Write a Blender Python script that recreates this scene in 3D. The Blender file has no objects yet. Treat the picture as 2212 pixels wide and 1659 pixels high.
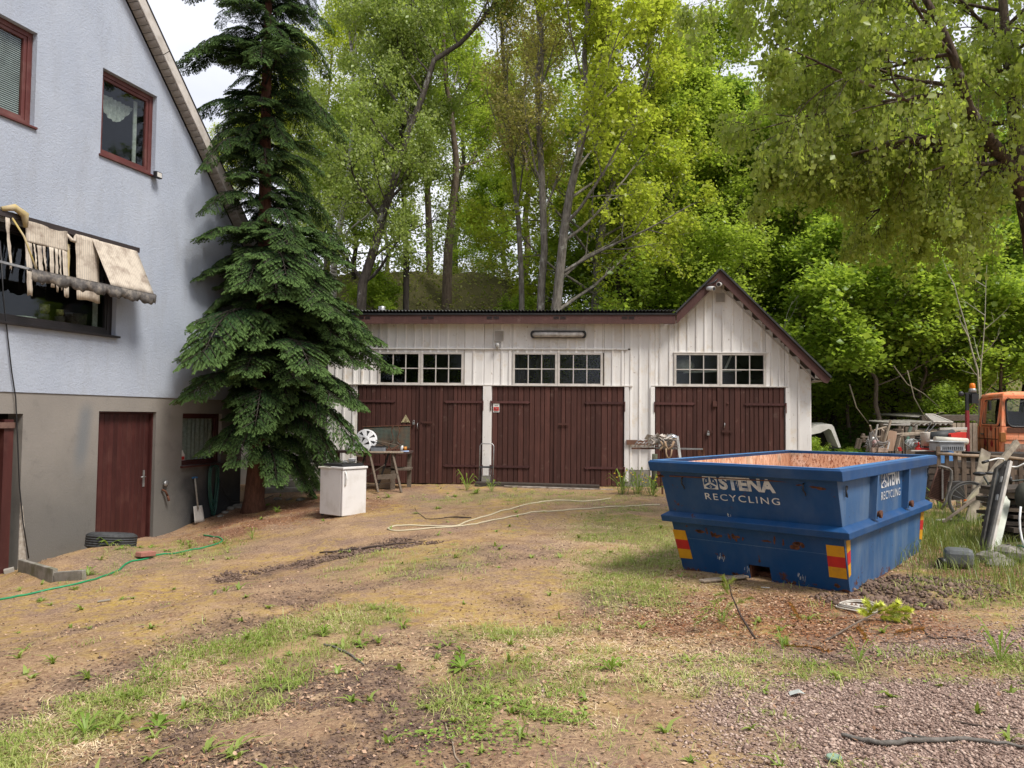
import bpy, math, random
import numpy as np
from mathutils import Vector, Matrix, Euler
R = math.radians
scene = bpy.context.scene
COL = scene.collection

# ---------------------------------------------------------------- camera
CAMZ = 1.6
FPX, PITCH, ROLL = 1661.0, R(2.481), R(0.582)
cam_data = bpy.data.cameras.new('camera')
cam = bpy.data.objects.new('camera', cam_data)
COL.objects.link(cam)
cam.matrix_world = Matrix.Translation((0, 0, CAMZ)) @ Matrix.Rotation(math.pi/2 + PITCH, 4, 'X') @ Matrix.Rotation(ROLL, 4, 'Z')
cam_data.sensor_width = 36.0
cam_data.lens = FPX / 2212.0 * 36.0
cam_data.clip_start = 0.05
cam_data.clip_end = 2000
scene.camera = cam

# ---------------------------------------------------------------- sky, sun, exposure
SUN_EL, SUN_AZ = 56.0, 132.0      # azimuth measured from +Y towards +X (behind the viewer, to the right)
world = bpy.data.worlds.new('World')
scene.world = world
world.use_nodes = True
nt = world.node_tree
nt.nodes.clear()
wo = nt.nodes.new('ShaderNodeOutputWorld')
bg = nt.nodes.new('ShaderNodeBackground')
sky = nt.nodes.new('ShaderNodeTexSky')
sky.sky_type = 'NISHITA'
sky.sun_disc = False
sky.sun_elevation = R(SUN_EL)
sky.sun_rotation = R(SUN_AZ)
tc = nt.nodes.new('ShaderNodeTexCoord')
mp = nt.nodes.new('ShaderNodeMapping')
mp.inputs['Scale'].default_value = (1.0, 1.0, 2.4)
nz = nt.nodes.new('ShaderNodeTexNoise')
nz.inputs['Scale'].default_value = 1.9
nz.inputs['Detail'].default_value = 6
nz.inputs['Roughness'].default_value = 0.5
cr = nt.nodes.new('ShaderNodeValToRGB')
cr.color_ramp.elements[0].position = 0.40
cr.color_ramp.elements[0].color = (3.75, 3.85, 4.35, 1)
cr.color_ramp.elements[1].position = 0.66
cr.color_ramp.elements[1].color = (5.4, 5.4, 5.75, 1)
mx = nt.nodes.new('ShaderNodeMix')
mx.data_type = 'RGBA'
mx.inputs[0].default_value = 0.92
nt.links.new(tc.outputs['Generated'], mp.inputs['Vector'])
nt.links.new(mp.outputs[0], nz.inputs['Vector'])
nt.links.new(nz.outputs['Fac'], cr.inputs['Fac'])
nt.links.new(sky.outputs[0], mx.inputs[6])
nt.links.new(cr.outputs[0], mx.inputs[7])
nt.links.new(mx.outputs[2], bg.inputs['Color'])
bg.inputs['Strength'].default_value = 0.10
nt.links.new(bg.outputs[0], wo.inputs['Surface'])

sun_data = bpy.data.lights.new('sun', 'SUN')
sun_data.energy = 2.0
sun_data.angle = R(18)
sun_data.color = (1.0, 0.95, 0.87)
sun = bpy.data.objects.new('sun', sun_data)
COL.objects.link(sun)
sd = Vector((math.sin(R(SUN_AZ))*math.cos(R(SUN_EL)), math.cos(R(SUN_AZ))*math.cos(R(SUN_EL)), math.sin(R(SUN_EL))))
sun.rotation_euler = sd.to_track_quat('Z', 'Y').to_euler()

scene.view_settings.view_transform = 'Standard'
scene.view_settings.look = 'None'
scene.view_settings.gamma = 1
scene.view_settings.exposure = 1.26
scene.view_settings.use_curve_mapping = False
scene.cycles.max_bounces = 6
scene.cycles.diffuse_bounces = 3
scene.cycles.transmission_bounces = 4
scene.cycles.transparent_max_bounces = 6

# ---------------------------------------------------------------- helpers: measuring
CAMR = cam.matrix_world.to_3x3()
def at(px, py, Y):
    """world point at depth Y seen at (px,py) of a 2212x1659 picture (survey of the photograph)."""
    d = CAMR @ Vector(((px-1106.0)/FPX, -(py-829.5)/FPX, -1.0))
    return Vector((0, 0, CAMZ)) + d*(Y/d.y)
AN = np.array([(0,0,0),(0,4,0),(3,4,0),(6,4,0),(3,8,0),(6,10,.03),(8,8,0),(10,12,.1),(0,9,-.02),(0,13,.02),(-3.5,17.6,.08),(0,17.4,.08),(3,17.2,.09),(7,17,.1),(-2,13,-.05),(12,16,.2),(-2.3,16.9,.06),(1.5,16.6,.08),(4,15,.08),
(-7.5,9,-.65),(-6.97,10.5,-.62),(-6.5,12,-.5),(-6.1,13.2,-.52),(-5.65,14.7,-.38),(-5.4,15.3,-.15),(-4.5,16.5,-.05),(-5,12,-.42),(-4,9,-.36),(-3,5,-.16),(-5,5,-.35),(-4,13,-.22),(-3,15,-.03),(-9,6,-.65),(-9,18,0),(-2,7,-.08),(-5,8,-.45)])
def sstep(a, b, x):
    t = np.clip((x-a)/(b-a), 0, 1)
    return t*t*(3-2*t)
def hsh(ix, iy, seed):
    v = np.sin(ix*127.1 + iy*311.7 + seed*74.7)*43758.5453
    return v - np.floor(v)
def vnoise(x, y, seed=0):
    ix, iy = np.floor(x), np.floor(y)
    fx, fy = x-ix, y-iy
    fx = fx*fx*(3-2*fx); fy = fy*fy*(3-2*fy)
    a, b = hsh(ix, iy, seed), hsh(ix+1, iy, seed)
    c, d = hsh(ix, iy+1, seed), hsh(ix+1, iy+1, seed)
    return (a*(1-fx)+b*fx)*(1-fy) + (c*(1-fx)+d*fx)*fy
def fbm(x, y, freq, octv=4, seed=0, gain=.5):
    s = 0; a = 1; t = 0
    for i in range(octv):
        s = s + a*vnoise(x*freq, y*freq, seed+i*13); t += a
        a *= gain; freq *= 2.03
    return s/t
def ter(x, y):
    """smooth terrain height (numpy arrays)."""
    x = np.atleast_1d(np.asarray(x, float)); y = np.atleast_1d(np.asarray(y, float))
    num = np.zeros_like(x); den = np.zeros_like(x)
    for ax, ay, az in AN:
        w = 1/((x-ax)**2+(y-ay)**2+.5)**2
        num += w*az; den += w
    z = num/den
    yl = 27 + 11*sstep(1, 10, x)
    hgt = 6.6 - 1.2*sstep(1, 6, x)
    hill = hgt*sstep(0, 1, (y-20)/(yl-20)) - 0.06*np.clip(y-yl-4, 0, 200)
    hill = hill + 1.9*(fbm(x, y, .22, 4, 5)-.5)*sstep(20, 25, y) - 1.6*sstep(-1.5, 2.5, x)*(1-sstep(4, 9, x))*sstep(22, 27, y)
    far = sstep(-14, -30, x)
    return z*(1-sstep(19, 24, y)*.0) + hill*(1-far*.5)
def gz(x, y):
    return float(ter(x, y)[0])

# ---------------------------------------------------------------- helpers: objects
def tag(o, label=None, cat=None, group=None, kind=None):
    if label: o['label'] = label
    if cat: o['category'] = cat
    if group: o['group'] = group
    if kind: o['kind'] = kind
    return o
def thing(name, label, cat, loc=(0, 0, 0), rz=0.0, group=None, rot=None):
    o = bpy.data.objects.new(name, None)
    COL.objects.link(o)
    o.location = loc
    o.rotation_euler = rot if rot is not None else (0, 0, rz)
    o.empty_display_size = .1
    return tag(o, label, cat, group)
def link(name, me, parent=None, loc=None, rot=None, scale=None, label=None):
    o = bpy.data.objects.new(name, me)
    COL.objects.link(o)
    if parent is not None: o.parent = parent
    if loc is not None: o.location = loc
    if rot is not None: o.rotation_euler = rot
    if scale is not None: o.scale = scale
    if label: o['label'] = label
    return o
def copy_tree(o, parent=None):
    c = o.copy(); COL.objects.link(c); c.parent = parent
    for ch in list(o.children): copy_tree(ch, c)
    return c

class MB:
    """collects shapes; build() links them as one mesh object."""
    def __init__(s): s.v = []; s.f = []; s.m = []; s.sm = []; s.cur = 0; s.smooth = False
    def add(s, vs, fs, smooth=None):
        b = len(s.v); s.v += [tuple(v) for v in vs]
        for f in fs:
            s.f.append(tuple(i+b for i in f)); s.m.append(s.cur); s.sm.append(s.smooth if smooth is None else smooth)
        return s
    def box(s, x0, x1, y0, y1, z0, z1, M=None):
        vs = [Vector(p) for p in ((x0,y0,z0),(x1,y0,z0),(x1,y1,z0),(x0,y1,z0),(x0,y0,z1),(x1,y0,z1),(x1,y1,z1),(x0,y1,z1))]
        if M is not None: vs = [M @ v for v in vs]
        return s.add(vs, [(3,2,1,0),(4,5,6,7),(0,1,5,4),(1,2,6,5),(2,3,7,6),(3,0,4,7)], False)
    def bar(s, a, b, w, h, up=(0,0,1), bev=0):
        """rectangular bar from a to b, w across, h along up."""
        a, b = Vector(a), Vector(b); d = (b-a); L = d.length; d.normalize()
        u = Vector(up)
        if abs(d.dot(u)) > .99: u = Vector((0,1,0))
        x = d.cross(u).normalized(); z = x.cross(d)
        M = Matrix((x, d, z)).transposed().to_4x4(); M.translation = a
        return s.box(-w/2, w/2, 0, L, -h/2, h/2, M)
    def tube(s, pts, r, n=8, caps=True, closed=False):
        pts = [Vector(p) for p in pts]; k = len(pts)
        rs = r if isinstance(r, (list, tuple)) else [r]*k
        ref = None; vs = []
        for i, p in enumerate(pts):
            if closed: d = pts[(i+1) % k]-pts[i-1]
            else: d = pts[min(i+1, k-1)]-pts[max(i-1, 0)]
            if d.length < 1e-9: d = Vector((0,0,1))
            d.normalize()
            if ref is None: ref = d.orthogonal().normalized()
            x = ref - d*ref.dot(d)
            if x.length < 1e-6: x = d.orthogonal()
            x.normalize(); ref = x; y = d.cross(x)
            for j in range(n):
                a = 2*math.pi*j/n
                vs.append(p + (x*math.cos(a)+y*math.sin(a))*rs[i])
        fs = []
        for i in range(k if closed else k-1):
            a0 = i*n; a1 = ((i+1) % k)*n
            for j in range(n):
                fs.append((a0+j, a0+(j+1) % n, a1+(j+1) % n, a1+j))
        s.add(vs, fs, n > 4)
        if caps and not closed:
            b = len(s.v)-k*n
            s.f.append(tuple(b+j for j in reversed(range(n)))); s.m.append(s.cur); s.sm.append(False)
            s.f.append(tuple(b+(k-1)*n+j for j in range(n))); s.m.append(s.cur); s.sm.append(False)
        return s
    def prism(s, poly, y0, y1, M=None):
        """polygon in local XZ extruded from y0 to y1."""
        n = len(poly)
        vs = [Vector((x, y0, z)) for x, z in poly] + [Vector((x, y1, z)) for x, z in poly]
        if M is not None: vs = [M @ v for v in vs]
        return s.add(vs, [tuple(range(n)), tuple(reversed(range(n, 2*n)))] + [(j, n+j, n+(j+1) % n, (j+1) % n) for j in range(n)], False)
    def lathe(s, prof, n=20, M=None, cap=False):
        vs = []; k = len(prof)
        for r, z in prof:
            for j in range(n):
                a = 2*math.pi*j/n; vs.append(Vector((r*math.cos(a), r*math.sin(a), z)))
        if M is not None: vs = [M @ v for v in vs]
        fs = [(i*n+j, i*n+(j+1) % n, (i+1)*n+(j+1) % n, (i+1)*n+j) for i in range(k-1) for j in range(n)]
        s.add(vs, fs, True)
        return s
    def sphere(s, c, r, n=10, sc=(1,1,1), M=None):
        c = Vector(c); T = Matrix.Translation(c) @ Matrix.Diagonal((*sc, 1))
        if M is not None: T = M @ T
        m = n//2
        return s.lathe([(max(1e-4, r*math.sin(math.pi*i/m)), -r*math.cos(math.pi*i/m)) for i in range(m+1)], n, T)
    def mesh(s, name, mats, bevel=0):
        me = bpy.data.meshes.new(name)
        me.from_pydata(s.v, [], s.f)
        if not isinstance(mats, (list, tuple)): mats = [mats]
        for m in mats: me.materials.append(m)
        me.polygons.foreach_set('material_index', s.m)
        me.polygons.foreach_set('use_smooth', s.sm)
        me.update()
        return me
    def build(s, name, mats, parent=None, loc=None, rot=None, label=None, bevel=0, scale=None):
        me = s.mesh(name, mats)
        o = link(name, me, parent, loc, rot, scale, label)
        if bevel:
            b = o.modifiers.new('bevel', 'BEVEL'); b.width = bevel; b.segments = 2; b.limit_method = 'ANGLE'; b.angle_limit = R(40)
        return o
def np_mesh(name, V, F, mat, attr=None, smooth=False):
    """fast mesh from numpy; F is (n,3) or (n,4); attr: dict of per-face floats."""
    me = bpy.data.meshes.new(name)
    V = np.asarray(V, np.float32); F = np.asarray(F, np.int32); k = F.shape[1]
    me.vertices.add(len(V)); me.vertices.foreach_set('co', V.ravel())
    me.loops.add(F.size); me.loops.foreach_set('vertex_index', F.ravel())
    me.polygons.add(len(F)); me.polygons.foreach_set('loop_start', np.arange(0, F.size, k, dtype=np.int32))
    if smooth: me.polygons.foreach_set('use_smooth', np.ones(len(F), bool))
    me.update(calc_edges=True)
    for kx, va in (attr or {}).items():
        a = me.attributes.new(kx, 'FLOAT', 'FACE'); a.data.foreach_set('value', np.asarray(va, np.float32))
    if mat is not None: me.materials.append(mat)
    return me

# ---------------------------------------------------------------- helpers: materials
class NG:
    def __init__(s, name):
        s.m = bpy.data.materials.new(name); s.m.use_nodes = True
        s.t = s.m.node_tree; s.t.nodes.clear()
        s.out = s.n('ShaderNodeOutputMaterial')
        s.tc = s.n('ShaderNodeTexCoord')
    def n(s, ty, **kw):
        o = s.t.nodes.new(ty)
        for k, v in kw.items(): setattr(o, k, v)
        return o
    def l(s, a, b): s.t.links.new(a, b)
    def wpos(s):
        if not hasattr(s, '_wp'):
            ge = s.n('ShaderNodeNewGeometry'); oi = s.n('ShaderNodeObjectInfo'); v = s.n('ShaderNodeVectorMath', operation='ADD')
            mm = s.math('MULTIPLY', oi.outputs['Random'], 23.0)
            s.l(ge.outputs['Position'], v.inputs[0]); s.l(mm, v.inputs[1]); s._wp = v.outputs[0]
        return s._wp
    def noise(s, scale=5, detail=4, rough=.55, stretch=None, co='Object', dist=0):
        n = s.n('ShaderNodeTexNoise'); n.inputs['Scale'].default_value = scale; n.inputs['Detail'].default_value = detail
        n.inputs['Roughness'].default_value = rough; n.inputs['Distortion'].default_value = dist
        src = s.wpos() if co == 'World' else s.tc.outputs[co]
        if stretch:
            m = s.n('ShaderNodeMapping'); m.inputs['Scale'].default_value = stretch; s.l(src, m.inputs[0]); src = m.outputs[0]
        s.l(src, n.inputs['Vector']); return n.outputs['Fac']
    def ramp(s, f, a, b, ca=(0,0,0), cb=(1,1,1)):
        r = s.n('ShaderNodeValToRGB'); e = r.color_ramp.elements
        e[0].position = a; e[1].position = b; e[0].color = (*ca, 1); e[1].color = (*cb, 1)
        s.l(f, r.inputs[0]); return r.outputs[0]
    def mix(s, f, a, b, mode='MIX'):
        m = s.n('ShaderNodeMix', data_type='RGBA', blend_type=mode)
        for sock, v in ((m.inputs[0], f), (m.inputs[6], a), (m.inputs[7], b)):
            if isinstance(v, (int, float)): sock.default_value = v
            elif isinstance(v, tuple): sock.default_value = (*v, 1)
            else: s.l(v, sock)
        return m.outputs[2]
    def math(s, op, a, b=0.5, clamp=False):
        m = s.n('ShaderNodeMath', operation=op, use_clamp=clamp)
        for sock, v in ((m.inputs[0], a), (m.inputs[1], b)):
            if isinstance(v, (int, float)): sock.default_value = v
            else: s.l(v, sock)
        return m.outputs[0]
    def attr(s, name): return s.n('ShaderNodeAttribute', attribute_name=name)
    def orand(s): return s.n('ShaderNodeObjectInfo').outputs['Random']
    def sep(s, co='Object'):
        x = s.n('ShaderNodeSeparateXYZ'); s.l(s.tc.outputs[co], x.inputs[0]); return x.outputs
    def bump(s, h, strength=.3, dist=.01):
        b = s.n('ShaderNodeBump'); b.inputs['Strength'].default_value = strength; b.inputs['Distance'].default_value = dist
        s.l(h, b.inputs['Height']); return b.outputs[0]
    def pbsdf(s, col, rough=.7, metal=0, normal=None, spec=.4, **kw):
        p = s.n('ShaderNodeBsdfPrincipled')
        for key, v in (('Base Color', col), ('Roughness', rough), ('Metallic', metal)):
            if isinstance(v, (int, float)): p.inputs[key].default_value = v
            elif isinstance(v, tuple): p.inputs[key].default_value = (*v, 1)
            else: s.l(v, p.inputs[key])
        p.inputs['Specular IOR Level'].default_value = spec
        for k, v in kw.items(): p.inputs[k.replace('_', ' ')].default_value = v
        if normal is not None: s.l(normal, p.inputs['Normal'])
        s.l(p.outputs[0], s.out.inputs[0]); return p

def simple(name, c1, c2=None, scale=8, rough=.7, bump=.0, bscale=60, metal=0, rnd=0, dirt=None, dscale=3, damt=.5, stretch=None, spec=.4, co='Object', **kw):
    """two-tone noisy surface with optional dirt and per-object brightness."""
    g = NG(name)
    c2 = c2 or tuple(c*.75 for c in c1)
    col = g.mix(g.ramp(g.noise(scale, 5, stretch=stretch, co=co), .35, .65), c1, c2)
    if dirt:
        col = g.mix(g.math('MULTIPLY', g.ramp(g.noise(dscale, 6, .65, co=co), .5, .68), damt), col, dirt)
    if rnd:
        v = g.math('ADD', g.math('MULTIPLY', g.orand(), rnd), 1-rnd/2)
        hv = g.n('ShaderNodeHueSaturation'); g.l(v, hv.inputs['Value']); g.l(col, hv.inputs['Color']); col = hv.outputs[0]
    nm = g.bump(g.noise(bscale, 3, stretch=stretch, co=co), bump, .01) if bump else None
    g.pbsdf(col, rough, metal, nm, spec, **kw)
    return g.m
def glass_mat(name, tint=(.02,.025,.025), fac=.82, rough=.03):
    """dark old window glass: mostly see-through and dim, with a reflective coat."""
    g = NG(name)
    tr = g.n('ShaderNodeBsdfTransparent'); tr.inputs[0].default_value = (.80,.84,.82,1)
    gl = g.n('ShaderNodeBsdfGlossy'); gl.inputs['Roughness'].default_value = rough; gl.inputs[0].default_value = (.9,.95,1,1)
    fr = g.n('ShaderNodeFresnel'); fr.inputs[0].default_value = 1.5
    geo = g.n('ShaderNodeNewGeometry'); ff = g.math('MULTIPLY', fr.outputs[0], g.math('SUBTRACT', 1.0, geo.outputs['Backfacing']))
    m = g.n('ShaderNodeMixShader'); g.l(ff, m.inputs[0]); g.l(tr.outputs[0], m.inputs[1]); g.l(gl.outputs[0], m.inputs[2])
    g.l(m.outputs[0], g.out.inputs[0]); return g.m
def leaf_mat(name, ca, cb, trans=.45, cc=None):
    g = NG(name)
    v = g.attr('var').outputs['Fac']
    col = g.mix(v, ca, cb)
    if cc: col = g.mix(g.ramp(g.noise(.35, 2), .45, .62), col, cc)
    d = g.n('ShaderNodeBsdfDiffuse'); t = g.n('ShaderNodeBsdfTranslucent'); gl = g.n('ShaderNodeBsdfGlossy')
    gl.inputs['Roughness'].default_value = .35; gl.inputs[0].default_value = (.8,.85,.8,1)
    g.l(col, d.inputs[0])
    tcx = g.mix(.5, col, (.42,.55,.04), 'MIX'); g.l(tcx, t.inputs[0])
    m = g.n('ShaderNodeMixShader'); m.inputs[0].default_value = trans; g.l(d.outputs[0], m.inputs[1]); g.l(t.outputs[0], m.inputs[2])
    m2 = g.n('ShaderNodeMixShader'); m2.inputs[0].default_value = .02; g.l(m.outputs[0], m2.inputs[1]); g.l(gl.outputs[0], m2.inputs[2])
    g.l(m2.outputs[0], g.out.inputs[0]); return g.m
rng = np.random.default_rng(7)
random.seed(7)
# ================================================================ GROUND
def ell(x, y, cx, cy, rx, ry, rot=0, soft=.5):
    c, s = math.cos(R(rot)), math.sin(R(rot))
    dx, dy = x-cx, y-cy
    u = (dx*c+dy*s)/rx; v = (-dx*s+dy*c)/ry
    return 1-sstep(1-soft, 1+soft, np.sqrt(u*u+v*v))
def seg(x, y, x0, y0, x1, y1, w):
    dx, dy = x1-x0, y1-y0; t = np.clip(((x-x0)*dx+(y-y0)*dy)/(dx*dx+dy*dy), 0, 1)
    d = np.hypot(x-x0-t*dx, y-y0-t*dy)
    return 1-sstep(w*.4, w*1.5, d)
def m_grass(x, y):
    n = fbm(x, y, 1.5, 4, 3)
    n2 = fbm(x, y, 3.3, 3, 31)
    g = np.maximum.reduce([seg(x, y, -2.7, 3.4, -2.25, 5.6, .30), seg(x, y, -2.25, 5.6, -1.2, 6.6, .32), .7*seg(x, y, -1.6, 4.6, -1.3, 5.8, .25), ell(x, y, 1.6, 10.6, .75, 3.4, -8),
        ell(x, y, 1.15, 7.7, .5, 1.1, 0), .8*ell(x, y, .25, 6.05, .8, .22, 0), .75*ell(x, y, -.1, 4.3, .42, .4), .5*ell(x, y, .5, 5.0, .9, .5),
        .9*ell(x, y, 6.3, 9.8, 1.9, 3.6, -20), .8*ell(x, y, 5.1, 7.4, 1.6, .6, 0), .7*ell(x, y, .3, 15.2, 2.4, 1.0), .5*ell(x, y, -4.7, 11.2, .8, 1.4), .45*ell(x, y, -1.2, 9.0, .9, 1.0), .5*ell(x,y,2.6,5.1,1.5,.28)])
    n3 = fbm(x, y, 7, 2, 37)
    g = g*sstep(.40, .60, n*.45+n2*.3+n3*.25+.06)
    g = g + .05*sstep(.60, .72, n)
    return np.clip(g, 0, 1)*(y < 20)
def m_dark(x, y):
    n = fbm(x, y, 2.2, 4, 9)
    d = np.maximum.reduce([seg(x, y, -3.3, 9.3, -1.4, 10.9, .28), .9*ell(x, y, 3.75, 7.25, .7, .55), seg(x, y, 3.4, 7.2, 4.9, 8.6, .3), 1.0*ell(x, y, -1.0, 4.2, 1.0, 1.15), .9*seg(x, y, -.85, 3.3, -.6, 5.4, .5),
        .6*ell(x, y, .8, 7.0, .9, .4), .75*seg(x, y, -3.3, 3.6, -1.9, 7.2, .3), .7*seg(x, y, -4.3, 5.0, -2.6, 9.8, .22), .6*seg(x, y, -2.0, 7.4, .6, 9.6, .25), .6*ell(x, y, -.2, 9.4, .7, .5), .55*ell(x, y, 1.9, 5.4, .8, .35)])
    return np.clip(d*sstep(.34, .6, n+.04)+.12*sstep(.58, .7, n), 0, 1)
def m_gravel(x, y):
    n = fbm(x, y, 1.3, 3, 17)-.5
    return sstep(.55, 1.5, x+n*1.4+.0*y)*sstep(5.7, 4.9, y+n*1.3-.9*sstep(2.2, 4, x)) * (1-.8*ell(x, y, 2.6, 5.1, 1.3, .22))
def m_moss(x, y):
    n = fbm(x, y, .9, 4, 23); n2 = fbm(x, y, 3, 3, 41)
    a = np.maximum.reduce([.72+0*x, ell(x, y, -3.8, 8.2, 1.6, 1.0, 20), ell(x, y, -1.2, 16.4, 1.6, .8), ell(x, y, -1.4, 14.3, 1.6, 1.2), 1.0*ell(x, y, .7, 4.6, 1.1, 1.6), ell(x, y, -.4, 10.6, 1.0, .8)])
    return np.clip(a*sstep(.40, .66, n*.65+n2*.35), 0, 1)
def m_litter(x, y):
    n = fbm(x, y, 2.5, 3, 51)
    a = np.maximum.reduce([.9*ell(x, y, 2.2, 6.4, 1.5, .8), ell(x, y, -4.0, 14.4, 1.6, 1.1), .8*ell(x, y, 4.9, 8.6, 1.0, 1.8), .6*ell(x, y, -2.7, 16.8, .8, .6), .6*ell(x, y, 3.4, 5.6, 1.5, .5), .9*ell(x, y, -4.6, 13.4, .8, 1.6)])
    return np.clip(a*sstep(.25, .55, n), 0, 1) + sstep(19.5, 21, y)*.8
def m_straw(x, y):
    g = np.maximum.reduce([seg(x, y, -2.6, 3.3, -2.1, 5.6, .6), seg(x, y, -2.1, 5.6, -.9, 6.5, .55), seg(x, y, -1.5, 3.6, -1.0, 5.8, .3), ell(x, y, .6, 5.3, 1.3, 1.2), ell(x, y, 1.5, 9.5, 1.1, 3.8), .6*ell(x, y, 5.5, 8, 2.0, 2.5), .16+0*x])
    return np.clip(g*sstep(.34, .56, fbm(x, y, 2.7, 4, 61)), 0, 1)
def micro(x, y):
    a = .040*(fbm(x, y, 1.1, 3, 71)-.5) + .026*(fbm(x, y, 6, 4, 81)-.5)
    for t_ in ((-3.2, 3.4, -1.9, 7.2, .22), (-2.0, 7.4, .6, 9.6, .25), (-.9, 3.3, .9, 8.2, .24), (-4.3, 5.0, -2.6, 9.8, .2)):
        a = a - .022*seg(x, y, *t_)*(.4+fbm(x, y, 9, 2, 33))
    dk = m_dark(x, y)
    a = a + dk*(.065*(fbm(x, y, 7, 4, 91)-.45) - .012)
    a = a + .05*ell(x, y, 3.9, 7.5, .8, .35)*(fbm(x, y, 5, 3, 95))
    mound = .20*ell(x, y, -5.85, 10.7, .75, .75, 20, .6)
    return (a + mound)
def gtop(x, y):
    x = np.atleast_1d(np.asarray(x, float)); y = np.atleast_1d(np.asarray(y, float))
    return ter(x, y)+micro(x, y)*(1-sstep(19, 22, y)*.4)
def gt(x, y): return float(gtop(x, y)[0])

xs = np.concatenate([[-400, -200, -120, -80, -55, -40, -30, -24, -20, -17, -15, -13, -11.5, -10.4, -9.6], np.arange(-9, 10.5, .04), np.arange(10.6, 14, .3), [14.5, 15.5, 17, 19, 21, 23.5, 26, 29, 33, 38, 46, 60, 90, 150, 260, 400]])
yy = [1.9]
while yy[-1] < 19.0: yy.append(yy[-1]+max(.02, yy[-1]*.0052))
ys = np.concatenate([[-300, -100, -40, -15, -6, -2, 0, 1, 1.5], yy, np.arange(19.3, 46, .8), [48, 51, 55, 60, 68, 80, 100, 130, 200, 400]])
GX, GY = np.meshgrid(xs, ys)
gx, gy = GX.ravel(), GY.ravel()
GZ = gtop(gx, gy)
nx, ny = len(xs), len(ys)
ii = (np.arange(ny-1)[:, None]*nx+np.arange(nx-1)[None]).ravel()
F = np.stack([ii, ii+1, ii+1+nx, ii+nx], 1)

g = NG('yard_soil')
def att(n): return g.attr(n).outputs['Fac']
nb = g.noise(2.3, 6, .6); nf = g.noise(34, 6, .7); nff = g.noise(120, 3, .6); nm = g.noise(9, 5, .65)
nb2 = g.noise(.8, 5, .65)
col = g.mix(g.ramp(nb, .40, .60), (.205,.122,.076), (.345,.225,.130))
col = g.mix(g.ramp(nb2, .46, .60), col, (.200,.128,.100))
col = g.mix(g.ramp(nf, .45, .60), col, g.mix(.5, col, (.48,.33,.20)))
col = g.mix(g.ramp(g.noise(70, 5, .7), .40, .48), g.mix(.6, col, (.10,.065,.05)), col)
col = g.mix(g.math('MULTIPLY', att('straw'), g.ramp(nf, .42, .6)), col, (.50,.36,.215))
mossf = g.math('MULTIPLY', att('moss'), g.ramp(nm, .40, .60))
col = g.mix(mossf, col, g.mix(g.ramp(nf, .4, .6), (.31,.205,.048), (.45,.31,.095)))
col = g.mix(g.math('MULTIPLY', att('grass'), .55), col, (.15,.17,.045))
litc = g.mix(g.ramp(nf, .42, .58), (.14,.055,.033), (.26,.135,.085))
col = g.mix(g.math('MULTIPLY', att('litter'), .85), col, litc)
col = g.mix(att('wood'), col, g.mix(g.ramp(nf, .4, .6), (.11, .12, .045), (.20, .165, .085)))
grc = g.mix(g.ramp(nff, .4, .6), (.14,.092,.075), (.36,.26,.215))
col = g.mix(att('gravel'), col, grc)
dkf = g.math('MULTIPLY', att('dark'), g.ramp(nm, .30, .55))
col = g.mix(dkf, col, g.mix(g.ramp(nf, .4, .65), (.085,.055,.042), (.20,.135,.105)))
spk = g.ramp(g.noise(60, 4, .75), .30, .40)
col = g.mix(spk, g.mix(.5, col, (.06,.04,.03)), col)
hgt = g.math('ADD', g.math('MULTIPLY', nf, .7), g.math('MULTIPLY', nff, .35))
g.pbsdf(col, .95, 0, g.bump(hgt, .8, .02), .15)
me = np_mesh('ground', np.stack([gx, gy, GZ], 1), F, g.m, smooth=True)
for nme, fn in (('grass', m_grass), ('dark', m_dark), ('gravel', m_gravel), ('moss', m_moss), ('litter', m_litter), ('wood', lambda x, y: sstep(19.5, 21, y)), ('straw', m_straw)):
    a = me.attributes.new(nme, 'FLOAT', 'POINT'); a.data.foreach_set('value', fn(gx, gy).astype(np.float32))
tag(link('ground', me), kind='structure')

# ---------------------------------------------------------------- scattered cover on the ground
def sample(n, fn, x0, x1, y0, y1, near=1.0):
    """n points with density fn, denser towards small y (near>1)."""
    X = []; Y = []; c = 0
    while c < n:
        m = n*4
        y = y0*(y1/y0)**rng.random(m) if near else rng.uniform(y0, y1, m)
        w = y*.82+.6
        x = np.clip(rng.uniform(-1, 1, m)*w, x0, x1) if near else rng.uniform(x0, x1, m)
        k = rng.random(m) < fn(x, y)
        k &= ~inhouse(x, y)
        X.append(x[k]); Y.append(y[k]); c += k.sum()
        if k.sum() < 5: break
    return np.concatenate(X)[:n], np.concatenate(Y)[:n]
HU = Vector((math.sin(R(17.627)), math.cos(R(17.627)), 0)); HO = Vector((HU.y, -HU.x, 0)); HP = Vector((-6.49, 12, 0))
def inhouse(x, y):
    u = (x-HP.x)*HU.x+(y-HP.y)*HU.y; o = (x-HP.x)*HO.x+(y-HP.y)*HO.y
    gar = (y > 17.42-.079*x) & (y < 24) & (x > -4.6) & (x < 6.7)
    return ((o < .02) & (u < 3.62) & (u > -8)) | gar
def var3(n, lo=0, hi=1): return rng.uniform(lo, hi, n)
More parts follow.
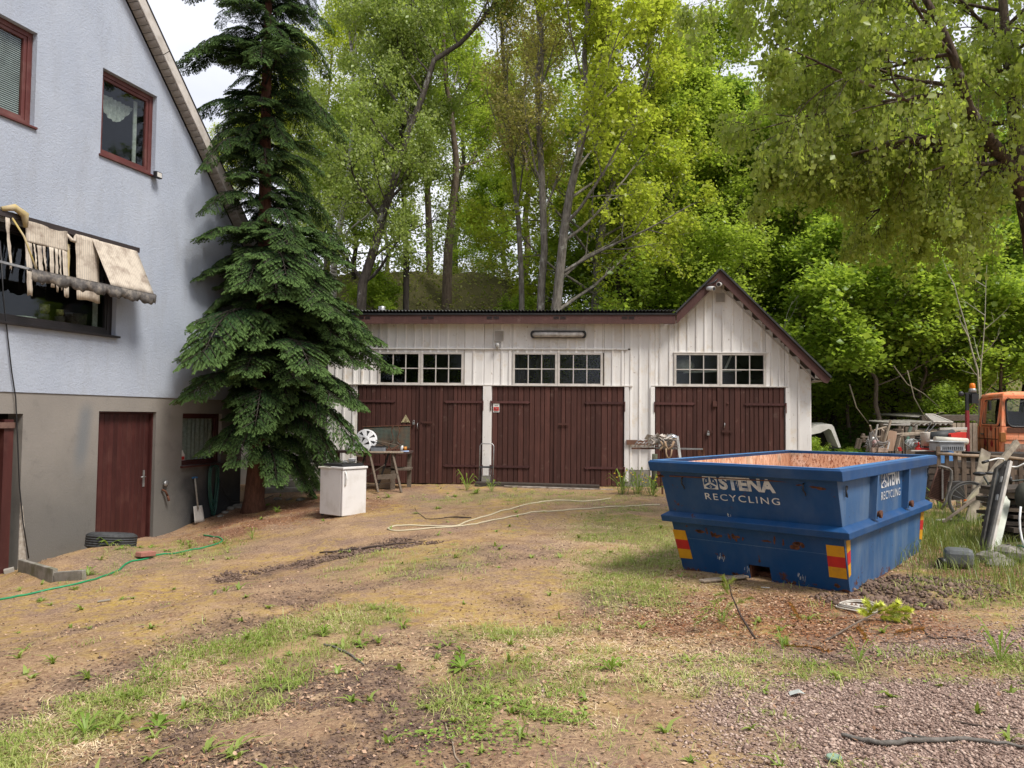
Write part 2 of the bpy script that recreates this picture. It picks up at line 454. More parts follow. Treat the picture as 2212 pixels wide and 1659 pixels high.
def blades(name, x, y, hgt, wid, lean, mat, parts=2, z=None, var=None):
    n = len(x); z = gtop(x, y)-.005 if z is None else z
    a = rng.uniform(0, 2*np.pi, n); h = hgt*rng.uniform(.25, 1.35, n); w = wid*rng.uniform(.6, 1.2, n)
    ln = lean*rng.uniform(.2, 1.5, n)
    dx, dy = np.cos(a), np.sin(a); px, py = -dy, dx
    B = np.stack([x, y, z], 1); P = np.stack([px, py, 0*px], 1); D = np.stack([dx, dy, 0*dx], 1); U = np.array([0, 0, 1.])
    hh = h[:, None]; ww = w[:, None]; l = (ln*h)[:, None]
    v0 = B-P*ww/2; v1 = B+P*ww/2; mid = B+D*l*.35+U*hh*.6
    v2 = mid-P*ww*.4; v3 = mid+P*ww*.4
    v4 = B+D*l+U*hh*(1-.25*np.minimum(l/hh, 1.5))
    V = np.stack([v0, v1, v2, v3, v4], 1).reshape(-1, 3)
    b = (np.arange(n)*5)[:, None]
    F = np.concatenate([b+np.array([[0, 1, 3]]), b+np.array([[0, 3, 2]]), b+np.array([[2, 3, 4]])], 0)
    vv = np.clip(fbm(x, y, 2.2, 3, 19)*1.1-.15+rng.normal(0, .22, n), 0, 1)
    return np_mesh(name, V, F, mat, {'var': np.tile(vv, 3)})
def flat_leaves(name, x, y, size, mat, lift=.01, tilt=.5, z=None, asp=.62, var=None):
    n = len(x); z = gtop(x, y)+rng.uniform(0.001, lift, n) if z is None else z
    a = rng.uniform(0, 2*np.pi, n); s = size*rng.uniform(.45, 1.25, n)
    e1 = np.stack([np.cos(a), np.sin(a), rng.normal(0, tilt, n)*.7], 1); e1 /= np.linalg.norm(e1, axis=1)[:, None]
    e2 = np.stack([-np.sin(a), np.cos(a), rng.normal(0, tilt, n)*.7], 1); e2 /= np.linalg.norm(e2, axis=1)[:, None]
    nn = np.cross(e1, e2)
    B = np.stack([x, y, z], 1); s = s[:, None]
    curl = rng.uniform(-.15, .35, n)[:, None]
    v = [B-e1*s*.5+nn*curl*s*.5, B-e2*s*asp*.5, B+e1*s*.5+nn*curl*s*.5, B+e2*s*asp*.5]
    V = np.stack(v, 1).reshape(-1, 3); b = (np.arange(n)*4)[:, None]
    F = np.concatenate([b+np.array([[0, 1, 3]]), b+np.array([[1, 2, 3]])], 0)
    vv = var3(n) if var is None else var
    return np_mesh(name, V, F, mat, {'var': np.tile(vv, 2)})
M_GRASS = leaf_mat('grass_blade', (.19,.27,.045), (.50,.50,.19), .3)
M_TALL = leaf_mat('tall_grass_blade', (.09,.14,.03), (.26,.26,.09), .3)
def dull(name, ca, cb, cc=None):
    g = NG(name); v = g.attr('var').outputs['Fac']
    r = g.n('ShaderNodeValToRGB'); e = r.color_ramp.elements
    e[0].color = (*ca, 1); e[1].color = (*cb, 1)
    if cc: q = e.new(.5); q.color = (*cc, 1)
    g.l(v, r.inputs[0]); g.pbsdf(r.outputs[0], .85, spec=.2); return g.m
M_STRAW = dull('dry_straw', (.33,.21,.11), (.55,.41,.24))
M_DLEAF = dull('dead_leaf', (.12,.06,.036), (.50,.34,.23), (.26,.15,.09))
M_GRAV = dull('gravel_stone', (.12,.078,.062), (.52,.40,.33), (.30,.205,.165))
M_CLOD = dull('soil_clod', (.075,.048,.037), (.21,.145,.11))
M_NEED = dull('needle_litter', (.20,.07,.03), (.40,.20,.09))

x, y = sample(3600, lambda x, y: m_grass(x, y)**1.1, -8, 9, 2.6, 17.3)
tuf = rng.lognormal(0, .45, len(x)); nb_ = 18
x = np.repeat(x, nb_)+rng.normal(0, .035, len(x)*nb_)*np.repeat(tuf, nb_); y = np.repeat(y, nb_)+rng.normal(0, .035, len(y)*nb_)*np.repeat(tuf, nb_)
tag(link('grass', blades('grass', x, y, .040*np.repeat(tuf, nb_).clip(.4, 2.0), .0055, 1.5, M_GRASS)), kind='stuff')
x, y = sample(9000, lambda x, y: m_grass(x, y)**1.1+.03, -8, 9, 2.6, 17.3)
tag(link('fine_grass', blades('fine_grass', x, y, .03, .0045, 1.5, M_GRASS)), kind='stuff')
x, y = sample(17000, lambda x, y: (m_straw(x, y)*np.maximum.reduce([seg(x, y, -2.5, 3.3, -2.1, 5.6, .6), seg(x, y, -2.1, 5.6, -.9, 6.5, .5), .7*ell(x, y, .6, 5.2, 1.3, 1.2), .8*ell(x, y, 1.4, 9, .9, 3.4)]))**1.2, -8, 9, 2.6, 14)
tag(link('straw_litter', blades('straw_litter', x, y, .022, .0055, 3.6, dull('pale_straw', (.45,.33,.20), (.72,.58,.38)))), kind='stuff')
# low rosettes of weeds
x, y = sample(330, lambda x, y: np.maximum.reduce([ell(x, y, -4.75, 11.3, .75, 1.3), .8*ell(x, y, .4, 16.3, 2.2, .6), .35*ell(x, y, -2, 6, 1.5, 1.5), .3*ell(x, y, -.3, 5.2, 1.2, 1.0), .5*ell(x, y, -4.2, 13.6, .6, .5), .12+0*x]), -7, 7, 3, 17.2)
tuf = rng.uniform(.5, 1.3, len(x)); nb_ = 8
M_ROS = leaf_mat('rosette_leaf', (.17, .24, .05), (.34, .40, .11), .3)
tag(link('low_weeds', blades('low_weeds', np.repeat(x, nb_), np.repeat(y, nb_), .06*np.repeat(tuf, nb_), .022, 1.6, M_ROS)), kind='stuff')
x, y = sample(9000, lambda x, y: np.maximum.reduce([ell(x, y, 6.4, 10.4, 1.6, 2.6, -20), .5*ell(x, y, 5.6, 7.9, 1.2, .7), .35*ell(x,y,5.0,9.4,.5,1.6)]), 3, 9, 5.5, 14)
tag(link('tall_grass', blades('tall_grass', x, y, .22, .007, .6, M_TALL)), kind='stuff')
x, y = sample(62000, lambda x, y: (m_straw(x, y)+.12)*(1-m_gravel(x, y)*.85)*(1-.7*m_dark(x, y)), -8, 9, 2.6, 16)
tag(link('dry_straw', blades('dry_straw', x, y, .014, .0042, 5.0, M_STRAW)), kind='stuff')
lit = lambda x, y: np.clip(m_litter(x, y)+.22*m_straw(x, y)+.035-.0*x, 0, 1)*(1-.6*m_gravel(x, y))
x, y = sample(26000, lit, -8, 9, 2.6, 17.5)
tag(link('dead_leaves', flat_leaves('dead_leaves', x, y, .030, M_DLEAF, .016, .45)), kind='stuff')
x, y = sample(9000, lambda x, y: np.maximum(ell(x, y, -4.1, 14.2, 1.7, 1.5), .6*ell(x, y, 2.3, 6.3, 1.2, .6)), -7, 5, 4.5, 17)
tag(link('needle_litter', flat_leaves('needle_litter', x, y, .05, M_NEED, .01, .2, asp=.2)), kind='stuff')

OCT = np.array([(1,0,0),(0,1,0),(-1,0,0),(0,-1,0),(0,0,1),(0,0,-1)], float)
OCF = np.array([(0,1,4),(1,2,4),(2,3,4),(3,0,4),(1,0,5),(2,1,5),(3,2,5),(0,3,5)])
def stones(name, x, y, size, mat, sink=.25, flat=.6):
    n = len(x); s = size*rng.lognormal(0, .35, n)
    z = gtop(x, y)+s*flat*(.5-sink)
    a = rng.uniform(0, 2*np.pi, n)
    V = OCT[None]*rng.uniform(.6, 1.25, (n, 6, 1)); V = V + rng.normal(0, .14, V.shape)
    V[:, :, 2] *= flat
    c, sn = np.cos(a)[:, None], np.sin(a)[:, None]
    V = np.stack([V[:, :, 0]*c-V[:, :, 1]*sn, V[:, :, 0]*sn+V[:, :, 1]*c, V[:, :, 2]], 2)*s[:, None, None]*.5
    V += np.stack([x, y, z], 1)[:, None]
    F = (np.arange(n)*6)[:, None, None]+OCF[None]
    return np_mesh(name, V.reshape(-1, 3), F.reshape(-1, 3), mat, {'var': np.repeat(var3(n), 8)})
x, y = sample(46000, lambda x, y: m_gravel(x, y), .2, 6, 2.8, 7.0)
tag(link('gravel', stones('gravel', x, y, .015, M_GRAV)), kind='stuff')
x, y = sample(2500, lambda x, y: .3+0*x, -8, 9, 2.8, 17)
tag(link('pebbles', stones('pebbles', x, y, .013, M_GRAV)), kind='stuff')
x, y = sample(14000, lambda x, y: m_dark(x, y), -8, 9, 2.8, 12)
tag(link('soil_clods', stones('soil_clods', x, y, .014, M_CLOD, .3, .7)), kind='stuff')
x, y = sample(1300, lambda x, y: np.maximum(seg(x, y, -3.3, 9.3, -1.4, 10.9, .22), .8*seg(x, y, -2.4, 9.9, -1.0, 10.2, .15))*sstep(.4, .6, fbm(x, y, 3, 3, 44)), -5, 1, 7, 13)
tag(link('torn_turf', stones('torn_turf', x, y, .030, M_CLOD, .3, .75)), kind='stuff')
x, y = sample(1500, lambda x, y: np.maximum(ell(x, y, 3.95, 7.5, .7, .4), ell(x, y, 3.3, 6.9, .5, .25)), 2, 6, 5.5, 10)
tag(link('mud_lumps', stones('mud_lumps', x, y, .038, M_CLOD, .3, .8)), kind='stuff')
# clover and small green seedlings
x, y = sample(1100, lambda x, y: sstep(.42,.6,fbm(x,y,6,3,77))*np.maximum.reduce([ell(x, y, -.02, 4.2, .5, .4), .35*ell(x, y, -.45, 3.75, .12, .15), .2*ell(x, y, 1.8, 5.1, 1.2, .3), .2*ell(x, y, 2.6, 5.2, .8, .3)]), -1, 4, 3, 7)
M_CLOV = leaf_mat('clover_leaf', (.15,.25,.04), (.30,.42,.09), .3)
tag(link('clover', flat_leaves('clover', x, y, .022, M_CLOV, .035, .35, asp=.9)), kind='stuff')
# ivy and low cover on the bank behind the garage
def bank(x, y): return sstep(0, 1, (y-17.5)/2)*((x > 6.8) | (y > 24))
n = 34000
x = rng.uniform(-12, 26, n); y = rng.uniform(18.2, 42, n)
k = (~inhouse(x, y)) & ((x > 6.75) | (y > 22.5)) & (fbm(x, y, .5, 3, 8) > .42)
x, y = x[k], y[k]
n = 15000
x2 = rng.uniform(-11, 3, n); y2 = rng.uniform(21, 30, n); k2 = ~inhouse(x2, y2)
tag(link('mound_scrub', flat_leaves('mound_scrub', x2[k2], y2[k2], .13, leaf_mat('mound_leaf', (.20, .26, .06), (.48, .42, .17), .45), .55, .8, asp=.6)), kind='stuff')
M_IVY = leaf_mat('ivy_leaf', (.045,.10,.022), (.11,.20,.04), .3)
tag(link('ground_cover', flat_leaves('ground_cover', x, y, .13, leaf_mat('bank_leaf', (.13,.15,.04), (.32,.25,.11), .3), .35, .7, asp=.85)), kind='stuff')
n = 16000
x = rng.uniform(6.8, 13.5, n); y = 18.4+rng.random(n)**1.3*6
tag(link('ivy_bank', flat_leaves('ivy_bank', x, y, .12, M_IVY, .75, .6, asp=.9)), kind='stuff')
# ================================================================ HOUSE
def stucco(name, c1, c2, kind):
    g = NG(name)
    n1 = g.noise(.9, 5, .6); n2 = g.noise(34, 5, .75); n3 = g.noise(120, 2)
    col = g.mix(g.ramp(n1, .35, .65), c1, c2)
    x = g.sep()
    if kind == 'upper':
        st = g.noise(2.2, 6, .65, stretch=(1.6, 1, .35))
        col = g.mix(g.math('MULTIPLY', g.ramp(st, .48, .72), .3), col, (.29, .29, .30))
        col = g.mix(g.math('MULTIPLY', g.ramp(n2, .35, .65), .16), col, (.30, .33, .38))
    else:
        w = g.noise(1.6, 5, .6)
        # grey over-painted patches low on the wall and towards the corner
        def band(val, a, b): return g.ramp(val, a, b)
        mr = g.n('ShaderNodeMapRange'); mr.interpolation_type = 'SMOOTHSTEP'
        g.l(g.math('ADD', x[0], g.math('MULTIPLY', w, 1.0)), mr.inputs[0]); mr.inputs[1].default_value = 1.9; mr.inputs[2].default_value = 3.1
        mz = g.n('ShaderNodeMapRange'); mz.interpolation_type = 'SMOOTHSTEP'
        g.l(g.math('ADD', x[2], g.math('MULTIPLY', w, -.9)), mz.inputs[0]); mz.inputs[1].default_value = .9; mz.inputs[2].default_value = -.5
        col = g.mix(g.math('MULTIPLY', mz.outputs[0], .92), col, (.135, .128, .118))
        col = g.mix(g.math('MULTIPLY', mr.outputs[0], mz.outputs[0]), col, (.035, .037, .042))
        # bluish streak left of the cellar door
        dx = g.math('ABSOLUTE', g.math('ADD', x[0], g.math('ADD', .34, g.math('MULTIPLY', x[2], -.10))))
        sx = g.n('ShaderNodeMapRange'); sx.interpolation_type = 'SMOOTHSTEP'; g.l(dx, sx.inputs[0]); sx.inputs[1].default_value = .20; sx.inputs[2].default_value = .02
        szz = g.n('ShaderNodeMapRange'); szz.interpolation_type = 'SMOOTHSTEP'; g.l(x[2], szz.inputs[0]); szz.inputs[1].default_value = .45; szz.inputs[2].default_value = 1.1
        s3 = g.n('ShaderNodeMapRange'); s3.interpolation_type = 'SMOOTHSTEP'; g.l(x[2], s3.inputs[0]); s3.inputs[1].default_value = 1.85; s3.inputs[2].default_value = 1.55
        col = g.mix(g.math('MULTIPLY', g.math('MULTIPLY', g.math('MULTIPLY', sx.outputs[0], szz.outputs[0]), s3.outputs[0]), .6), col, (.115, .135, .155))
        col = g.mix(g.math('MULTIPLY', g.ramp(g.noise(3.5, 6, .7), .56, .7), .35), col, (.10, .095, .09))
    h = g.math('ADD', n2, g.math('MULTIPLY', n3, .5))
    g.pbsdf(col, .92, 0, g.bump(h, .9 if kind == 'upper' else .4, .016), .2)
    return g.m
M_BLUE = stucco('pale_blue_render', (.43, .47, .55), (.375, .415, .50), 'upper')
M_TAUPE = stucco('taupe_plinth_render', (.25, .228, .205), (.21, .193, .176), 'plinth')
M_REDB = simple('red_brown_paint', (.115, .030, .026), (.085, .024, .021), 6, .5, .15, 40, dirt=(.22, .12, .10), damt=.35, stretch=(1, 1, .3))
M_MAROON = simple('maroon_door_paint', (.062, .017, .015), (.042, .012, .011), 5, .45, .2, 50, rnd=.25, dirt=(.12, .05, .04), damt=.3, stretch=(3, 1, .15), co='World')
M_BLACKF = simple('black_frame_paint', (.018, .014, .015), None, 6, .4)
M_WHITEP = simple('aged_white_paint', (.56, .52, .48), (.46, .43, .40), 5, .6, .1, 30, dirt=(.25, .21, .16), damt=.5)
M_GREYW = simple('weathered_white_board', (.44, .41, .37), (.34, .31, .28), 4, .7, .1, 30, dirt=(.16, .13, .09), damt=.6, rnd=.15)
M_GLASS = glass_mat('window_glass')
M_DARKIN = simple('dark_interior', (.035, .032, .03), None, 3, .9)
M_ROOF = simple('black_roofing', (.02, .021, .023), (.035, .035, .036), 4, .6, .2, 30)
M_LACE = simple('lace_curtain', (.50, .50, .48), (.34, .34, .33), 20, .9, .3, 90)
M_CONC = simple('old_concrete', (.27, .25, .22), (.17, .155, .135), 6, .95, .5, 50, dirt=(.12, .12, .05), damt=.6)
M_METAL = simple('dull_metal', (.42, .42, .42), (.30, .30, .30), 12, .4, .1, metal=.7)
M_DKMETAL = simple('dark_metal', (.06, .06, .062), (.035, .035, .036), 12, .5, .1, metal=.5)
M_RUST = simple('rusty_iron', (.14, .055, .028), (.075, .032, .02), 25, .85, .5, 60)
M_BLACKPL = simple('black_plastic', (.02, .02, .022), None, 10, .45)
M_WHITEPL = simple('white_plastic', (.70, .70, .69), (.6, .6, .58), 6, .4, dirt=(.35, .33, .28), damt=.4)

HROT = R(90-17.627)
house = thing('house', 'pale blue rendered two-storey house with taupe plinth and steep gable', 'house', HP, HROT)
RK = lambda u: 8.72-1.08*u if u > -1.8 else 8.72+1.08*1.8+1.08*(u+1.8)
def wall_cols(mb, y0, y1, ua, ub, zb, top, holes, extra=()):
    cuts = sorted(set([ua, ub] + [c for h in holes for c in h[:2] if ua < c < ub] + list(extra)))
    for u0, u1 in zip(cuts[:-1], cuts[1:]):
        um = (u0+u1)/2
        hs = sorted([h for h in holes if h[0] <= um <= h[1]], key=lambda h: h[2])
        z = zb
        for h in hs:
            if h[2] > z+1e-4: mb.prism([(u0, z), (u1, z), (u1, h[2]), (u0, h[2])], y0, y1)
            z = h[3]
        mb.prism([(u0, z), (u1, z), (u1, top(u1)), (u0, top(u0))], y0, y1)
UPW = [(-2.65, -1.25, 5.67, 7.03), (-.09, 1.06, 5.67, 7.05), (-3.3, .33, 2.84, 4.22)]
LOW = [(-4.2, -1.24, -.75, 1.58), (.07, 1.28, -.8, 1.63), (1.92, 2.98, .67, 1.61)]
mb = MB(); wall_cols(mb, -.015, .26, -7.2, 3.59, 1.88, lambda u: RK(u)-.04, UPW, [-1.8]); mb.build('upper_wall', M_BLUE, house)
mb = MB(); wall_cols(mb, 0, .28, -7.2, 3.59, -1.4, lambda u: 1.878, LOW); mb.build('plinth_wall', M_TAUPE, house)
mb = MB(); mb.box(3.33, 3.592, .26, 8, -1.4, 1.878); mb.build('plinth_wall', M_TAUPE, house)
mb = MB(); mb.box(3.33, 3.605, .26, 8, 1.88, 4.85); mb.build('upper_wall', M_BLUE, house)
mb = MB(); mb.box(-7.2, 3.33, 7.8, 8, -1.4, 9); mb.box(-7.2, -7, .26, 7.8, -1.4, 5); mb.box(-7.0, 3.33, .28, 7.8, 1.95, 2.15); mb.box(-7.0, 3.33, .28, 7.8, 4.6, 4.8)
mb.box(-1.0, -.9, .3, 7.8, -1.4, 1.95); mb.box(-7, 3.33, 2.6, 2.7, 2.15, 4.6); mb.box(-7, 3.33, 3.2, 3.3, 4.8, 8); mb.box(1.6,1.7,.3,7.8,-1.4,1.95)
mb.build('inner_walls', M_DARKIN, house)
# roof
for sgn in (1, -1):
    e = 4.25 if sgn > 0 else -7.85
    mb = MB(); a = (-1.8, RK(-1.8)+.272); b = (e, 8.72-1.08*e+.272 if sgn > 0 else 8.72+1.08*1.8+1.08*(e+1.8)+.272)
    mb.prism([a, b, (b[0], b[1]+.035), (a[0], a[1]+.035)], -.235, 8.2); mb.build('roof_slope', M_ROOF, house)
# soffit boards under the verge and the barge board
dl = Vector((1, 0, -1.08)).normalized()
sb = MB(); sb.box(-.056, .056, -.195, -.02, -.012, .012)
sme = sb.mesh('soffit_board', M_GREYW)
ang = math.atan(1.08)
k = 0; s = -1.2
while True:
    u = s*dl.x
    if u > 4.1: break
    z = 8.72-1.08*u+.028
    link('soffit_board', sme, house, (u, 0, z), (0, ang, 0)); s += .121
for a, b in ((-1.2, .95), (.96, 2.9), (2.91, 4.2)):
    P0 = Vector((a, -.39, 8.72-1.08*a+.02)); P1 = Vector((b, -.39, 8.72-1.08*b+.02))
    n = Vector((1.08, 0, 1)).normalized()
    mb = MB(); mb.prism([(P0.x, P0.z), (P1.x, P1.z), (P1.x+n.x*.17, P1.z+n.z*.17), (P0.x+n.x*.17, P0.z+n.z*.17)], -.225, -.20)
    mb.build('barge_board', M_WHITEP, house)
def window(root, u0, u1, z0, z1, mat, fw=.075, rec=.07, sill=None, sash=.045, name='window', mull=(), pmat=None):
    y = rec
    f = MB()
    f.box(u0, u0+fw, y, y+.09, z0, z1); f.box(u1-fw, u1, y, y+.09, z0, z1)
    f.box(u0+fw, u1-fw, y, y+.09, z1-fw, z1); f.box(u0+fw, u1-fw, y, y+.09, z0, z0+fw)
    a, b, c, d = u0+fw, u1-fw, z0+fw, z1-fw; t = sash; yy = y+.018
    f.box(a, a+t, yy, yy+.06, c, d); f.box(b-t, b, yy, yy+.06, c, d); f.box(a+t, b-t, yy, yy+.06, d-t, d); f.box(a+t, b-t, yy, yy+.06, c, c+t)
    w = f.build(name, mat, root, bevel=.004)
    g = MB(); g.box(a+t-.005, b-t+.005, yy+.03, yy+.036, c+t-.005, d-t+.005); g.build('pane', pmat or M_GLASS, w)
    if sill:
        s = MB(); s.box(u0-.03, u1+.03, -sill, y, z0-.035, z0-.003); s.build('sill', mat, w, bevel=.004)
    return w
wl = window(house, -2.65, -1.25, 5.67, 7.03, M_REDB, sill=.05, sash=.05)
bl = MB()
for i in range(41):
    z = 5.82+i*.0295
    bl.add([(-2.55, .135, z), (-1.36, .135, z), (-1.36, .152, z+.021), (-2.55, .152, z+.021)], [(0, 1, 2, 3)])
bl.build('venetian_blind', M_WHITEPL, wl)
wr = window(house, -.09, 1.06, 5.67, 7.05, M_REDB, sill=.05, sash=.05)
cu = MB(); nU = 26
vs = []; fs = []
for i in range(nU+1):
    t = i/nU; u = .03+.78*t
    d = .34*math.sin(math.pi*t)+.03
    yv = .27+.02*math.sin(i*2.1)
    for j in range(5):
        q = j/4; vs.append((u, yv+.012*math.sin(j*3+i), 6.78-d*q*(1-.0)-(.0)))
for i in range(nU):
    for j in range(4):
        if j == 1: pass
        b = i*5+j; fs.append((b, b+5, b+6, b+1))
cu.add(vs, fs, True); cu.build('swag_curtain', M_LACE, wr)
cb = MB(); cb.box(.80, .87, .22, .24, 5.85, 6.9); cb.build('curtain_panel', M_LACE, wr)
wb = window(house, -3.3, .33, 2.84, 4.22, M_BLACKF, fw=.09, sill=.09, sash=.03)
cb = MB(); cb.box(.1, .19, .22, .24, 2.95, 4.1); cb.build('curtain_panel', M_LACE, wb)
ws = MB(); ws.box(-3.2, .2, .17, .55, 2.80, 2.86); ws.build('inner_sill', M_GREYW, wb)
wc = window(house, 1.92, 2.98, .67, 1.61, M_MAROON, fw=.06, sill=.07, sash=.03)
cu = MB(); vs = []; fs = []
for i in range(41):
    u = 1.98+i*.94/40
    for z in (.76, 1.54): vs.append((u, .15+.012*math.sin(i*1.3)+.01*math.sin(i*.4), z))
for i in range(40): fs.append((2*i, 2*i+2, 2*i+3, 2*i+1))
cu.add(vs, fs, True); cu.build('lace_curtain', M_LACE, wc)
# alarm sticker in the cellar window: house-shaped, white over red
M_RED = simple('signal_red', (.50, .022, .02), (.42, .02, .02), 8, .5)
M_WHITE = simple('sticker_white', (.72, .70, .66), None, 8, .5)
st = MB(); st.prism([(2.0, .76), (2.12, .76), (2.12, .86), (2.06, .95), (2.0, .86)], .108, .112); so = st.build('sticker', M_WHITE, wc)
st = MB(); st.prism([(2.01, .77), (2.11, .77), (2.11, .83), (2.01, .83)], .104, .107); st.build('red_band', M_RED, so)
# cellar door
dr = MB(); dr.box(.10, 1.25, .145, .17, -.7, 1.60); cd = dr.build('cellar_door', M_MAROON, house)
pk = MB(); pk.add([(-.5,.5,-.5),(.5,.5,-.5),(.5,0,-.5),(.42,-.5,-.5),(-.42,-.5,-.5),(-.5,0,-.5),(-.5,.5,.5),(.5,.5,.5),(.5,0,.5),(.42,-.5,.5),(-.42,-.5,.5),(-.5,0,.5)],
 [(0,1,2,3,4,5),(11,10,9,8,7,6)]+[(i,i+6,(i+1)%6+6,(i+1)%6) for i in range(6)], False)
def plank_mesh(mat, name='plank'): return pk.mesh(name, mat)
PM = plank_mesh(M_MAROON)
for i in range(12):
    w = 1.14/12; link('plank', PM, cd, (.105+w*(i+.5), .130, .45), None, (w*.985, .022, 2.28))
fr = MB(); fr.box(.075, .10, .06, .2, -.7, 1.625); fr.box(1.25, 1.275, .06, .2, -.7, 1.625); fr.box(.1, 1.25, .06, .2, 1.60, 1.625); fr.build('door_frame', M_MAROON, house)
hd = MB(); hd.box(1.135, 1.175, .108, .118, .36, .64); hd.tube([(1.155, .11, .53), (1.155, .07, .53), (1.05, .065, .53)], .009, 6); hd.build('handle', M_METAL, cd)
# left opening with its wooden jamb
ob = MB(); ob.box(-1.50, -1.36, .02, .20, -.62, 1.50); ob.build('door_jamb', M_MAROON, house)
ob = MB(); ob.box(-2.6, -1.36, -.01, .13, 1.38, 1.46); ob.build('door_rail', simple('scuffed_brown_wood', (.16,.09,.07), (.09,.05,.04), 8, .7), house)
ob = MB(); ob.box(-4.2, -1.52, .45, .5, -.8, 1.3); ob.build('sliding_panel', simple('dark_green_panel', (.05,.055,.045), None, 4), house)
# chipped plaster at the foot of the opening
cp = MB(); cp.prism([(-1.238, -.66), (-1.10, -.66), (-1.13, -.3), (-1.16, .0), (-1.20, .28), (-1.238, .34)], -.012, .0)
cp.build('bare_plaster_patch', simple('bare_plaster', (.42,.38,.33), (.26,.22,.18), 18, .95, .8, 60), house)

HM = Matrix.Translation(HP) @ Matrix.Rotation(HROT, 4, 'Z')
def hw(u, y, z): return HM @ Vector((u, y, z))
# ---------------------------------------------------------------- awning
aw = thing('awning', 'torn beige striped awning hanging in strips over the large window', 'awning', HP, HROT)
g = NG('awning_cloth')
x = g.sep()
wv = g.n('ShaderNodeTexWave'); wv.wave_type = 'BANDS'; wv.bands_direction = 'X'; wv.inputs['Scale'].default_value = 8.5; wv.inputs['Distortion'].default_value = .6; g.l(g.tc.outputs['Object'], wv.inputs[0])
col = g.mix(g.ramp(wv.outputs['Fac'], .35, .65), (.56, .49, .40), (.45, .40, .34))
col = g.mix(g.ramp(g.noise(5, 6, .7), .45, .68), col, (.27, .22, .18))
g.pbsdf(col, .9, 0, g.bump(g.noise(90, 2), .2), .1); M_CLOTH = g.m
M_CLOTHD = simple('grimy_awning_cloth', (.12, .11, .105), (.055, .05, .048), 14, .95, .3, 60, dirt=(.36, .31, .25), damt=.5, dscale=9)
M_YEL = simple('yellowed_cloth', (.42, .32, .10), (.40, .33, .22), 6, .9)
T0 = (-.10, 4.30); F0 = (-.46, 3.53)
mb = MB(); mb.box(-3.2, .66, -.13, -.015, 4.29, 4.33); mb.box(-3.2, .66, -.13, -.11, 4.25, 4.29); mb.build('headrail', simple('dark_headrail', (.04,.03,.03), None, 5, .5), aw)
mb = MB(); mb.bar((-1.62, -.46, 3.53), (.66, -.46, 3.53), .05, .035); mb.build('front_bar', M_CLOTHD, aw)
mb = MB(); mb.bar((-3.0, -.40, 3.60), (-1.60, -.45, 3.54), .03, .03); mb.build('side_arm', M_METAL, aw)
mb = MB(); mb.tube([(-1.62, -.11, 4.27), (-1.58, -.3, 4.0), (-1.50, -.45, 3.55)], .014, 6); mb.build('folding_arm', M_YEL, aw)
def strip(name, ua0, ua1, ub0, ub1, y0, z0, y1, z1, mat, notch=0, seed=0, nu=8, nz=12):
    """cloth strip from the top edge (ua0..ua1) down to (ub0..ub1), ragged sides and hem."""
    rr = random.Random(seed); vs = []; fs = []
    lf = [rr.uniform(-1, 1)*notch for _ in range(nz+1)]; rt = [rr.uniform(-1, 1)*notch for _ in range(nz+1)]
    hem = [rr.uniform(0, 1)*notch*4 for _ in range(nu+1)]
    for j in range(nz+1):
        q = j/nz
        for i in range(nu+1):
            p = i/nu
            a = ua0+(ub0-ua0)*q+lf[j]*(q > .05); b = ua1+(ub1-ua1)*q+rt[j]*(q > .05)
            vs.append((a+(b-a)*p, y0+(y1-y0)*q+.012*math.sin(p*7+seed)*q, z0+(z1-z0)*q - (hem[i] if j == nz else 0)))
    for j in range(nz):
        for i in range(nu): b = j*(nu+1)+i; fs.append((b, b+1, b+nu+2, b+nu+1))
    m = MB(); m.add(vs, fs, True); o = m.build(name, mat, aw)
    sd = o.modifiers.new('thickness', 'SOLIDIFY'); sd.thickness = .004
    return o
strip('cloth_panel', -.30, .60, -.23, .65, -.115, 4.29, -.465, 3.545, M_CLOTH, .0, 1)
strip('cloth_strip', -.60, -.17, -.59, -.18, -.125, 4.29, -.20, 3.30, M_CLOTH, .006, 2)
strip('cloth_strip', -1.42, -.74, -1.42, -.74, -.125, 4.29, -.14, 3.98, M_CLOTH, .002, 3)
for i, (a, b, e) in enumerate([(-1.43, -1.33, 3.24), (-1.25, -1.17, 3.50), (-1.16, -1.11, 3.62), (-1.05, -.97, 3.42), (-.955, -.90, 3.36), (-.885, -.85, 3.40), (-.83, -.74, 3.30), (-1.31, -1.275, 3.66)]):
    strip('cloth_strip', a, b, a+.012, b-.012, -.14, 3.98, -.20, e, M_CLOTH, .008, 10+i, 3, 9)
strip('cloth_strip', -1.72, -1.66, -1.70, -1.67, -.12, 4.25, -.2, 3.55, M_CLOTH, .01, 30, 3, 9)
strip('lining_strip', -.73, -.66, -.72, -.67, -.10, 4.1, -.12, 3.55, M_YEL, .006, 31, 3, 6)
m = MB(); m.tube([(-1.78, -.12, 4.34), (-1.62, -.16, 4.40), (-1.48, -.18, 4.33), (-1.46, -.18, 4.16)], [.03, .05, .055, .03], 8); m.build('cloth_roll', M_YEL, aw)
m = MB(); m.tube([(-.74, -.12, 4.24), (-.69, -.16, 4.16), (-.64, -.16, 4.15), (-.60, -.13, 4.25)], [.015, .03, .03, .015], 6); m.build('cloth_knot', M_CLOTH, aw)
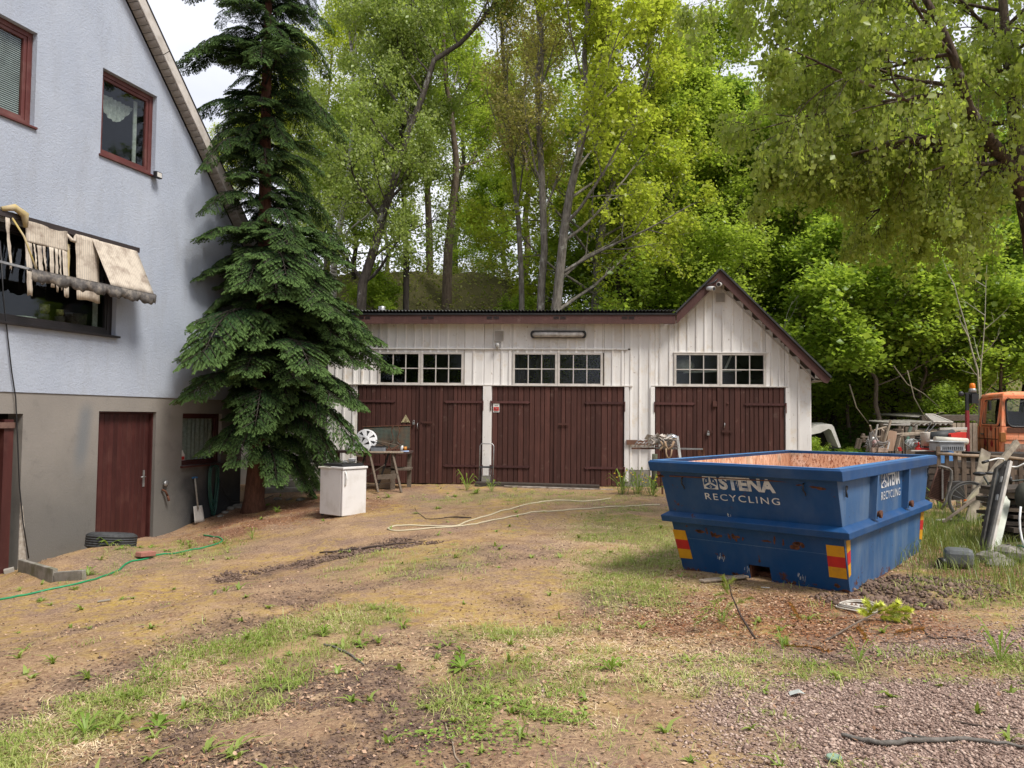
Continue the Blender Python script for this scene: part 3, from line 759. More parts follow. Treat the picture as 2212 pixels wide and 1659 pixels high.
# scalloped valance
vs = []; fs = []; N = 120
for i in range(N+1):
    u = -1.60+2.27*i/N
    s = abs(math.sin(math.pi*(u*3.1)))**.7
    dz = .115+.055*s+.01*math.sin(i*.9)
    vs += [(u, -.488, 3.53), (u, -.49-.01*math.sin(i*.35), 3.53-dz*.5), (u, -.485-.02*math.sin(i*.35), 3.53-dz)]
for i in range(N): b = 3*i; fs += [(b, b+3, b+4, b+1), (b+1, b+4, b+5, b+2)]
m = MB(); m.add(vs, fs, True); o = m.build('valance', M_CLOTHD, aw); o.modifiers.new('t', 'SOLIDIFY').thickness = .004
# things on the inner window sill
bw = MB(); bw.lathe([(.0, 0), (.13, 0), (.17, .05), (.2, .13), (.19, .13), (.16, .06), (0, .03)], 20)
tag(bw.build('planter_bowl', simple('pale_glazed_pot', (.48,.50,.42), (.35,.37,.31), 30, .4, .6, 40), None, hw(-.98, .42, 2.862)), 'pale hammered bowl on the sill behind the large window', 'bowl')
for i, (u, sz, lb) in enumerate([(-.60, .075, 'larger yellow spotted cup behind the large window glass'), (-.33, .055, 'smaller yellow spotted cup behind the large window glass')]):
    c = MB(); c.lathe([(0, 0), (sz*.6, 0), (sz, sz*.8), (sz*.95, sz*2), (sz*.8, sz*2), (sz*.8, sz), (0, .02)], 14)
    tag(c.build('cup', simple('yellow_cup', (.40,.36,.12), (.10,.09,.03), 30, .5), None, hw(u, .42, 3.08)), lb, 'cup', 'cups behind the window')
    p = MB(); p.lathe([(0, 0), (.06, 0), (.075, .2), (.07, .22), (0, .22)], 12)
    tag(p.build('sill_pot', simple('dark_pot', (.06,.05,.035), None, 10), None, hw(u, .42, 2.862)), ['dark pot carrying the larger yellow cup', 'dark pot carrying the smaller yellow cup'][i], 'pot', 'pots behind the window')
bk = MB(); bk.lathe([(0, 0), (.13, 0), (.15, .3), (.14, .3), (.12, .02)], 16); tag(bk.build('wicker_basket', simple('dark_wicker', (.10,.08,.05), (.04,.03,.02), 40, .9, .8), None, hw(-.02, .42, 2.862)), 'dark wicker basket at the right end of the large window', 'basket')
# floodlight at the lower corner of the right upper window
fl = thing('floodlight', 'small black floodlight at the corner of the upper window sill', 'lamp', hw(1.02, -.10, 5.66), HROT)
m = MB(); m.box(-.07, .07, -.05, .02, -.055, .055); m.build('housing', M_BLACKPL, fl, bevel=.008)
m = MB(); m.box(-.05, .05, -.056, -.051, -.038, .038); m.build('lens', M_WHITE, fl)
m = MB(); m.bar((0, .02, 0), (-.02, .09, -.01), .02, .02); m.build('bracket', M_BLACKPL, fl)
# cable down the wall
m = MB(); pts = []
for px, py in ((0, 520), (8, 650), (25, 800), (34, 860), (38, 950), (42, 1050), (50, 1130), (62, 1206)):
    d = at(px, py, 1) - Vector((0,0,CAMZ)); c0 = Vector((0, 0, CAMZ)); q = HP + HO*.05
    t = (q-c0).dot(HO)/d.dot(HO); pts.append(c0+d*t)
m.tube(pts, .009, 5); tag(m.build('cable', M_BLACKPL), 'thin black cable hanging down the house wall from the awning', 'cable')
# tap + pipe
tp = thing('wall_tap', 'garden tap with round white handle above a short pipe by the cellar door', 'tap', hw(1.50, 0, .39), HROT)
m = MB(); m.lathe([(.0, 0), (.05, 0), (.055, .02), (.03, .03), (0, .03)], 14, Matrix.Translation((0, -.04, 0)) @ Matrix.Rotation(R(90), 4, 'X')); m.build('hand_wheel', M_METAL, tp)
m = MB(); m.tube([(0, -.0, 0), (0, -.05, 0)], .015, 8); m.build('spindle', M_METAL, tp)
m = MB(); m.tube([(-.06, -.02, -.10), (-.02, -.06, -.13), (.02, -.07, -.21)], .018, 8); m.tube([(.02, -.07, -.21), (.045, -.075, -.28), (.05, -.075, -.30)], .022, 8); m.build('spout', M_RUST, tp)
# shovel
sp = hw(2.24, -.16, 0); zb = gt(sp.x, sp.y)
sh = thing('shovel', 'small shovel with blue grip leaning on the house wall', 'shovel', (sp.x, sp.y, zb), HROT)
b0 = Vector((0, 0, 0)); b1 = Vector((0, .13, .82))
m = MB(); m.tube([b0.lerp(b1, .3), b0.lerp(b1, .7), b1], .016, 8); m.build('shaft', simple('grey_wood', (.32,.29,.25), None, 20), sh)
m = MB(); m.bar(b1-Vector((.07, 0, 0)), b1+Vector((.07, 0, 0)), .03, .03); m.build('grip', simple('blue_plastic', (.04,.14,.32), None, 8, .5), sh, bevel=.008)
m = MB(); vs = []; fs = []
for j in range(6):
    for i in range(7):
        uu = -.13+.26*i/6; q = j/5; vs.append((uu*(1-.12*q), .02+.055*q-.06*(i/3-1)**2*.5, .30*q+.01))
for j in range(5):
    for i in range(6): b = j*7+i; fs.append((b, b+1, b+8, b+7))
m.add(vs, fs, True); o = m.build('blade', M_WHITEP, sh); o.modifiers.new('t', 'SOLIDIFY').thickness = .004
# hose reel on the wall
hr = thing('hose_hanger', 'wire hose hanger on the house wall beneath the cellar window', 'hose rack', hw(2.72, 0, .52), HROT)
for rr_ in (.19, .12):
    m = MB(); m.tube([(rr_*math.cos(a), -.10 if rr_ > .15 else -.05, rr_*math.sin(a)) for a in np.linspace(0, math.pi, 14)], .007, 5); m.build('hoop', M_DKMETAL, hr)
for a in (0, .8, 1.57, 2.3, 3.14):
    m = MB(); m.tube([(.12*math.cos(a), 0, .12*math.sin(a)), (.12*math.cos(a), -.05, .12*math.sin(a)), (.19*math.cos(a), -.10, .19*math.sin(a))], .006, 5); m.build('spoke', M_DKMETAL, hr)
M_HOSEG = simple('dark_green_hose', (.02, .085, .065), (.015, .06, .05), 10, .35)
m = MB(); rr_ = random.Random(3); pts = []
for k in range(11):
    w = rr_.uniform(.07, .13); d = rr_.uniform(.62, .92); yo = -.03-.006*k
    for t in np.linspace(0, 2*math.pi, 22)[:-1]:
        s_ = math.sin(t); z = .07*s_ if s_ > 0 else d*s_
        ww = w*(1 if s_ > 0 else (1+.15*math.sin(-s_*3)))
        pts.append((ww*math.cos(t)+.01*math.sin(k), yo, z+.02))
m.tube(pts, .011, 6); tag(m.build('coiled_hose', M_HOSEG, None, hw(2.72, 0, .55), (0, 0, HROT)), 'dark green hose coiled on the wall hanger', 'hose')
m = MB(); P = [hw(2.85, -.06, .45), hw(3.0, -.08, .1), hw(3.25, -.1, -.1), hw(3.5, -.14, -.13)]
for q in (.2, .5, .9): p_ = hw(3.5+q, -.2, 0); P.append(Vector((p_.x, p_.y, gt(p_.x, p_.y)+.02)))
m.tube(P, .009, 5); tag(m.build('cable', M_BLACKPL), 'black cable sagging from the hose hanger round the house corner', 'cable')

# ================================================================ GARAGE
GROT = R(-4.53)
GP = Vector((0, 17.4, 0))
GMX = Matrix.Translation(GP) @ Matrix.Rotation(GROT, 4, 'Z')
def gw(u, y, z): return GMX @ Vector((u, y, z))
garage = thing('garage', 'long white timber garage with three pairs of brown doors and a steep right gable', 'garage', GP, GROT)
g = NG('white_cladding_paint')
n1 = g.noise(1.3, 6, .65, stretch=(1, 1, .5), co='World'); n2 = g.noise(2.2, 6, .7, co='World'); nv = g.noise(14, 5, .7, stretch=(3, 1, .08), co='World')
col = g.mix(g.ramp(n1, .38, .62), (.78, .76, .74), (.68, .655, .635))
col = g.mix(g.math('MULTIPLY', g.ramp(n2, .55, .70), .6), col, (.60, .48, .33))
col = g.mix(g.math('MULTIPLY', g.ramp(nv, .60, .75), .6), col, (.33, .30, .27))
col = g.mix(g.math('MULTIPLY', g.ramp(g.noise(11, 6, .7, co='World'), .64, .68), .7), col, (.25, .17, .12))
hv = g.n('ShaderNodeHueSaturation'); g.l(g.math('ADD', g.math('MULTIPLY', g.orand(), .16), .92), hv.inputs['Value']); g.l(col, hv.inputs['Color'])
g.pbsdf(hv.outputs[0], .75, 0, g.bump(nv, .35, .006), .25); M_CLAD = g.m
M_BROWN = None
def brownwood(name, c1, c2):
    g = NG(name)
    nv = g.noise(10, 6, .7, stretch=(4, 1, .10), co='World'); n2 = g.noise(1.5, 4, co='World'); nd = g.noise(6, 6, .7, co='World')
    col = g.mix(g.ramp(nv, .35, .7), c1, c2)
    col = g.mix(g.math('MULTIPLY', g.ramp(n2, .5, .7), .35), col, tuple(c*1.5 for c in c1))
    col = g.mix(g.math('MULTIPLY', g.ramp(nd, .60, .70), .45), col, (.16, .11, .09))
    hv = g.n('ShaderNodeHueSaturation'); g.l(g.math('ADD', g.math('MULTIPLY', g.orand(), .55), .72), hv.inputs['Value']); g.l(col, hv.inputs['Color'])
    g.pbsdf(hv.outputs[0], .7, 0, g.bump(nv, .5, .006), .25); return g.m
M_BROWN = brownwood('brown_stained_board', (.080, .032, .025), (.046, .019, .0155))
M_HINGE = brownwood('brown_hinge_lightened', (.085, .034, .031), (.060, .024, .022))  # lighter door brown; the shading round the hinges is put into their colour
M_FASC = brownwood('brown_fascia_paint', (.095, .046, .040), (.065, .032, .029))
WIN = [(-3.09, -1.11, 2.33, 3.07), (.01, 2.04, 2.33, 3.07), (3.62, 5.62, 2.34, 3.07)]
DOR = [(-3.56, -.66, -1, 2.31), (-.46, 2.52, -1, 2.31), (3.20, 6.03, -1, 2.32)]
POST = (-.66, -.46, -1, 2.31)
pj = lambda u, z, off: (u*(1-off/17.4), 1.6+(z-1.6)*(1-off/17.4))
AP = pj(4.65, 4.93, .27); RL = pj(3.69, 3.96, .27); RRt = pj(7.02, 2.53, .27)
sl = (AP[1]-RL[1])/(AP[0]-RL[0]); sr = (AP[1]-RRt[1])/(RRt[0]-AP[0])
def gtopz(u):
    if u < 3.45: return 3.74
    return min(AP[1]-sl*abs(u-AP[0]) if u < AP[0] else AP[1]-sr*(u-AP[0]), 9)-.10
# structural wall behind the cladding
mb = MB(); wall_cols(mb, .03, .12, -4.3, 6.59, -.3, lambda u: gtopz(u)-.01, WIN+DOR, [3.45, AP[0]]); mb.build('wall_core', simple('dark_core', (.12,.10,.08), None, 4), garage)
mb = MB(); mb.box(6.5, 6.6, .125, 5.5, -.2, 2.75); mb.box(-4.3, -4.2, .125, 5.5, -.2, 3.7); mb.build('side_wall', M_CLAD, garage)
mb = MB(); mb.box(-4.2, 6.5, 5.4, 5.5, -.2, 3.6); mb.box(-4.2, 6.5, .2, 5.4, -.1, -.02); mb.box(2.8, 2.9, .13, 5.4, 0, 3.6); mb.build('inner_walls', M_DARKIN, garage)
bd = pk.mesh('board', M_CLAD)
def segs(u, zb, zt, splits=()):
    hs = [h for h in WIN+DOR if h[0]-.02 < u < h[1]+.02]
    cur = [(zb, zt)]
    for h in hs:
        nw = []
        for a, b in cur:
            if h[3] <= a or h[2] >= b: nw.append((a, b)); continue
            if h[2] <= a and h[3] < b: nw.append((h[3], b))
            elif h[2] > a and h[3] < b: nw += [(a, h[2]), (h[3], b)]
            else: nw.append((a, b))
        cur = nw
    for s in splits:
        nw = []
        for a, b in cur:
            if a < s-.05 and b > s+.05: nw += [(a, s-.02), (s+.02, b)]
            else: nw.append((a, b))
        cur = nw
    return [c for c in cur if c[1]-c[0] > .06]
rr_ = random.Random(11); edges = [-4.28]
while edges[-1] < 6.5: edges.append(edges[-1]+rr_.uniform(.175, .225))
edges[-1] = 6.60
hed = sorted(set([h[i] for h in WIN+DOR for i in (0, 1)]))
for u0, u1 in zip(edges[:-1], edges[1:]):
    cs = [u0]+[h for h in hed if u0+.02 < h < u1-.02]+[u1]
    for a, b in zip(cs[:-1], cs[1:]):
        um = (a+b)/2
        zb = .46 if 2.5 < um < 3.22 else (.12 if um > 6 else .1)
        sp_ = (3.15,) if um < 2.62 else ((3.08,) if 3.6 < um < 5.68 else ())
        for z0, z1 in segs(um, zb, min(gtopz(a), gtopz(b)) if abs(gtopz(a)-gtopz(b)) > .01 else gtopz(um), sp_):
            link('board', bd, garage, (um, .016, (z0+z1)/2), None, (b-a-.004, .022, z1-z0))
for u in edges[1:-1]:
    if any(abs(u-h) < .03 for h in hed): continue
    zb = .46 if 2.5 < u < 3.22 else .1
    sp_ = (3.15,) if u < 2.62 else ((3.08,) if 3.6 < u < 5.68 else ())
    for z0, z1 in segs(u, zb, gtopz(u)-.02, sp_):
        link('batten', bd, garage, (u+rr_.uniform(-.004, .004), -.006, (z0+z1)/2), None, (.046, .020, z1-z0))
tr = MB(); tr.box(-4.3, 2.60, -.035, .0, 3.135, 3.165); tr.build('moulding', M_CLAD, garage, bevel=.004)
tr = MB(); tr.box(-4.3, 2.70, -.05, .01, 2.308, 2.332); tr.build('door_head_drip', M_WHITEP, garage, bevel=.003)
tr = MB(); tr.box(3.12, 6.10, -.04, .01, 2.318, 2.342); tr.build('door_head_drip', M_WHITEP, garage, bevel=.003)
tr = MB(); tr.box(3.60, 5.68, -.03, .0, 3.07, 3.095); tr.build('moulding', M_CLAD, garage, bevel=.003)
for a, b, z0, z1 in ((-.655, -.465, .28, 2.305), (2.525, 2.62, .2, 2.30), (3.10, 3.195, .3, 2.31), (6.035, 6.13, .15, 2.31)):
    tr = MB(); tr.box(a, b, -.045, .03, z0, z1); tr.build('door_post', M_CLAD, garage, bevel=.005)
tr = MB(); tr.box(-.68, -.44, -.05, .2, -.1, .275); tr.build('post_footing', M_CONC, garage)
tr = MB(); tr.box(2.53, 3.19, -.02, .2, -.2, .45); tr.build('foundation', M_CONC, garage)
tr = MB(); tr.box(6.04, 6.6, -.02, .2, -.2, .13); tr.build('foundation', M_CONC, garage)
tr = MB(); tr.box(-4.3, -3.58, -.02, .2, -.2, .2); tr.build('foundation', M_CONC, garage)
# windows
M_GGLASS = glass_mat('dusty_garage_glass', rough=.12)
for (a, b, z0, z1) in WIN:
    mid = (a+b)/2
    for (u0, u1) in ((a, mid-.003), (mid+.003, b)):
        f = MB(); w = .05
        f.box(u0, u0+w, -.02, .04, z0, z1); f.box(u1-w, u1, -.02, .04, z0, z1); f.box(u0+w, u1-w, -.02, .04, z0, z0+.04); f.box(u0+w, u1-w, -.02, .04, z1-.045, z1)
        zi0, zi1 = z0+.04, z1-.045; zm = (zi0+zi1)/2; pw = (u1-u0-2*w)/3
        for i in (1, 2): f.box(u0+w+pw*i-.011, u0+w+pw*i+.011, -.01, .03, zi0, zi1)
        for i in range(3): f.box(u0+w+pw*i+(.011 if i else 0), u0+w+pw*(i+1)-(.011 if i < 2 else 0), -.0085, .0285, zm-.011, zm+.011)
        wn = f.build('window', M_WHITEP, garage, bevel=.003)
        pme = MB(); pme.box(-.5, .5, 0, .004, -.5, .5); pme = pme.mesh('pane', M_GGLASS)
        for i in range(3):
            for j in range(2):
                link('pane', pme, wn, (u0+w+pw*(i+.5), .008, zi0+(zi1-zi0)*(.25+.5*j)), (R(rr_.uniform(-1.2, 1.2)), 0, R(rr_.uniform(-1.2, 1.2))), (pw-.018, 1, (zi1-zi0)/2-.018))
# doors
DPM = plank_mesh(M_BROWN)
def leaf(u0, u1, z0, z1, hinge_side, label=None):
    b = MB(); b.box(u0+.005, u1-.005, .02, .05, z0+.02, z1-.01); d = b.build('door_leaf', M_BROWN, garage)
    u = u0
    while u < u1-.04:
        w = min(rr_.uniform(.085, .14), u1-u)
        if u1-u-w < .05: w = u1-u
        link('plank', DPM, d, (u+w/2, .005+rr_.uniform(-.002, .002), (z0+z1)/2+rr_.uniform(-.006, .006)), None, (w-.007, .026, z1-z0))
        u += w
    for z in (1.94, .49):
        h = MB(); L = .90
        s = 1 if hinge_side == 'L' else -1; x0 = u0-.02 if s > 0 else u1+.02
        pts = [(x0, z-.025), (x0+s*(L-.1), z-.025), (x0+s*(L-.07), z-.036), (x0+s*L, z), (x0+s*(L-.07), z+.036), (x0+s*(L-.1), z+.025), (x0, z+.025)]
        if s < 0: pts = pts[::-1]
        h.prism(pts, -.030, -.010)
        for q in (.1, .45, .8): h.sphere((x0+s*q*L, -.024, z), .012, 6)
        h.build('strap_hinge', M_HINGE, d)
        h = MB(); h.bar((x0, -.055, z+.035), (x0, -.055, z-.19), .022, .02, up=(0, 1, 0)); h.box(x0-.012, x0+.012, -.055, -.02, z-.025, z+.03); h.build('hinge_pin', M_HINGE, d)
    return d
zb = .085
d1 = leaf(-3.54, -2.10, zb, 2.295, 'L'); d2 = leaf(-2.09, -.67, zb, 2.295, 'R'); d3 = leaf(-.45, 1.01, zb, 2.295, 'L'); d4 = leaf(1.02, 2.51, zb, 2.295, 'R')
d5 = leaf(3.21, 4.60, .1, 2.305, 'L'); d6 = leaf(4.61, 6.02, .1, 2.305, 'R')
for d, u, z0 in ((d2, -2.07, zb), (d4, 1.0, zb), (d6, 4.60, .1)):
    b = MB(); b.box(u-.035, u+.035, -.032, -.012, z0, 2.29); b.build('cover_strip', M_BROWN, d, bevel=.003)
def bolt(d, u0, u1, z):
    b = MB(); b.prism([(u0, z-.02), (u1-.04, z-.02), (u1, z), (u1-.04, z+.02), (u0, z+.02)], -.045, -.033); b.build('latch_bar', M_BROWN, d)
bolt(d2, -2.06, -1.80, 1.47); bolt(d4, 1.05, 1.31, 1.46); bolt(d5, 4.32, 4.5, 1.33); bolt(d6, 4.66, 4.92, 1.34)
b = MB(); b.box(4.46, 4.55, -.05, -.012, 1.88, 2.0); b.build('lock_block', M_BROWN, d5, bevel=.004)
b = MB(); b.sphere((4.79, -.02, 1.95), .022, 8); b.build('knob', M_BROWN, d6)
b = MB(); b.tube([(4.72, -.02, 1.52), (4.72, -.05, 1.5), (4.71, -.05, 1.42)], .01, 6); b.build('handle', M_METAL, d6)
b = MB(); b.tube([(-2.14, -.02, 1.45), (-2.145, -.06, 1.42), (-2.145, -.06, 1.34), (-2.14, -.02, 1.31)], .009, 6); b.build('handle', M_METAL, d1)
def padlock(u, z, lb):
    t = thing('padlock', lb, 'padlock', gw(u, -.045, z), GROT, 'padlocks on the garage doors')
    b = MB(); b.box(-.028, .028, -.016, .012, -.06, .0); b.build('body', M_METAL, t, bevel=.008)
    b = MB(); b.tube([(-.018, 0, 0)]+[(.018*-math.cos(a), 0, .02+.02*math.sin(a)) for a in np.linspace(0, math.pi, 7)]+[(.018, 0, 0)], .006, 6); b.build('shackle', M_METAL, t)
padlock(-2.235, 1.47, 'steel padlock beside the triangular sign on the left doors'); padlock(4.36, 1.30, 'steel padlock on the right gable doors')
# roof of the long part, corrugated
vs = []; fs = []; N = 105*6; U0, U1 = -4.75, 3.62
for i in range(N+1):
    u = U0+(U1-U0)*i/N; z = .018*math.sin(2*math.pi*u/.0765)
    for (y, h) in ((-.34, 0), (5.7, .42)):
        for t in (0, -.008): vs.append((u, y, 3.985+h+z+t))
for i in range(N):
    b = 4*i; c = b+4
    fs += [(b, c, c+2, b+2), (b+1, b+3, c+3, c+1), (b, b+1, c+1, c)]
m = MB(); m.add(vs, fs, True); m.build('corrugated_roof', M_ROOF, garage)
fz0 = pj(0, 3.725, .27)[1]; fz1 = pj(0, 3.945, .27)[1]
m = MB(); m.box(-4.7, RL[0]-.015, -.29, -.265, fz0, fz1-.02); fo = m.build('fascia_board', M_FASC, garage)
m = MB(); m.box(-4.7, RL[0], -.31, -.26, fz1-.018, fz1+.02); m.build('roof_edge_trim', M_ROOF, garage)
m = MB(); m.box(-4.7, 3.3, -.262, -.0, 3.73, 3.745); m.build('eaves_board', M_WHITEP, garage)
for u in (-3.35, -1.9, -.42, 1.07, 2.58):
    for s in (-.075, .075):
        v = MB()
        for k in range(3): v.box(u+s-.062, u+s+.062, -.295, -.289, 3.795+k*.022, 3.807+k*.022)
        v.build('vent_slot', M_BLACKF, fo)
# gable roof
for (P, Q, sgn) in ((RL, AP, -1), (AP, RRt, 1)):
    d = Vector((Q[0]-P[0], 0, Q[1]-P[1])); L = d.length; d.normalize(); n = Vector((-d.z, 0, d.x))
    if n.z < 0: n = -n
    def pt(p, s, o): return (p[0]+d.x*s+n.x*o, p[1]+d.z*s+n.z*o)
    a0 = -.10 if sgn < 0 else 0; a1 = 0 if sgn < 0 else L
    poly = [pt(P, a0, -.165), pt(Q, 0, -.165), pt(Q, 0, -.005), pt(P, a0, -.005)]
    if sgn < 0: poly = [pt(P, -.16, -.165), (AP[0]-.001, AP[1]-.24), (AP[0]-.001, AP[1]-.008), pt(P, .0, -.005)]
    else: poly = [(AP[0]+.001, AP[1]-.24), pt(Q, -.03, -.165), pt(Q, .04, -.12), pt(Q, .02, -.005), (AP[0]+.001, AP[1]-.008)]
    m = MB(); m.prism(poly, -.29, -.262); m.build('rake_board', M_FASC, garage)
    pr = [pt(P, 0, 0), pt(Q, 0, 0), pt(Q, 0, .04), pt(P, 0, .04)]
    m = MB(); m.prism(pr, -.33, 5.8); m.build('roof_slope', M_ROOF, garage)
    sf = [pt(P, .0, -.075), pt(Q, 0, -.075), pt(Q, 0, -.055), pt(P, 0, -.055)]
    m = MB(); m.prism(sf, -.26, -.0); m.build('verge_soffit', M_WHITEP, garage)
    m = MB(); m.prism([pt(P, .12, -.20), pt(Q, -.15, -.20), pt(Q, -.15, -.17), pt(P, .12, -.17)], -.03, .0); m.build('verge_trim', M_WHITEP, garage)
m = MB(); m.prism([(6.61, 2.52), (6.61, 2.86), (6.88, 2.60), (6.86, 2.50), (6.78, 2.47)], -.26, -.22); m.build('eaves_bracket', M_WHITEP, garage)
m = MB(); m.box(6.62, 6.88, -.2, 5.5, 2.46, 2.48); m.build('eaves_soffit', M_GREYW, garage)
# fittings
def louvre(u0, u1, z0, z1, lb, n):
    t = thing('wall_vent', lb, 'vent', gw(0, 0, 0), GROT, 'louvred vents on the garage wall')
    b = MB(); b.box(u0-.015, u1+.015, -.022, -.016, z0-.015, z1+.015); b.build('backplate', M_CLAD, t)
    for k in range(n):
        z = z0+(z1-z0)*(k+.5)/n
        b = MB(); b.add([(u0, -.022, z+.012), (u1, -.022, z+.012), (u1, -.045, z-.012), (u0, -.045, z-.012)], [(0, 3, 2, 1)]); b.build('slat', M_WHITEP, t)
louvre(-.40, -.20, 3.33, 3.56, 'white louvred vent above the bulkhead lamp', 8)
louvre(4.53, 4.73, 4.21, 4.42, 'white louvred vent high in the gable', 8)
bl = thing('bulkhead_lamp', 'small caged bulkhead lamp below the wall vent', 'lamp', gw(-.33, -.03, 3.24), GROT)
b = MB(); b.lathe([(.05, 0), (.055, .02), (.02, .03)], 12, Matrix.Translation((0, 0, .0)) @ Matrix.Rotation(R(90), 4, 'X')); b.build('base', M_METAL, bl)
b = MB(); b.sphere((0, -.06, -.02), .045, 10, (1, 1, 1.5)); b.build('globe', M_WHITE, bl)
for a in range(4): 
    b = MB(); c_, s_ = math.cos(a*.785)*.055, math.sin(a*.785)*.055
    b.tube([(-c_, -.02, -s_*1.4-.02), (-c_*.8, -.10, -s_*1.2-.02), (c_*.8, -.10, s_*1.2-.02), (c_, -.02, s_*1.4-.02)], .004, 5); b.build('cage_wire', M_METAL, bl)
fl = thing('strip_light', 'long weathered fluorescent strip light under the garage eaves', 'light', gw(1.04, -.04, 3.475), GROT)
b = MB(); pts = [(-.63+.055+.055*math.cos(a), .085*math.sin(a)) for a in np.linspace(math.pi/2, 3*math.pi/2, 8)]+[(.63-.055+.055*math.cos(a), .085*math.sin(a)) for a in np.linspace(-math.pi/2, math.pi/2, 8)]
b.prism(pts, -.05, .0); b.build('housing', M_BLACKF, fl, bevel=.004)
b = MB(); b.tube([(-.57, -.07, -.01), (-.53, -.085, -.01), (.53, -.085, -.01), (.57, -.07, -.01)], [.03, .062, .062, .03], 12); b.build('diffuser', simple('dirty_diffuser', (.50,.47,.44), (.30,.28,.26), 9, .5, .2, dirt=(.15,.12,.1), damt=.6), fl)
# signs
M_YS = simple('faded_yellow_sign', (.58, .50, .28), (.50, .44, .26), 9, .6)
M_INK = simple('dark_ink', (.03, .025, .02), None, 5)
t = thing('triangle_sign', 'small yellow triangular warning sign on the left garage doors', 'sign', gw(-2.425, -.012, 1.455), GROT)
b = MB(); b.prism([(-.105, 0), (.105, 0), (0, .18)], -.006, 0); b.build('plate', M_YS, t)
b = MB()
for (p, q) in (((-.082, .012), (.082, .012)), ((.082, .012), (0, .155)), ((0, .155), (-.082, .012))): b.bar((p[0], -.008, p[1]), (q[0], -.008, q[1]), .003, .008, up=(0, 1, 0))
b.build('border', M_INK, t)
for z, w in ((.085, .03), (.065, .045), (.045, .06), (.028, .06)):
    b = MB(); b.box(-w/2, w/2, -.009, -.007, z-.004, z+.004); b.build('text_line', M_RUST, t)
def text_mesh(body, size, mat, name, offset=0.0, extrude=.002, spacing=1.0, shear=0.0, align='LEFT'):
    cu = bpy.data.curves.new(name, 'FONT'); cu.body = body; cu.size = size; cu.offset = offset; cu.extrude = extrude
    cu.space_character = spacing; cu.shear = shear; cu.align_x = align; cu.resolution_u = 4
    ob = bpy.data.objects.new(name, cu); COL.objects.link(ob)
    bpy.context.view_layer.update()
    me = bpy.data.meshes.new_from_object(ob.evaluated_get(bpy.context.evaluated_depsgraph_get()))
    COL.objects.unlink(ob); bpy.data.objects.remove(ob); bpy.data.curves.remove(cu)
    me.name = name; me.materials.clear(); me.materials.append(mat); return me
t = thing('alarm_sign', 'small red and white camera surveillance sign on the middle door', 'sign', gw(-.35, -.012, 1.815), GROT)
b = MB(); b.box(-.07, .07, -.006, 0, -.105, .105); b.build('plate', M_WHITE, t)
b = MB(); b.box(-.06, .06, -.009, -.007, -.07, .015); b.build('red_panel', M_RED, t)
b = MB(); b.bar((-.025, -.011, -.01), (.03, -.011, -.03), .004, .022, up=(0, 1, 0)); b.bar((0, -.011, -.02), (-.005, -.011, -.055), .004, .01, up=(0, 1, 0)); b.build('camera_symbol', M_WHITE, t)
b = MB(); b.box(-.04, .04, -.009, -.007, .04, .055); b.build('text_line', simple('grey_print', (.2,.22,.22)), t)
b = MB(); b.box(-.05, .05, -.009, -.007, -.09, -.082); b.build('text_line', M_INK, t)
# security cameras in the gable
for i, (u, z, r_, lb) in enumerate([(4.36, 4.47, 35, 'lower white security camera under the gable peak'), (4.55, 4.56, -20, 'upper white security camera under the gable peak')]):
    t = thing('security_camera', lb, 'camera', gw(u, -.36, z), GROT+R(r_), 'security cameras under the gable peak')
    b = MB(); b.tube([(-.0, .10, .0), (0, -.06, -.02), (0, -.10, -.03)], [.045, .05, .05], 12); b.build('body', M_WHITEPL, t)
    b = MB(); b.tube([(0, -.101, -.03), (0, -.106, -.031)], .038, 12); b.build('lens', M_BLACKPL, t)
    b = MB(); b.tube([(0, .06, .0), (0, .36, .06)], .012, 6); b.build('bracket', M_DKMETAL, t)
m = MB(); m.tube([gw(4.22, -.31, 4.50), gw(4.32, -.33, 4.55), gw(4.44, -.33, 4.60), gw(4.52, -.31, 4.68)], .016, 6); tag(m.build('camera_cable', M_BLACKPL), 'black cable bundle behind the gable security cameras', 'cable')
b = MB(); b.lathe([(.09,0),(.10,.03),(.07,.06),(.09,.1),(.0,.12)], 12); tag(b.build('roof_cowl', M_METAL, None, gw(-3.05, .1, 4.03)), 'small grey vent cowl on the left end of the garage roof', 'vent')
# clutter seen through the gable windows
m = MB(); m.sphere((0, 0, 0), .26, 14, (1, .6, .6)); tag(m.build('stored_dish', M_WHITEPL, None, gw(3.90, .55, 2.83)), 'pale round dish stored behind the left gable window', 'dish')
m = MB(); m.box(-.75, .55, -.05, .05, -.02, .02); tag(m.build('stored_board', M_WHITEPL, None, gw(4.65, .5, 2.70), (0, R(-2), GROT)), 'long white board stored behind the gable windows', 'board')
m = MB(); m.bar((0, 0, 0), (.16, 0, .36), .04, .04); tag(m.build('stored_batten', M_WHITEPL, None, gw(4.82, .45, 2.73)), 'tilted white batten behind the gable window', 'batten')
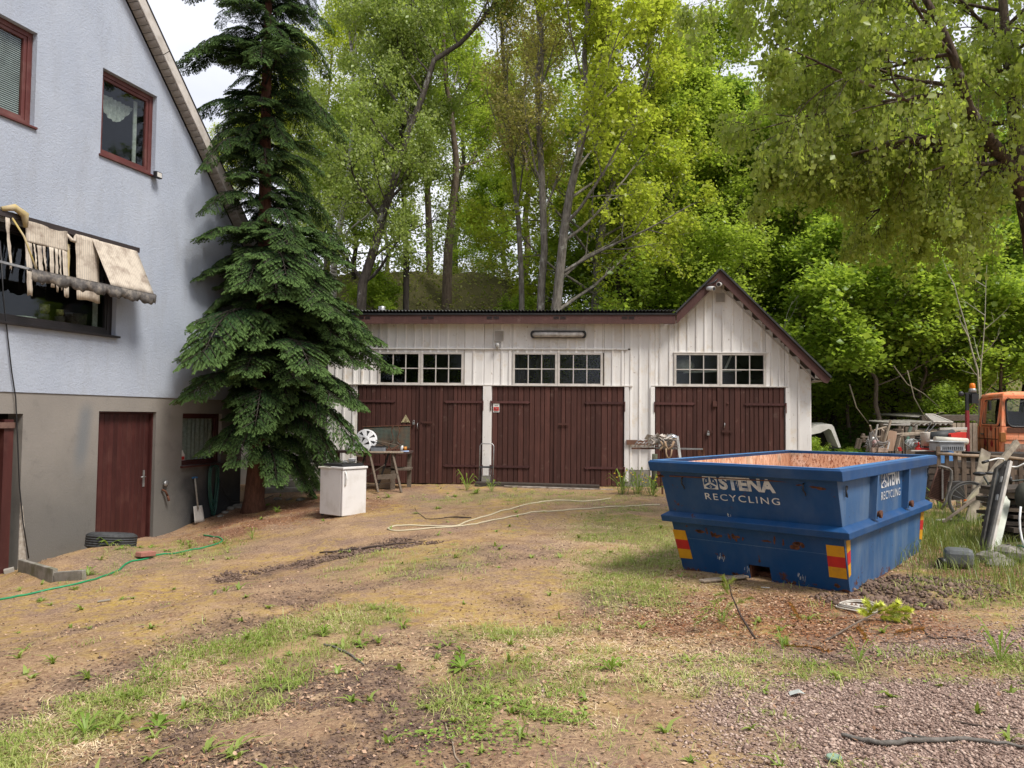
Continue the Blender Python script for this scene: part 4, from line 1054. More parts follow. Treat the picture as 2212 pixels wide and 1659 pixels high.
# ================================================================ SKIP
def skip_paint(name, base, base2, rustamt=1.0, dust=.12):
    g = NG(name)
    n1 = g.noise(1.4, 5); n2 = g.noise(4.5, 8, .72); n3 = g.noise(26, 6, .7, stretch=(1, 1, .25))
    col = g.mix(g.ramp(n1, .35, .7), base, base2)
    col = g.mix(g.math('MULTIPLY', g.ramp(g.noise(3, 6, .7, stretch=(1, 1, .3)), .45, .7), dust), col, (.20, .24, .27))
    zr_ = g.n('ShaderNodeMapRange'); g.l(g.sep()[2], zr_.inputs[0]); zr_.inputs[1].default_value = .16; zr_.inputs[2].default_value = .0; zr_.inputs[4].default_value = .10
    ru = g.ramp(g.math('ADD', zr_.outputs[0], g.math('ADD', g.math('MULTIPLY', n2, .6), g.math('MULTIPLY', g.noise(17, 6, .7), .4))), .620-.02*rustamt, .655-.02*rustamt)
    col = g.mix(ru, col, g.mix(n3, (.05, .018, .012), (.13, .045, .022)))
    sc = g.ramp(g.noise(7, 6, .8, stretch=(.5, .5, 5)), .72, .74)
    col = g.mix(g.math('MULTIPLY', sc, .5), col, (.30, .36, .42))
    rgh = g.mix(ru, (.5, .5, .5), (.9, .9, .9))
    g.pbsdf(col, rgh, 0, g.bump(g.math('ADD', n1, g.math('MULTIPLY', ru, .4)), .25, .02), .3); return g.m
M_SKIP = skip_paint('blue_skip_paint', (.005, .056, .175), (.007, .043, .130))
M_SKIPS = skip_paint('dusty_skylit_skip_paint', (.035, .100, .225), (.028, .078, .18), .8, .4)  # dustier side blue, lightened so that sky light sits in the colour
M_SKIPT = skip_paint('worn_skylit_rim_paint', (.06, .19, .42), (.06, .16, .36), 1.3, .3)  # rim top only: lighter blue carries the sky's light in the colour
g = NG('rusty_skip_inside')
nv = g.noise(7, 7, .7, stretch=(1.6, 1.6, .35)); n2 = g.noise(22, 6, .75, stretch=(2, 2, .4))
col = g.mix(g.ramp(nv, .38, .52), (.82, .56, .41), (.62, .33, .20))
col = g.mix(g.ramp(n2, .50, .60), col, (.26, .085, .04))
col = g.mix(g.ramp(g.noise(2, 4), .60, .72), col, (.42, .36, .27))
g.pbsdf(col, .9, 0, g.bump(n2, .4), .2); M_SKRUST = g.m
YAW = R(-39.609)
skip = thing('skip_container', 'blue open steel waste skip with white recycling lettering and hazard stickers', 'skip', (3.153, 7.199, -.015), YAW)
SH = 1.187
def SC(side, end, h, off=0.0):
    k = h/SH
    x = (-1.69-.032*k-off) if side < 0 else (.032*k+off)
    y = (-.517*k-off) if end < 0 else (2.775+.488*k+off)
    return Vector((x, y, h))
def panel(mb, a, b, h0, h1, th, off=0.0):
    """inclined sheet between corners a and b; th inwards."""
    P = [SC(*a, h0, off), SC(*b, h0, off), SC(*b, h1, off), SC(*a, h1, off)]
    Q = [SC(*a, h0, off-th), SC(*b, h0, off-th), SC(*b, h1, off-th), SC(*a, h1, off-th)]
    mb.add(P+Q, [(0, 1, 2, 3), (7, 6, 5, 4), (0, 4, 5, 1), (1, 5, 6, 2), (2, 6, 7, 3), (3, 7, 4, 0)], False)
FL, FR, BR, BL = (-1, -1), (1, -1), (1, 1), (-1, 1)
# front panel has the lifting pocket cut out
kf = lambda x, h, off=0.0: Vector((x, -.517*h/SH-off, h))
fp = MB(); h0, hh, h1 = .0, .172, SH
for x0, x1, a, b in ((-1.69, -.95, h0, h1), (-.95, -.73, hh, h1), (-.73, 0, h0, h1)):
    sx0 = lambda h: (-1.69-.032*h/SH) if x0 == -1.69 else x0
    sx1 = lambda h: (.032*h/SH) if x1 == 0 else x1
    P = [kf(sx0(a), a), kf(sx1(a), a), kf(sx1(b), b), kf(sx0(b), b)]; Q = [p+Vector((0, .012, 0)) for p in P]
    fp.add(P+Q, [(0, 1, 2, 3), (7, 6, 5, 4), (0, 4, 5, 1), (2, 6, 7, 3), (1, 5, 6, 2), (3, 7, 4, 0)], False)
fp.build('front_panel', M_SKIP, skip)
pp = MB()
pp.box(-.955, -.95, .0, .35, .0, .18); pp.box(-.73, -.725, .0, .35, .0, .18); pp.box(-.955, -.725, .0, .35, .174, .18); pp.box(-.955, -.725, .34, .35, .0, .18)
pp.build('lifting_pocket', M_RUST, skip)
m = MB(); m.tube([(-.95, .16, .05), (-.73, .16, .05)], .028, 10); m.build('lifting_bar', M_RUST, skip)
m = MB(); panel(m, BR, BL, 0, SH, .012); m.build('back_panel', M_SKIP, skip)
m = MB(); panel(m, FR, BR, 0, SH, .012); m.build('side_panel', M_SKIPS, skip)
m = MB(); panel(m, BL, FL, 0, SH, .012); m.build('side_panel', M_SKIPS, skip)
for a, b in ((FL, FR), (FR, BR), (BR, BL), (BL, FL)):
    m = MB(); panel(m, a, b, .20 if a == FL else .02, SH-.01, .004, -.014); m.build('inner_lining', M_SKRUST, skip)
m = MB(); m.box(-1.68, -.01, .02, 2.76, .19, .2); m.build('floor_plate', M_SKRUST, skip)
m = MB(); m.box(-1.66, -.03, .40, 2.74, 0.0, .01); m.build('underside', M_RUST, skip)
def ring(name, prof, mat):
    """prof: list of (outward offset, height) closed profile swept round the body, mitred."""
    m = MB(); vs = []
    for cnr in (FL, FR, BR, BL):
        for off, h in prof: vs.append(SC(*cnr, h, off))
    n = len(prof); fs = []
    for c in range(4):
        for j in range(n):
            a = c*n+j; b = c*n+(j+1) % n; a2 = ((c+1) % 4)*n+j; b2 = ((c+1) % 4)*n+(j+1) % n
            fs.append((a, a2, b2, b))
    m.add(vs, fs, False); return m.build(name, mat, skip, bevel=.006)
ring('rim', [(-.03, SH+.004), (.055, SH+.004), (.075, SH-.012), (.075, SH-.105), (.0005, SH-.105), (-.02, SH-.02)], M_SKIP)
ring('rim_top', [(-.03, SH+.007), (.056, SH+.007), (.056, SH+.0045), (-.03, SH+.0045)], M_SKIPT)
ring('waist_band', [(.0005, .66), (.075, .615), (.075, .55), (.0005, .55)], M_SKIP)
ring('foot_edge', [(.0005, .022), (.012, .02), (.012, .0), (.0005, .0)], M_RUST)
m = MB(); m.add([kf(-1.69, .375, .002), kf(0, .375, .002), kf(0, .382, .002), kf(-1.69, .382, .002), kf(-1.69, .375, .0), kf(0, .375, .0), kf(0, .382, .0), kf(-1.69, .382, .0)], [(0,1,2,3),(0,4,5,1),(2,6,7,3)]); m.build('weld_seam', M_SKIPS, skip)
# ribs on the right side
SX = lambda h: .032*h/SH
for (y0, y1b, w) in ((.60, .56, .05), (1.90, 1.86, .05)):
    m = MB()
    P = [(SX(.65), y1b, .65), (SX(.65), y1b+w, .65), (SX(.65)+.065, y1b+w+.02, .65), (SX(.65)+.065, y1b-.0, .65)]
    Q = [(SX(1.08), y0, 1.08), (SX(1.08), y0+w, 1.08), (SX(1.08)+.07, y0+w, 1.08), (SX(1.08)+.07, y0, 1.08)]
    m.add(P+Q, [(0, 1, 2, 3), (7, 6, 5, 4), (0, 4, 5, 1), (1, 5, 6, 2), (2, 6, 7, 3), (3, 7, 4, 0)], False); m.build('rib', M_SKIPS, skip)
    m = MB(); m.box(SX(.9)+.012, SX(.9)+.02, y0+w+.001, y0+w+.24, .66, 1.075)
for y, z in ((.63, .70), (1.93, .70)):
    m = MB(); m.tube([(.01, y, z), (.10, y, z)], .028, 10); m.tube([(.10, y, z), (.125, y, z)], .038, 10); m.build('lifting_pin', M_RUST, skip)
# stickers
upn = Vector((0, -.517, 1.187)).normalized(); on = Vector((0, -1.187, -.517)).normalized()
def fpt(s, h, off=.003): return Vector((s, 0, 0))+upn*h+on*off
ups = Vector((.032, 0, 1.187)).normalized(); osd = Vector((1.187, 0, -.032)).normalized()
def spt(s, h, off=.003): return Vector((0, s, 0))+ups*h+osd*off
M_YELS = simple('hazard_yellow', (.62, .30, .012), (.55, .26, .012), 10, .5, dirt=(.20, .08, .04), damt=.35, dscale=8)
M_REDS = simple('hazard_red', (.50, .022, .018), (.42, .02, .018), 10, .5, dirt=(.1, .02, .02), damt=.3)
def sticker(f, c):
    """c: four (s,h) corners TL TR BR BL; yellow, red, yellow."""
    TL, TR, BRc, BLc = [Vector(p) for p in c]
    base = None
    for i, mt in enumerate((M_YELS, M_REDS, M_YELS)):
        q0, q1 = i/3, (i+1)/3
        P = [TL.lerp(BLc, q0), TR.lerp(BRc, q0), TR.lerp(BRc, q1), TL.lerp(BLc, q1)]
        m = MB(); m.add([f(*p, .004) for p in P]+[f(*p, .001) for p in P], [(3, 2, 1, 0), (0, 1, 5, 4), (2, 3, 7, 6), (1, 2, 6, 5), (3, 0, 4, 7)], False)
        m.build('hazard_stripe', mt, skip)
sticker(fpt, [(-1.715, .50), (-1.572, .50), (-1.552, .165), (-1.70, .16)])
sticker(fpt, [(-.15, .517), (.008, .517), (-.004, .172), (-.165, .172)])
sticker(spt, [(-.172, .52), (-.045, .54), (-.0, .19), (-.06, .17)])
sticker(spt, [(2.82, .535), (2.985, .53), (2.90, .18), (2.76, .20)])
# lettering
M_LET = simple('worn_white_lettering', (.60, .60, .60), (.48, .49, .50), 7, .6, dirt=(.02, .07, .22), damt=.45, dscale=14)
def fit_text(body, f, s0, s1, h0, h1, offset, spacing=1.0, sh=0.0, name='lettering', mat=None, off=.0045, droop=0.0):
    me = text_mesh(body, 1.0, mat or M_LET, name, offset, 0, spacing)
    co = np.empty(len(me.vertices)*3, np.float32); me.vertices.foreach_get('co', co); co = co.reshape(-1, 3)
    lo, hi = co.min(0), co.max(0)
    out = []
    for x, y, z in co:
        q = (x-lo[0])/(hi[0]-lo[0]); r = (y-lo[1])/(hi[1]-lo[1])
        out.append(f(s0+(s1-s0)*q+sh*r, h0+(h1-h0)*r+droop*q, off))
    me.vertices.foreach_set('co', np.array([c for v in out for c in v], np.float32)); me.update()
    return link(name, me, skip)
def logo(f, s0, s1, h0, h1):
    w, h = s1-s0, h1-h0; cx, cy = (s0+s1)/2, (h0+h1)/2
    m = MB(); m.add([f(s0, h0, .004), f(s1, h0, .004), f(s1, h1, .004), f(s0, h1, .004)], [(0, 1, 2, 3)]); m.build('logo_square', M_LET, skip)
    m = MB(); m.add([f(cx+w*.46*math.cos(a), cy+h*.46*math.sin(a), .0055) for a in np.linspace(0, 2*math.pi, 28)[:-1]], [tuple(range(27))]); m.build('logo_disc', M_SKIP, skip)
    m = MB()
    for k in range(3):
        a = math.pi/2+k*2*math.pi/3
        p = lambda r, d: f(cx+w*r*math.cos(a+d), cy+h*r*math.sin(a+d), .0070)
        m.add([f(cx, cy, .0070), p(.10, -.9), p(.47, -.10), p(.47, .10), p(.10, .9)], [(0, 1, 2, 3, 4)])
    m.build('logo_star', M_LET, skip)
    for ch, dx, dy in (('S', -.25, .17), ('A', .25, .17), ('O', 0, -.29)):
        fit_text(ch, f, cx+(dx-.07)*w, cx+(dx+.07)*w, cy+(dy-.09)*h, cy+(dy+.09)*h, .02, name='logo_letter', off=.0072)
logo(fpt, -1.258, -1.108, 1.012, 1.150)
fit_text('STENA', fpt, -1.09, -.535, 1.015, 1.160, .045)
fit_text('RECYCLING', fpt, -1.265, -.515, .893, .965, .004, 1.25)
logo(spt, .995, 1.20, .925, 1.085)
fit_text('STENA', spt, 1.225, 1.76, .925, 1.085, .045)
fit_text('RECYCLING', spt, 1.00, 1.785, .80, .885, .004, 1.1)
# rust scrapes on the front (paint knocked off in bars)
rr_ = random.Random(5)
m = MB()
for s, h, w, hh in [(-1.40, .50, .10, .035), (-1.33, .515, .02, .06), (-1.27, .48, .03, .06), (-1.22, .475, .10, .055), (-1.09, .48, .02, .05), (-1.03, .485, .07, .06), (-.95, .48, .03, .03), (-.70, .49, .10, .02), (-.63, .50, .02, .07), (-.55, .475, .02, .07), (-.43, .47, .12, .06), (-.36, .48, .05, .04), (-1.55, .56, .03, .02), (-.82, .27, .02, .07), (-.12, .09, .06, .04), (-.5, .06, .05, .02), (-.15, 1.10, .12, .025), (-.32, 1.11, .05, .02), (-1.70, 1.12, .08, .04), (-1.1, .05, .06, .04), (-1.5, .03, .04, .03), (-.05, .04, .08, .03)]:
    for k in range(4):
        a = s+rr_.uniform(-w, w)*.4; b = h+rr_.uniform(-hh, hh)*.5; ww = w*rr_.uniform(.2, .5); h2 = hh*rr_.uniform(.25, .65)
        pts = [fpt(a+ww*math.cos(t)*rr_.uniform(.6, 1.2), b+h2*math.sin(t)*rr_.uniform(.6, 1.2), .0025) for t in np.linspace(0, 6.28, 8)[:-1]]
        m.add(pts, [tuple(range(7))])
m.add([fpt(-1.62, 1.135, .0052), fpt(-.55, 1.150, .0052), fpt(-.40, 1.14, .0052), fpt(-.62, 1.138, .0052), fpt(-1.62, 1.122, .0052)], [(0, 4, 3, 2, 1)])
m.build('rust_scrapes', M_RUST, skip)['kind'] = 'stuff'
m = MB()
for s, h in ((-1.25, .22), (-1.22, .2), (-.98, .12), (-.47, .12), (-.42, .09), (-1.05, .7), (-.9, 1.08), (-.85, 1.09)):
    for k in range(5):
        a = s+rr_.uniform(-.03, .03); b = h+rr_.uniform(-.03, .03)
        m.add([fpt(a, b, .003), fpt(a+.004, b, .003), fpt(a+.012, b+rr_.uniform(.02, .05), .003), fpt(a+.006, b+.03, .003)], [(0, 1, 2, 3)])
m.build('paint_scratches', M_LET, skip)['kind'] = 'stuff'
# net hooks
def hook(f, s, h, big=1):
    m = MB(); m.tube([f(s, h, .0), f(s, h, .03), f(s+.005, h-.03*big, .035), f(s-.012, h-.05*big, .02), f(s+.012, h-.075*big, .035), f(s+.01, h-.11*big, .02)], .007, 5); m.build('net_hook', M_DKMETAL, skip)
hook(fpt, -1.478, 1.115); hook(fpt, -.265, 1.135)
def rhook(s, h):
    m = MB(); pts = [(0, -.05), (0, .05), (.035, .045), (.035, .015), (.0, .0), (.035, -.03), (.04, -.06)]
    m.tube([spt(s+a, h+b, .02) for a, b in pts], .006, 5); m.build('net_hook', M_DKMETAL, skip)
rhook(-.26, .98); rhook(1.92, .985); rhook(3.07, .99)

# ================================================================ YARD THINGS
A5 = lambda x, y: (652.8+.2257*x, 844.8+.2257*y)
def ray_ground(px, py):
    c = Vector((0, 0, CAMZ)); d = at(px, py, 1)-c; t = 2.0
    while t < 40 and (c+d*t).z > gz((c+d*t).x, (c+d*t).y): t += .02
    p = c+d*t; return Vector((p.x, p.y, gt(p.x, p.y)))
def ground_path(pp, r, lift=.0, sub=6):
    P = [ray_ground(*p) for p in pp]; out = []
    for i in range(len(P)-1):
        a, b, c, d = P[max(i-1, 0)], P[i], P[i+1], P[min(i+2, len(P)-1)]
        for k in range(sub):
            t = k/sub
            q = .5*((2*b)+(c-a)*t+(2*a-5*b+4*c-d)*t*t+(3*b-a-3*c+d)*t**3)
            out.append(Vector((q.x, q.y, gt(q.x, q.y)+r+lift)))
    q = P[-1]; out.append(Vector((q.x, q.y, gt(q.x, q.y)+r+lift))); return out
# fridge
fz = gt(-2.83, 13.0)
fr = thing('fridge', 'small white under-counter fridge standing on the yard in front of the conifer', 'fridge', (-2.83, 13.0, fz-.01), R(52))
M_FR = simple('white_fridge_enamel', (.68, .66, .65), (.64, .62, .61), 3, .35, dirt=(.42, .38, .32), damt=.35, dscale=4)
m = MB(); m.box(0, .52, .055, .60, .02, .80); m.build('cabinet', M_FR, fr, bevel=.006)
m = MB(); m.box(.0, .52, .0, .045, .02, .795); m.build('door', M_FR, fr, bevel=.01)
m = MB(); m.box(-.012, .535, -.02, .32, .803, .842); m.build('worktop', M_FR, fr, bevel=.008)
m = MB(); m.box(-.020, .53, .325, .64, .800, .830); m.build('worktop', simple('yellowed_enamel', (.60,.57,.50), None, 4, .5), fr, bevel=.006)
m = MB(); m.tube([(.045, -.005, .77), (.045, -.035, .72), (.045, -.045, .65), (.045, -.02, .56), (.045, -.005, .53)], .014, 8); m.build('door_handle', M_WHITEPL, fr)
for x0, y0 in ((.03, .08), (.49, .08), (.03, .56), (.49, .56)):
    m = MB(); m.box(x0-.02, x0+.02, y0-.02, y0+.02, -.01, .02); m.build('foot', M_BLACKPL, fr)
FM = Matrix.Translation((-2.83, 13.0, fz-.01)) @ Matrix.Rotation(R(52), 4, 'Z')
t = thing('plastic_tray', 'black lidded tray wrapped in clear film on top of the fridge', 'tray', FM @ Vector((.27, .30, .842)), R(52))
m = MB(); m.box(-.24, .24, -.24, .27, .0, .045); m.build('tray', M_BLACKPL, t, bevel=.015)
g = NG('clear_film'); a_ = g.n('ShaderNodeBsdfTransparent'); b_ = g.n('ShaderNodeBsdfGlossy'); b_.inputs['Roughness'].default_value = .12; x_ = g.n('ShaderNodeMixShader'); x_.inputs[0].default_value = .3
g.l(a_.outputs[0], x_.inputs[1]); g.l(b_.outputs[0], x_.inputs[2]); g.l(x_.outputs[0], g.out.inputs[0]); M_FILM = g.m
vs = []; fs = []; rr_ = random.Random(2)
for j in range(13):
    for i in range(13): vs.append((-.26+.52*i/12, -.26+.55*j/12, .05+.05*rr_.random()*math.sin(math.pi*i/12)*math.sin(math.pi*j/12)+(.03*rr_.random())))
for j in range(12):
    for i in range(12): b = j*13+i; fs.append((b, b+1, b+14, b+13))
m = MB(); m.add(vs, fs); m.build('film', M_FILM, t)
c = MB(); c.lathe([(0, 0), (.05, 0), (.07, .06), (.075, .062), (.068, .065), (.05, .01)], 16); tag(c.build('plastic_tub', simple('cloudy_plastic', (.5,.5,.52), None, 9, .3), None, FM @ Vector((.38, .22, .90))), 'small cloudy plastic tub on the wrapped tray', 'tub')

# tyre
tp_ = (-5.93, 11.50); tz = gt(*tp_)
ty = thing('tyre', 'worn black car tyre lying flat against the house wall by the door', 'tyre', (tp_[0], tp_[1], tz-.0), R(20), rot=(R(-7), R(2), 0))
M_RUB = simple('weathered_rubber', (.055, .057, .06), (.032, .033, .035), 20, .75, .3, 60)
prof = [(.20, .03), (.235, .0), (.29, -.005), (.335, .025)]
zs = .03
for k in range(5):
    z0 = .03+k*.034; prof += [(.345, z0), (.347, z0+.026), (.335, z0+.027), (.335, z0+.033)]
prof += [(.335, .205), (.29, .228), (.235, .222), (.20, .195), (.22, .16), (.22, .06), (.20, .03)]
m = MB(); m.lathe(prof, 40); m.build('tread_and_sidewall', M_RUB, ty)
# kerb slabs
def ground_block(name, px0, px1, w, h, mat, label, cat, sink=.03, group=None, lift=0):
    a, b = ray_ground(*px0), ray_ground(*px1); d = b-a; L = d.length
    m = MB(); m.bar((0, 0, h/2-sink+lift), (L, 0, h/2-sink+(b.z-a.z)+lift), w, h)
    return tag(m.build(name, mat, None, a, (0, 0, math.atan2(d.y, d.x)), bevel=.008), label, cat, group)
ground_block('edging_slab', (43, 1250), (119, 1258), .06, .22, M_CONC, 'left concrete edging slab below the mossy mound', 'slab', .06, 'concrete edging slabs')
ground_block('edging_slab', (121, 1258), (182, 1254), .06, .19, M_CONC, 'right sloping concrete edging slab below the mossy mound', 'slab', .07, 'concrete edging slabs')
M_BRICK = simple('red_brick', (.36, .16, .12), (.28, .12, .09), 14, .9, .4, 60)
ground_block('brick', (298, 1219), (330, 1211), .12, .065, M_BRICK, 'pinkish red brick lying on the green hose', 'brick', -.03)
ground_block('brick', (196, 1188), (214, 1184), .10, .07, M_BRICK, 'broken red brick beside the tyre on the mound', 'brick', 0)
ground_block('stone', (8, 1242), (30, 1240), .10, .07, simple('pale_stone', (.34,.31,.27), None, 9, .9, .4), 'pale stone at the foot of the brown door jamb', 'stone', .01)
ground_block('wood_piece', (211, 1301), (238, 1298), .05, .018, simple('grey_driftwood', (.30,.26,.21), None, 20, .9), 'short grey board piece lying on the yard', 'board', 0)
M_HG = simple('bright_green_hose', (.012, .26, .10), (.02, .20, .09), 12, .35)
pts = ground_path([(-12, 1301), (0, 1298), (86, 1281), (172, 1263), (235, 1243), (276, 1226), (313, 1217), (345, 1205), (413, 1191), (440, 1186), (462, 1180), (479, 1171), (477, 1164), (462, 1160), (440, 1157)], .011)
m = MB(); m.tube(pts, .012, 6); tag(m.build('garden_hose', M_HG), 'bright green garden hose snaking across the yard below the house', 'hose')
M_ROPE = simple('cream_rope', (.55, .48, .33), (.46, .40, .28), 40, .9, .5, 120)
pts = ground_path([(1425, 1090), (1380, 1093), (1300, 1098), (1230, 1103), (1160, 1108), (1100, 1119), (1040, 1130), (985, 1138), (930, 1142), (880, 1147), (848, 1148), (838, 1144), (850, 1139), (900, 1137), (975, 1137), (1010, 1128), (1060, 1114), (1110, 1098), (1152, 1088), (1200, 1083), (1260, 1083), (1320, 1077)], .011, sub=5)
m = MB(); m.tube(pts, .013, 6); tag(m.build('rope', M_ROPE), 'long cream rope looped across the yard in front of the garage', 'rope')
# workbench with clutter against the left doors
M_OLDW = simple('old_grey_wood', (.17, .13, .10), (.10, .08, .06), 12, .9, .4, 40, stretch=(1, 6, 6), rnd=.3)
M_DARKW = simple('dark_wet_wood', (.06, .045, .035), (.035, .028, .022), 12, .85, .4, 40, rnd=.3)
M_PALEW = simple('pale_weathered_wood', (.42, .34, .26), (.30, .24, .18), 9, .9, .4, 40, stretch=(4, 1, 1), rnd=.3)
tz = .86; gb = gt(-2.9, 16.5)
wbn = thing('workbench', 'dark wooden workbench piled with scrap against the left garage doors', 'workbench', (-2.95, 16.6, gb))
H = tz-gb
m = MB(); m.box(-.9, .80, -.30, .36, H-.05, H-.01); m.build('bench_top', simple('brown_bench_top', (.09,.05,.045), (.06,.04,.035), 9, .8), wbn)
for x0, y0 in ((-.85, -.25), (.45, -.25), (-.85, .3), (.72, .3)):
    m = MB(); m.box(x0-.045, x0+.045, y0-.03, y0+.03, -.02, H-.05); m.build('leg', M_OLDW, wbn)
m = MB(); m.box(.40, .80, -.28, .25, .42, .46); m.build('shelf', M_OLDW, wbn)
tr_ = thing('folding_trestle', 'folding work stand with splayed legs in front of the workbench', 'work stand', (-2.7, 16.25, gt(-2.7, 16.25)))
m = MB(); m.box(-.55, .42, -.12, .06, .80, .83); m.build('top_board', M_PALEW, tr_)
for s in (-1, 1):
    x1 = .24*s-.1+.12
    m = MB(); m.bar((x1+.18, -.30, 0), (x1-.06, -.05, .80), .045, .03); m.build('leg', M_OLDW, tr_)
    m = MB(); m.bar((x1-.40, .10, 0), (x1-.14, .0, .80), .04, .03); m.build('leg', M_DKMETAL, tr_)
m = MB(); m.bar((-.08, -.2, .30), (.36, -.2, .33), .10, .02, up=(0, 1, 0)); m.build('step', M_OLDW, tr_)
m = MB(); m.bar((-.42, 0, .25), (.05, -.12, .55), .03, .02); m.build('brace', M_OLDW, tr_)
m = MB(); m.bar((-.42, 0, .10), (.2, -.12, .18), .03, .02); m.build('brace', M_OLDW, tr_)
# perforated panel
pn = thing('pegboard', 'green perforated metal panel leaning on the doors behind the workbench', 'panel', (-3.25, 16.93, tz-.0), 0, rot=(R(-8), R(-2.2), R(-3)))
g = NG('perforated_green'); vo = g.n('ShaderNodeTexVoronoi'); vo.inputs['Scale'].default_value = 34; vo.inputs['Randomness'].default_value = 0; g.l(g.tc.outputs['Object'], vo.inputs['Vector'])
col = g.mix(g.ramp(g.noise(4, 5), .4, .62), (.075, .095, .075), (.12, .075, .045)); col = g.mix(g.ramp(vo.outputs['Distance'], .28, .34), (.012, .012, .012), col); g.pbsdf(col, .6); 
m = MB(); m.box(0, 1.04, 0, .008, 0, .50); m.build('sheet', g.m, pn)
m = MB(); m.bar((-.02, -.006, .505), (1.06, -.006, .505), .02, .018); m.build('top_edge', M_RUST, pn)
m = MB(); m.bar((1.045, 0, 0), (1.045, 0, .505), .012, .015, up=(0, 1, 0)); m.build('side_edge', M_RUST, pn)
m = MB(); pts = [(.60, -.03, .16), (.65, -.03, .19), (.66, -.03, .28), (.62, -.03, .42), (.64, -.02, .50), (.66, -.02, .52)]
m.tube(pts, .009, 5); m.tube([(1.42-x_, y_, z_) for x_, y_, z_ in pts], .009, 5); tag(m.build('bent_rods', M_RUST, None, (-3.25, 16.90, tz)), 'pair of bent rusty rods hanging on the perforated panel', 'rods')
# hubcaps
M_HUB = simple('silver_white_plastic', (.70, .70, .71), (.6, .6, .62), 6, .3, dirt=(.4, .38, .35), damt=.3)
def hubcap(loc, rot, lb):
    t = thing('hubcap', lb, 'hubcap', loc, 0, 'hubcaps on the workbench', rot=rot)
    m = MB(); m.lathe([(.20, 0), (.235, .0), (.235, .03), (.20, .035)], 32); m.build('rim_ring', M_HUB, t)
    m = MB(); m.lathe([(0, .045), (.05, .045), (.065, .03), (0, .03)], 20); m.build('centre_cap', M_HUB, t)
    m = MB(); m.lathe([(0, .0), (.205, .0)], 24); m.build('back_disc', M_DKMETAL, t)
    for k in range(7):
        a = 2*math.pi*k/7
        p = lambda r, d, z: (r*math.cos(a+d), r*math.sin(a+d), z)
        m = MB(); m.add([p(.05, -.5, .04), p(.205, -.27, .03), p(.205, .27, .03), p(.05, .5, .04), p(.05, -.5, .02), p(.205, -.27, .01), p(.205, .27, .01), p(.05, .5, .02)], [(0, 1, 2, 3), (0, 4, 5, 1), (3, 2, 6, 7)]); m.build('spoke', M_HUB, t)
hubcap(at(779, 964, 16.38), (R(68), R(4), R(-10)), 'front silver wheel trim standing tilted on the workbench')
hubcap(at(791, 950, 16.62), (R(66), R(0), R(12)), 'rear silver wheel trim leaning behind the other on the workbench')
t = thing('car_battery', 'grey car battery with black lid on the workbench edge', 'battery', at(817, 980.5, 16.32), R(-4))
m = MB(); m.box(-.14, .14, -.085, .085, .0, .14); m.build('case', simple('grey_battery_case', (.20,.22,.25), None, 9, .5), t, bevel=.005)
m = MB(); m.box(-.143, .143, -.088, .088, .141, .165); m.build('lid', M_BLACKPL, t, bevel=.005)
m = MB(); m.tube([(-.12, 0, .165), (-.12, 0, .185)], .015, 8); m.build('terminal', M_METAL, t)
m = MB(); m.lathe([(0, 0), (.085, 0), (.09, .1), (.075, .17), (.035, .185), (.0, .185)], 14); tag(m.build('white_canister', M_WHITEPL, None, at(754, 980, 16.4)), 'white plastic canister left of the silver wheel trims', 'canister')
m = MB(); m.tube([(0, 0, 0), (0, .35, 0)], .10, 14); tag(m.build('metal_drum', simple('beige_tin', (.40,.34,.30), None, 6, .5), None, at(766, 958, 16.6)), 'beige metal tube lying behind the wheel trims', 'tube')
rr_ = random.Random(9)
lbs = ['rusty angle bar crossing the workbench', 'black umbrella shaft on the workbench', 'rusty grate rod on the workbench', 'thin steel rod at the right of the workbench', 'curled rusty strap under the bench edge', 'long brown bar behind the battery', 'short rusty hinge strap on the bench', 'forked rusty rod near the cup']
for i, (a, b, w, mt) in enumerate([((838, 975), (861, 962), .02, M_RUST), ((806, 953), (838, 966), .018, M_BLACKPL), ((842, 977), (866, 972), .012, M_RUST), ((858, 955), (866, 962), .01, M_METAL), ((829, 984), (842, 965), .02, M_RUST), ((812, 951), (860, 962), .02, M_OLDW), ((848, 981), (870, 985), .018, M_RUST), ((838, 962), (852, 978), .014, M_RUST)]):
    m = MB(); m.bar(at(*a, 16.35), at(*b, 16.5), w, w*.7); tag(m.build('scrap_bar', mt), lbs[i], 'scrap metal', 'scrap bars on the workbench')
m = MB()
for k in range(9): m.tube([at(836+k*3.6, 975, 16.5), at(840+k*3.6, 968, 16.6)], .006, 4)
m.tube([at(834, 976, 16.5), at(868, 975, 16.5)], .007, 4); m.tube([at(838, 967, 16.6), at(872, 967, 16.6)], .007, 4)
tag(m.build('rusty_grate', M_RUST), 'small rusty wire grate on the workbench', 'grate')
m = MB(); m.lathe([(0, 0), (.035, 0), (.04, .09), (0, .09)], 12); tag(m.build('orange_cup', simple('orange_plastic', (.50,.20,.03), None, 9, .5), None, at(875, 974, 16.55)), 'orange cup at the right end of the workbench', 'cup')
m = MB(); m.lathe([(0, 0), (.03, 0), (.028, .10), (.012, .13), (0, .13)], 10, Matrix.Rotation(R(15), 4, 'Y')); tag(m.build('white_bottle', M_WHITEPL, None, at(866, 975, 16.5)), 'small white bottle standing beside the orange cup', 'bottle')
m = MB(); m.tube([(0, 0, 0), (.17, 0, .01)], .03, 10); tag(m.build('sealant_tube', simple('blue_white_tube', (.55,.6,.68), (.2,.3,.5), 12, .5), None, at(866, 977, 16.35)), 'blue and white tube lying on the workbench end', 'tube')
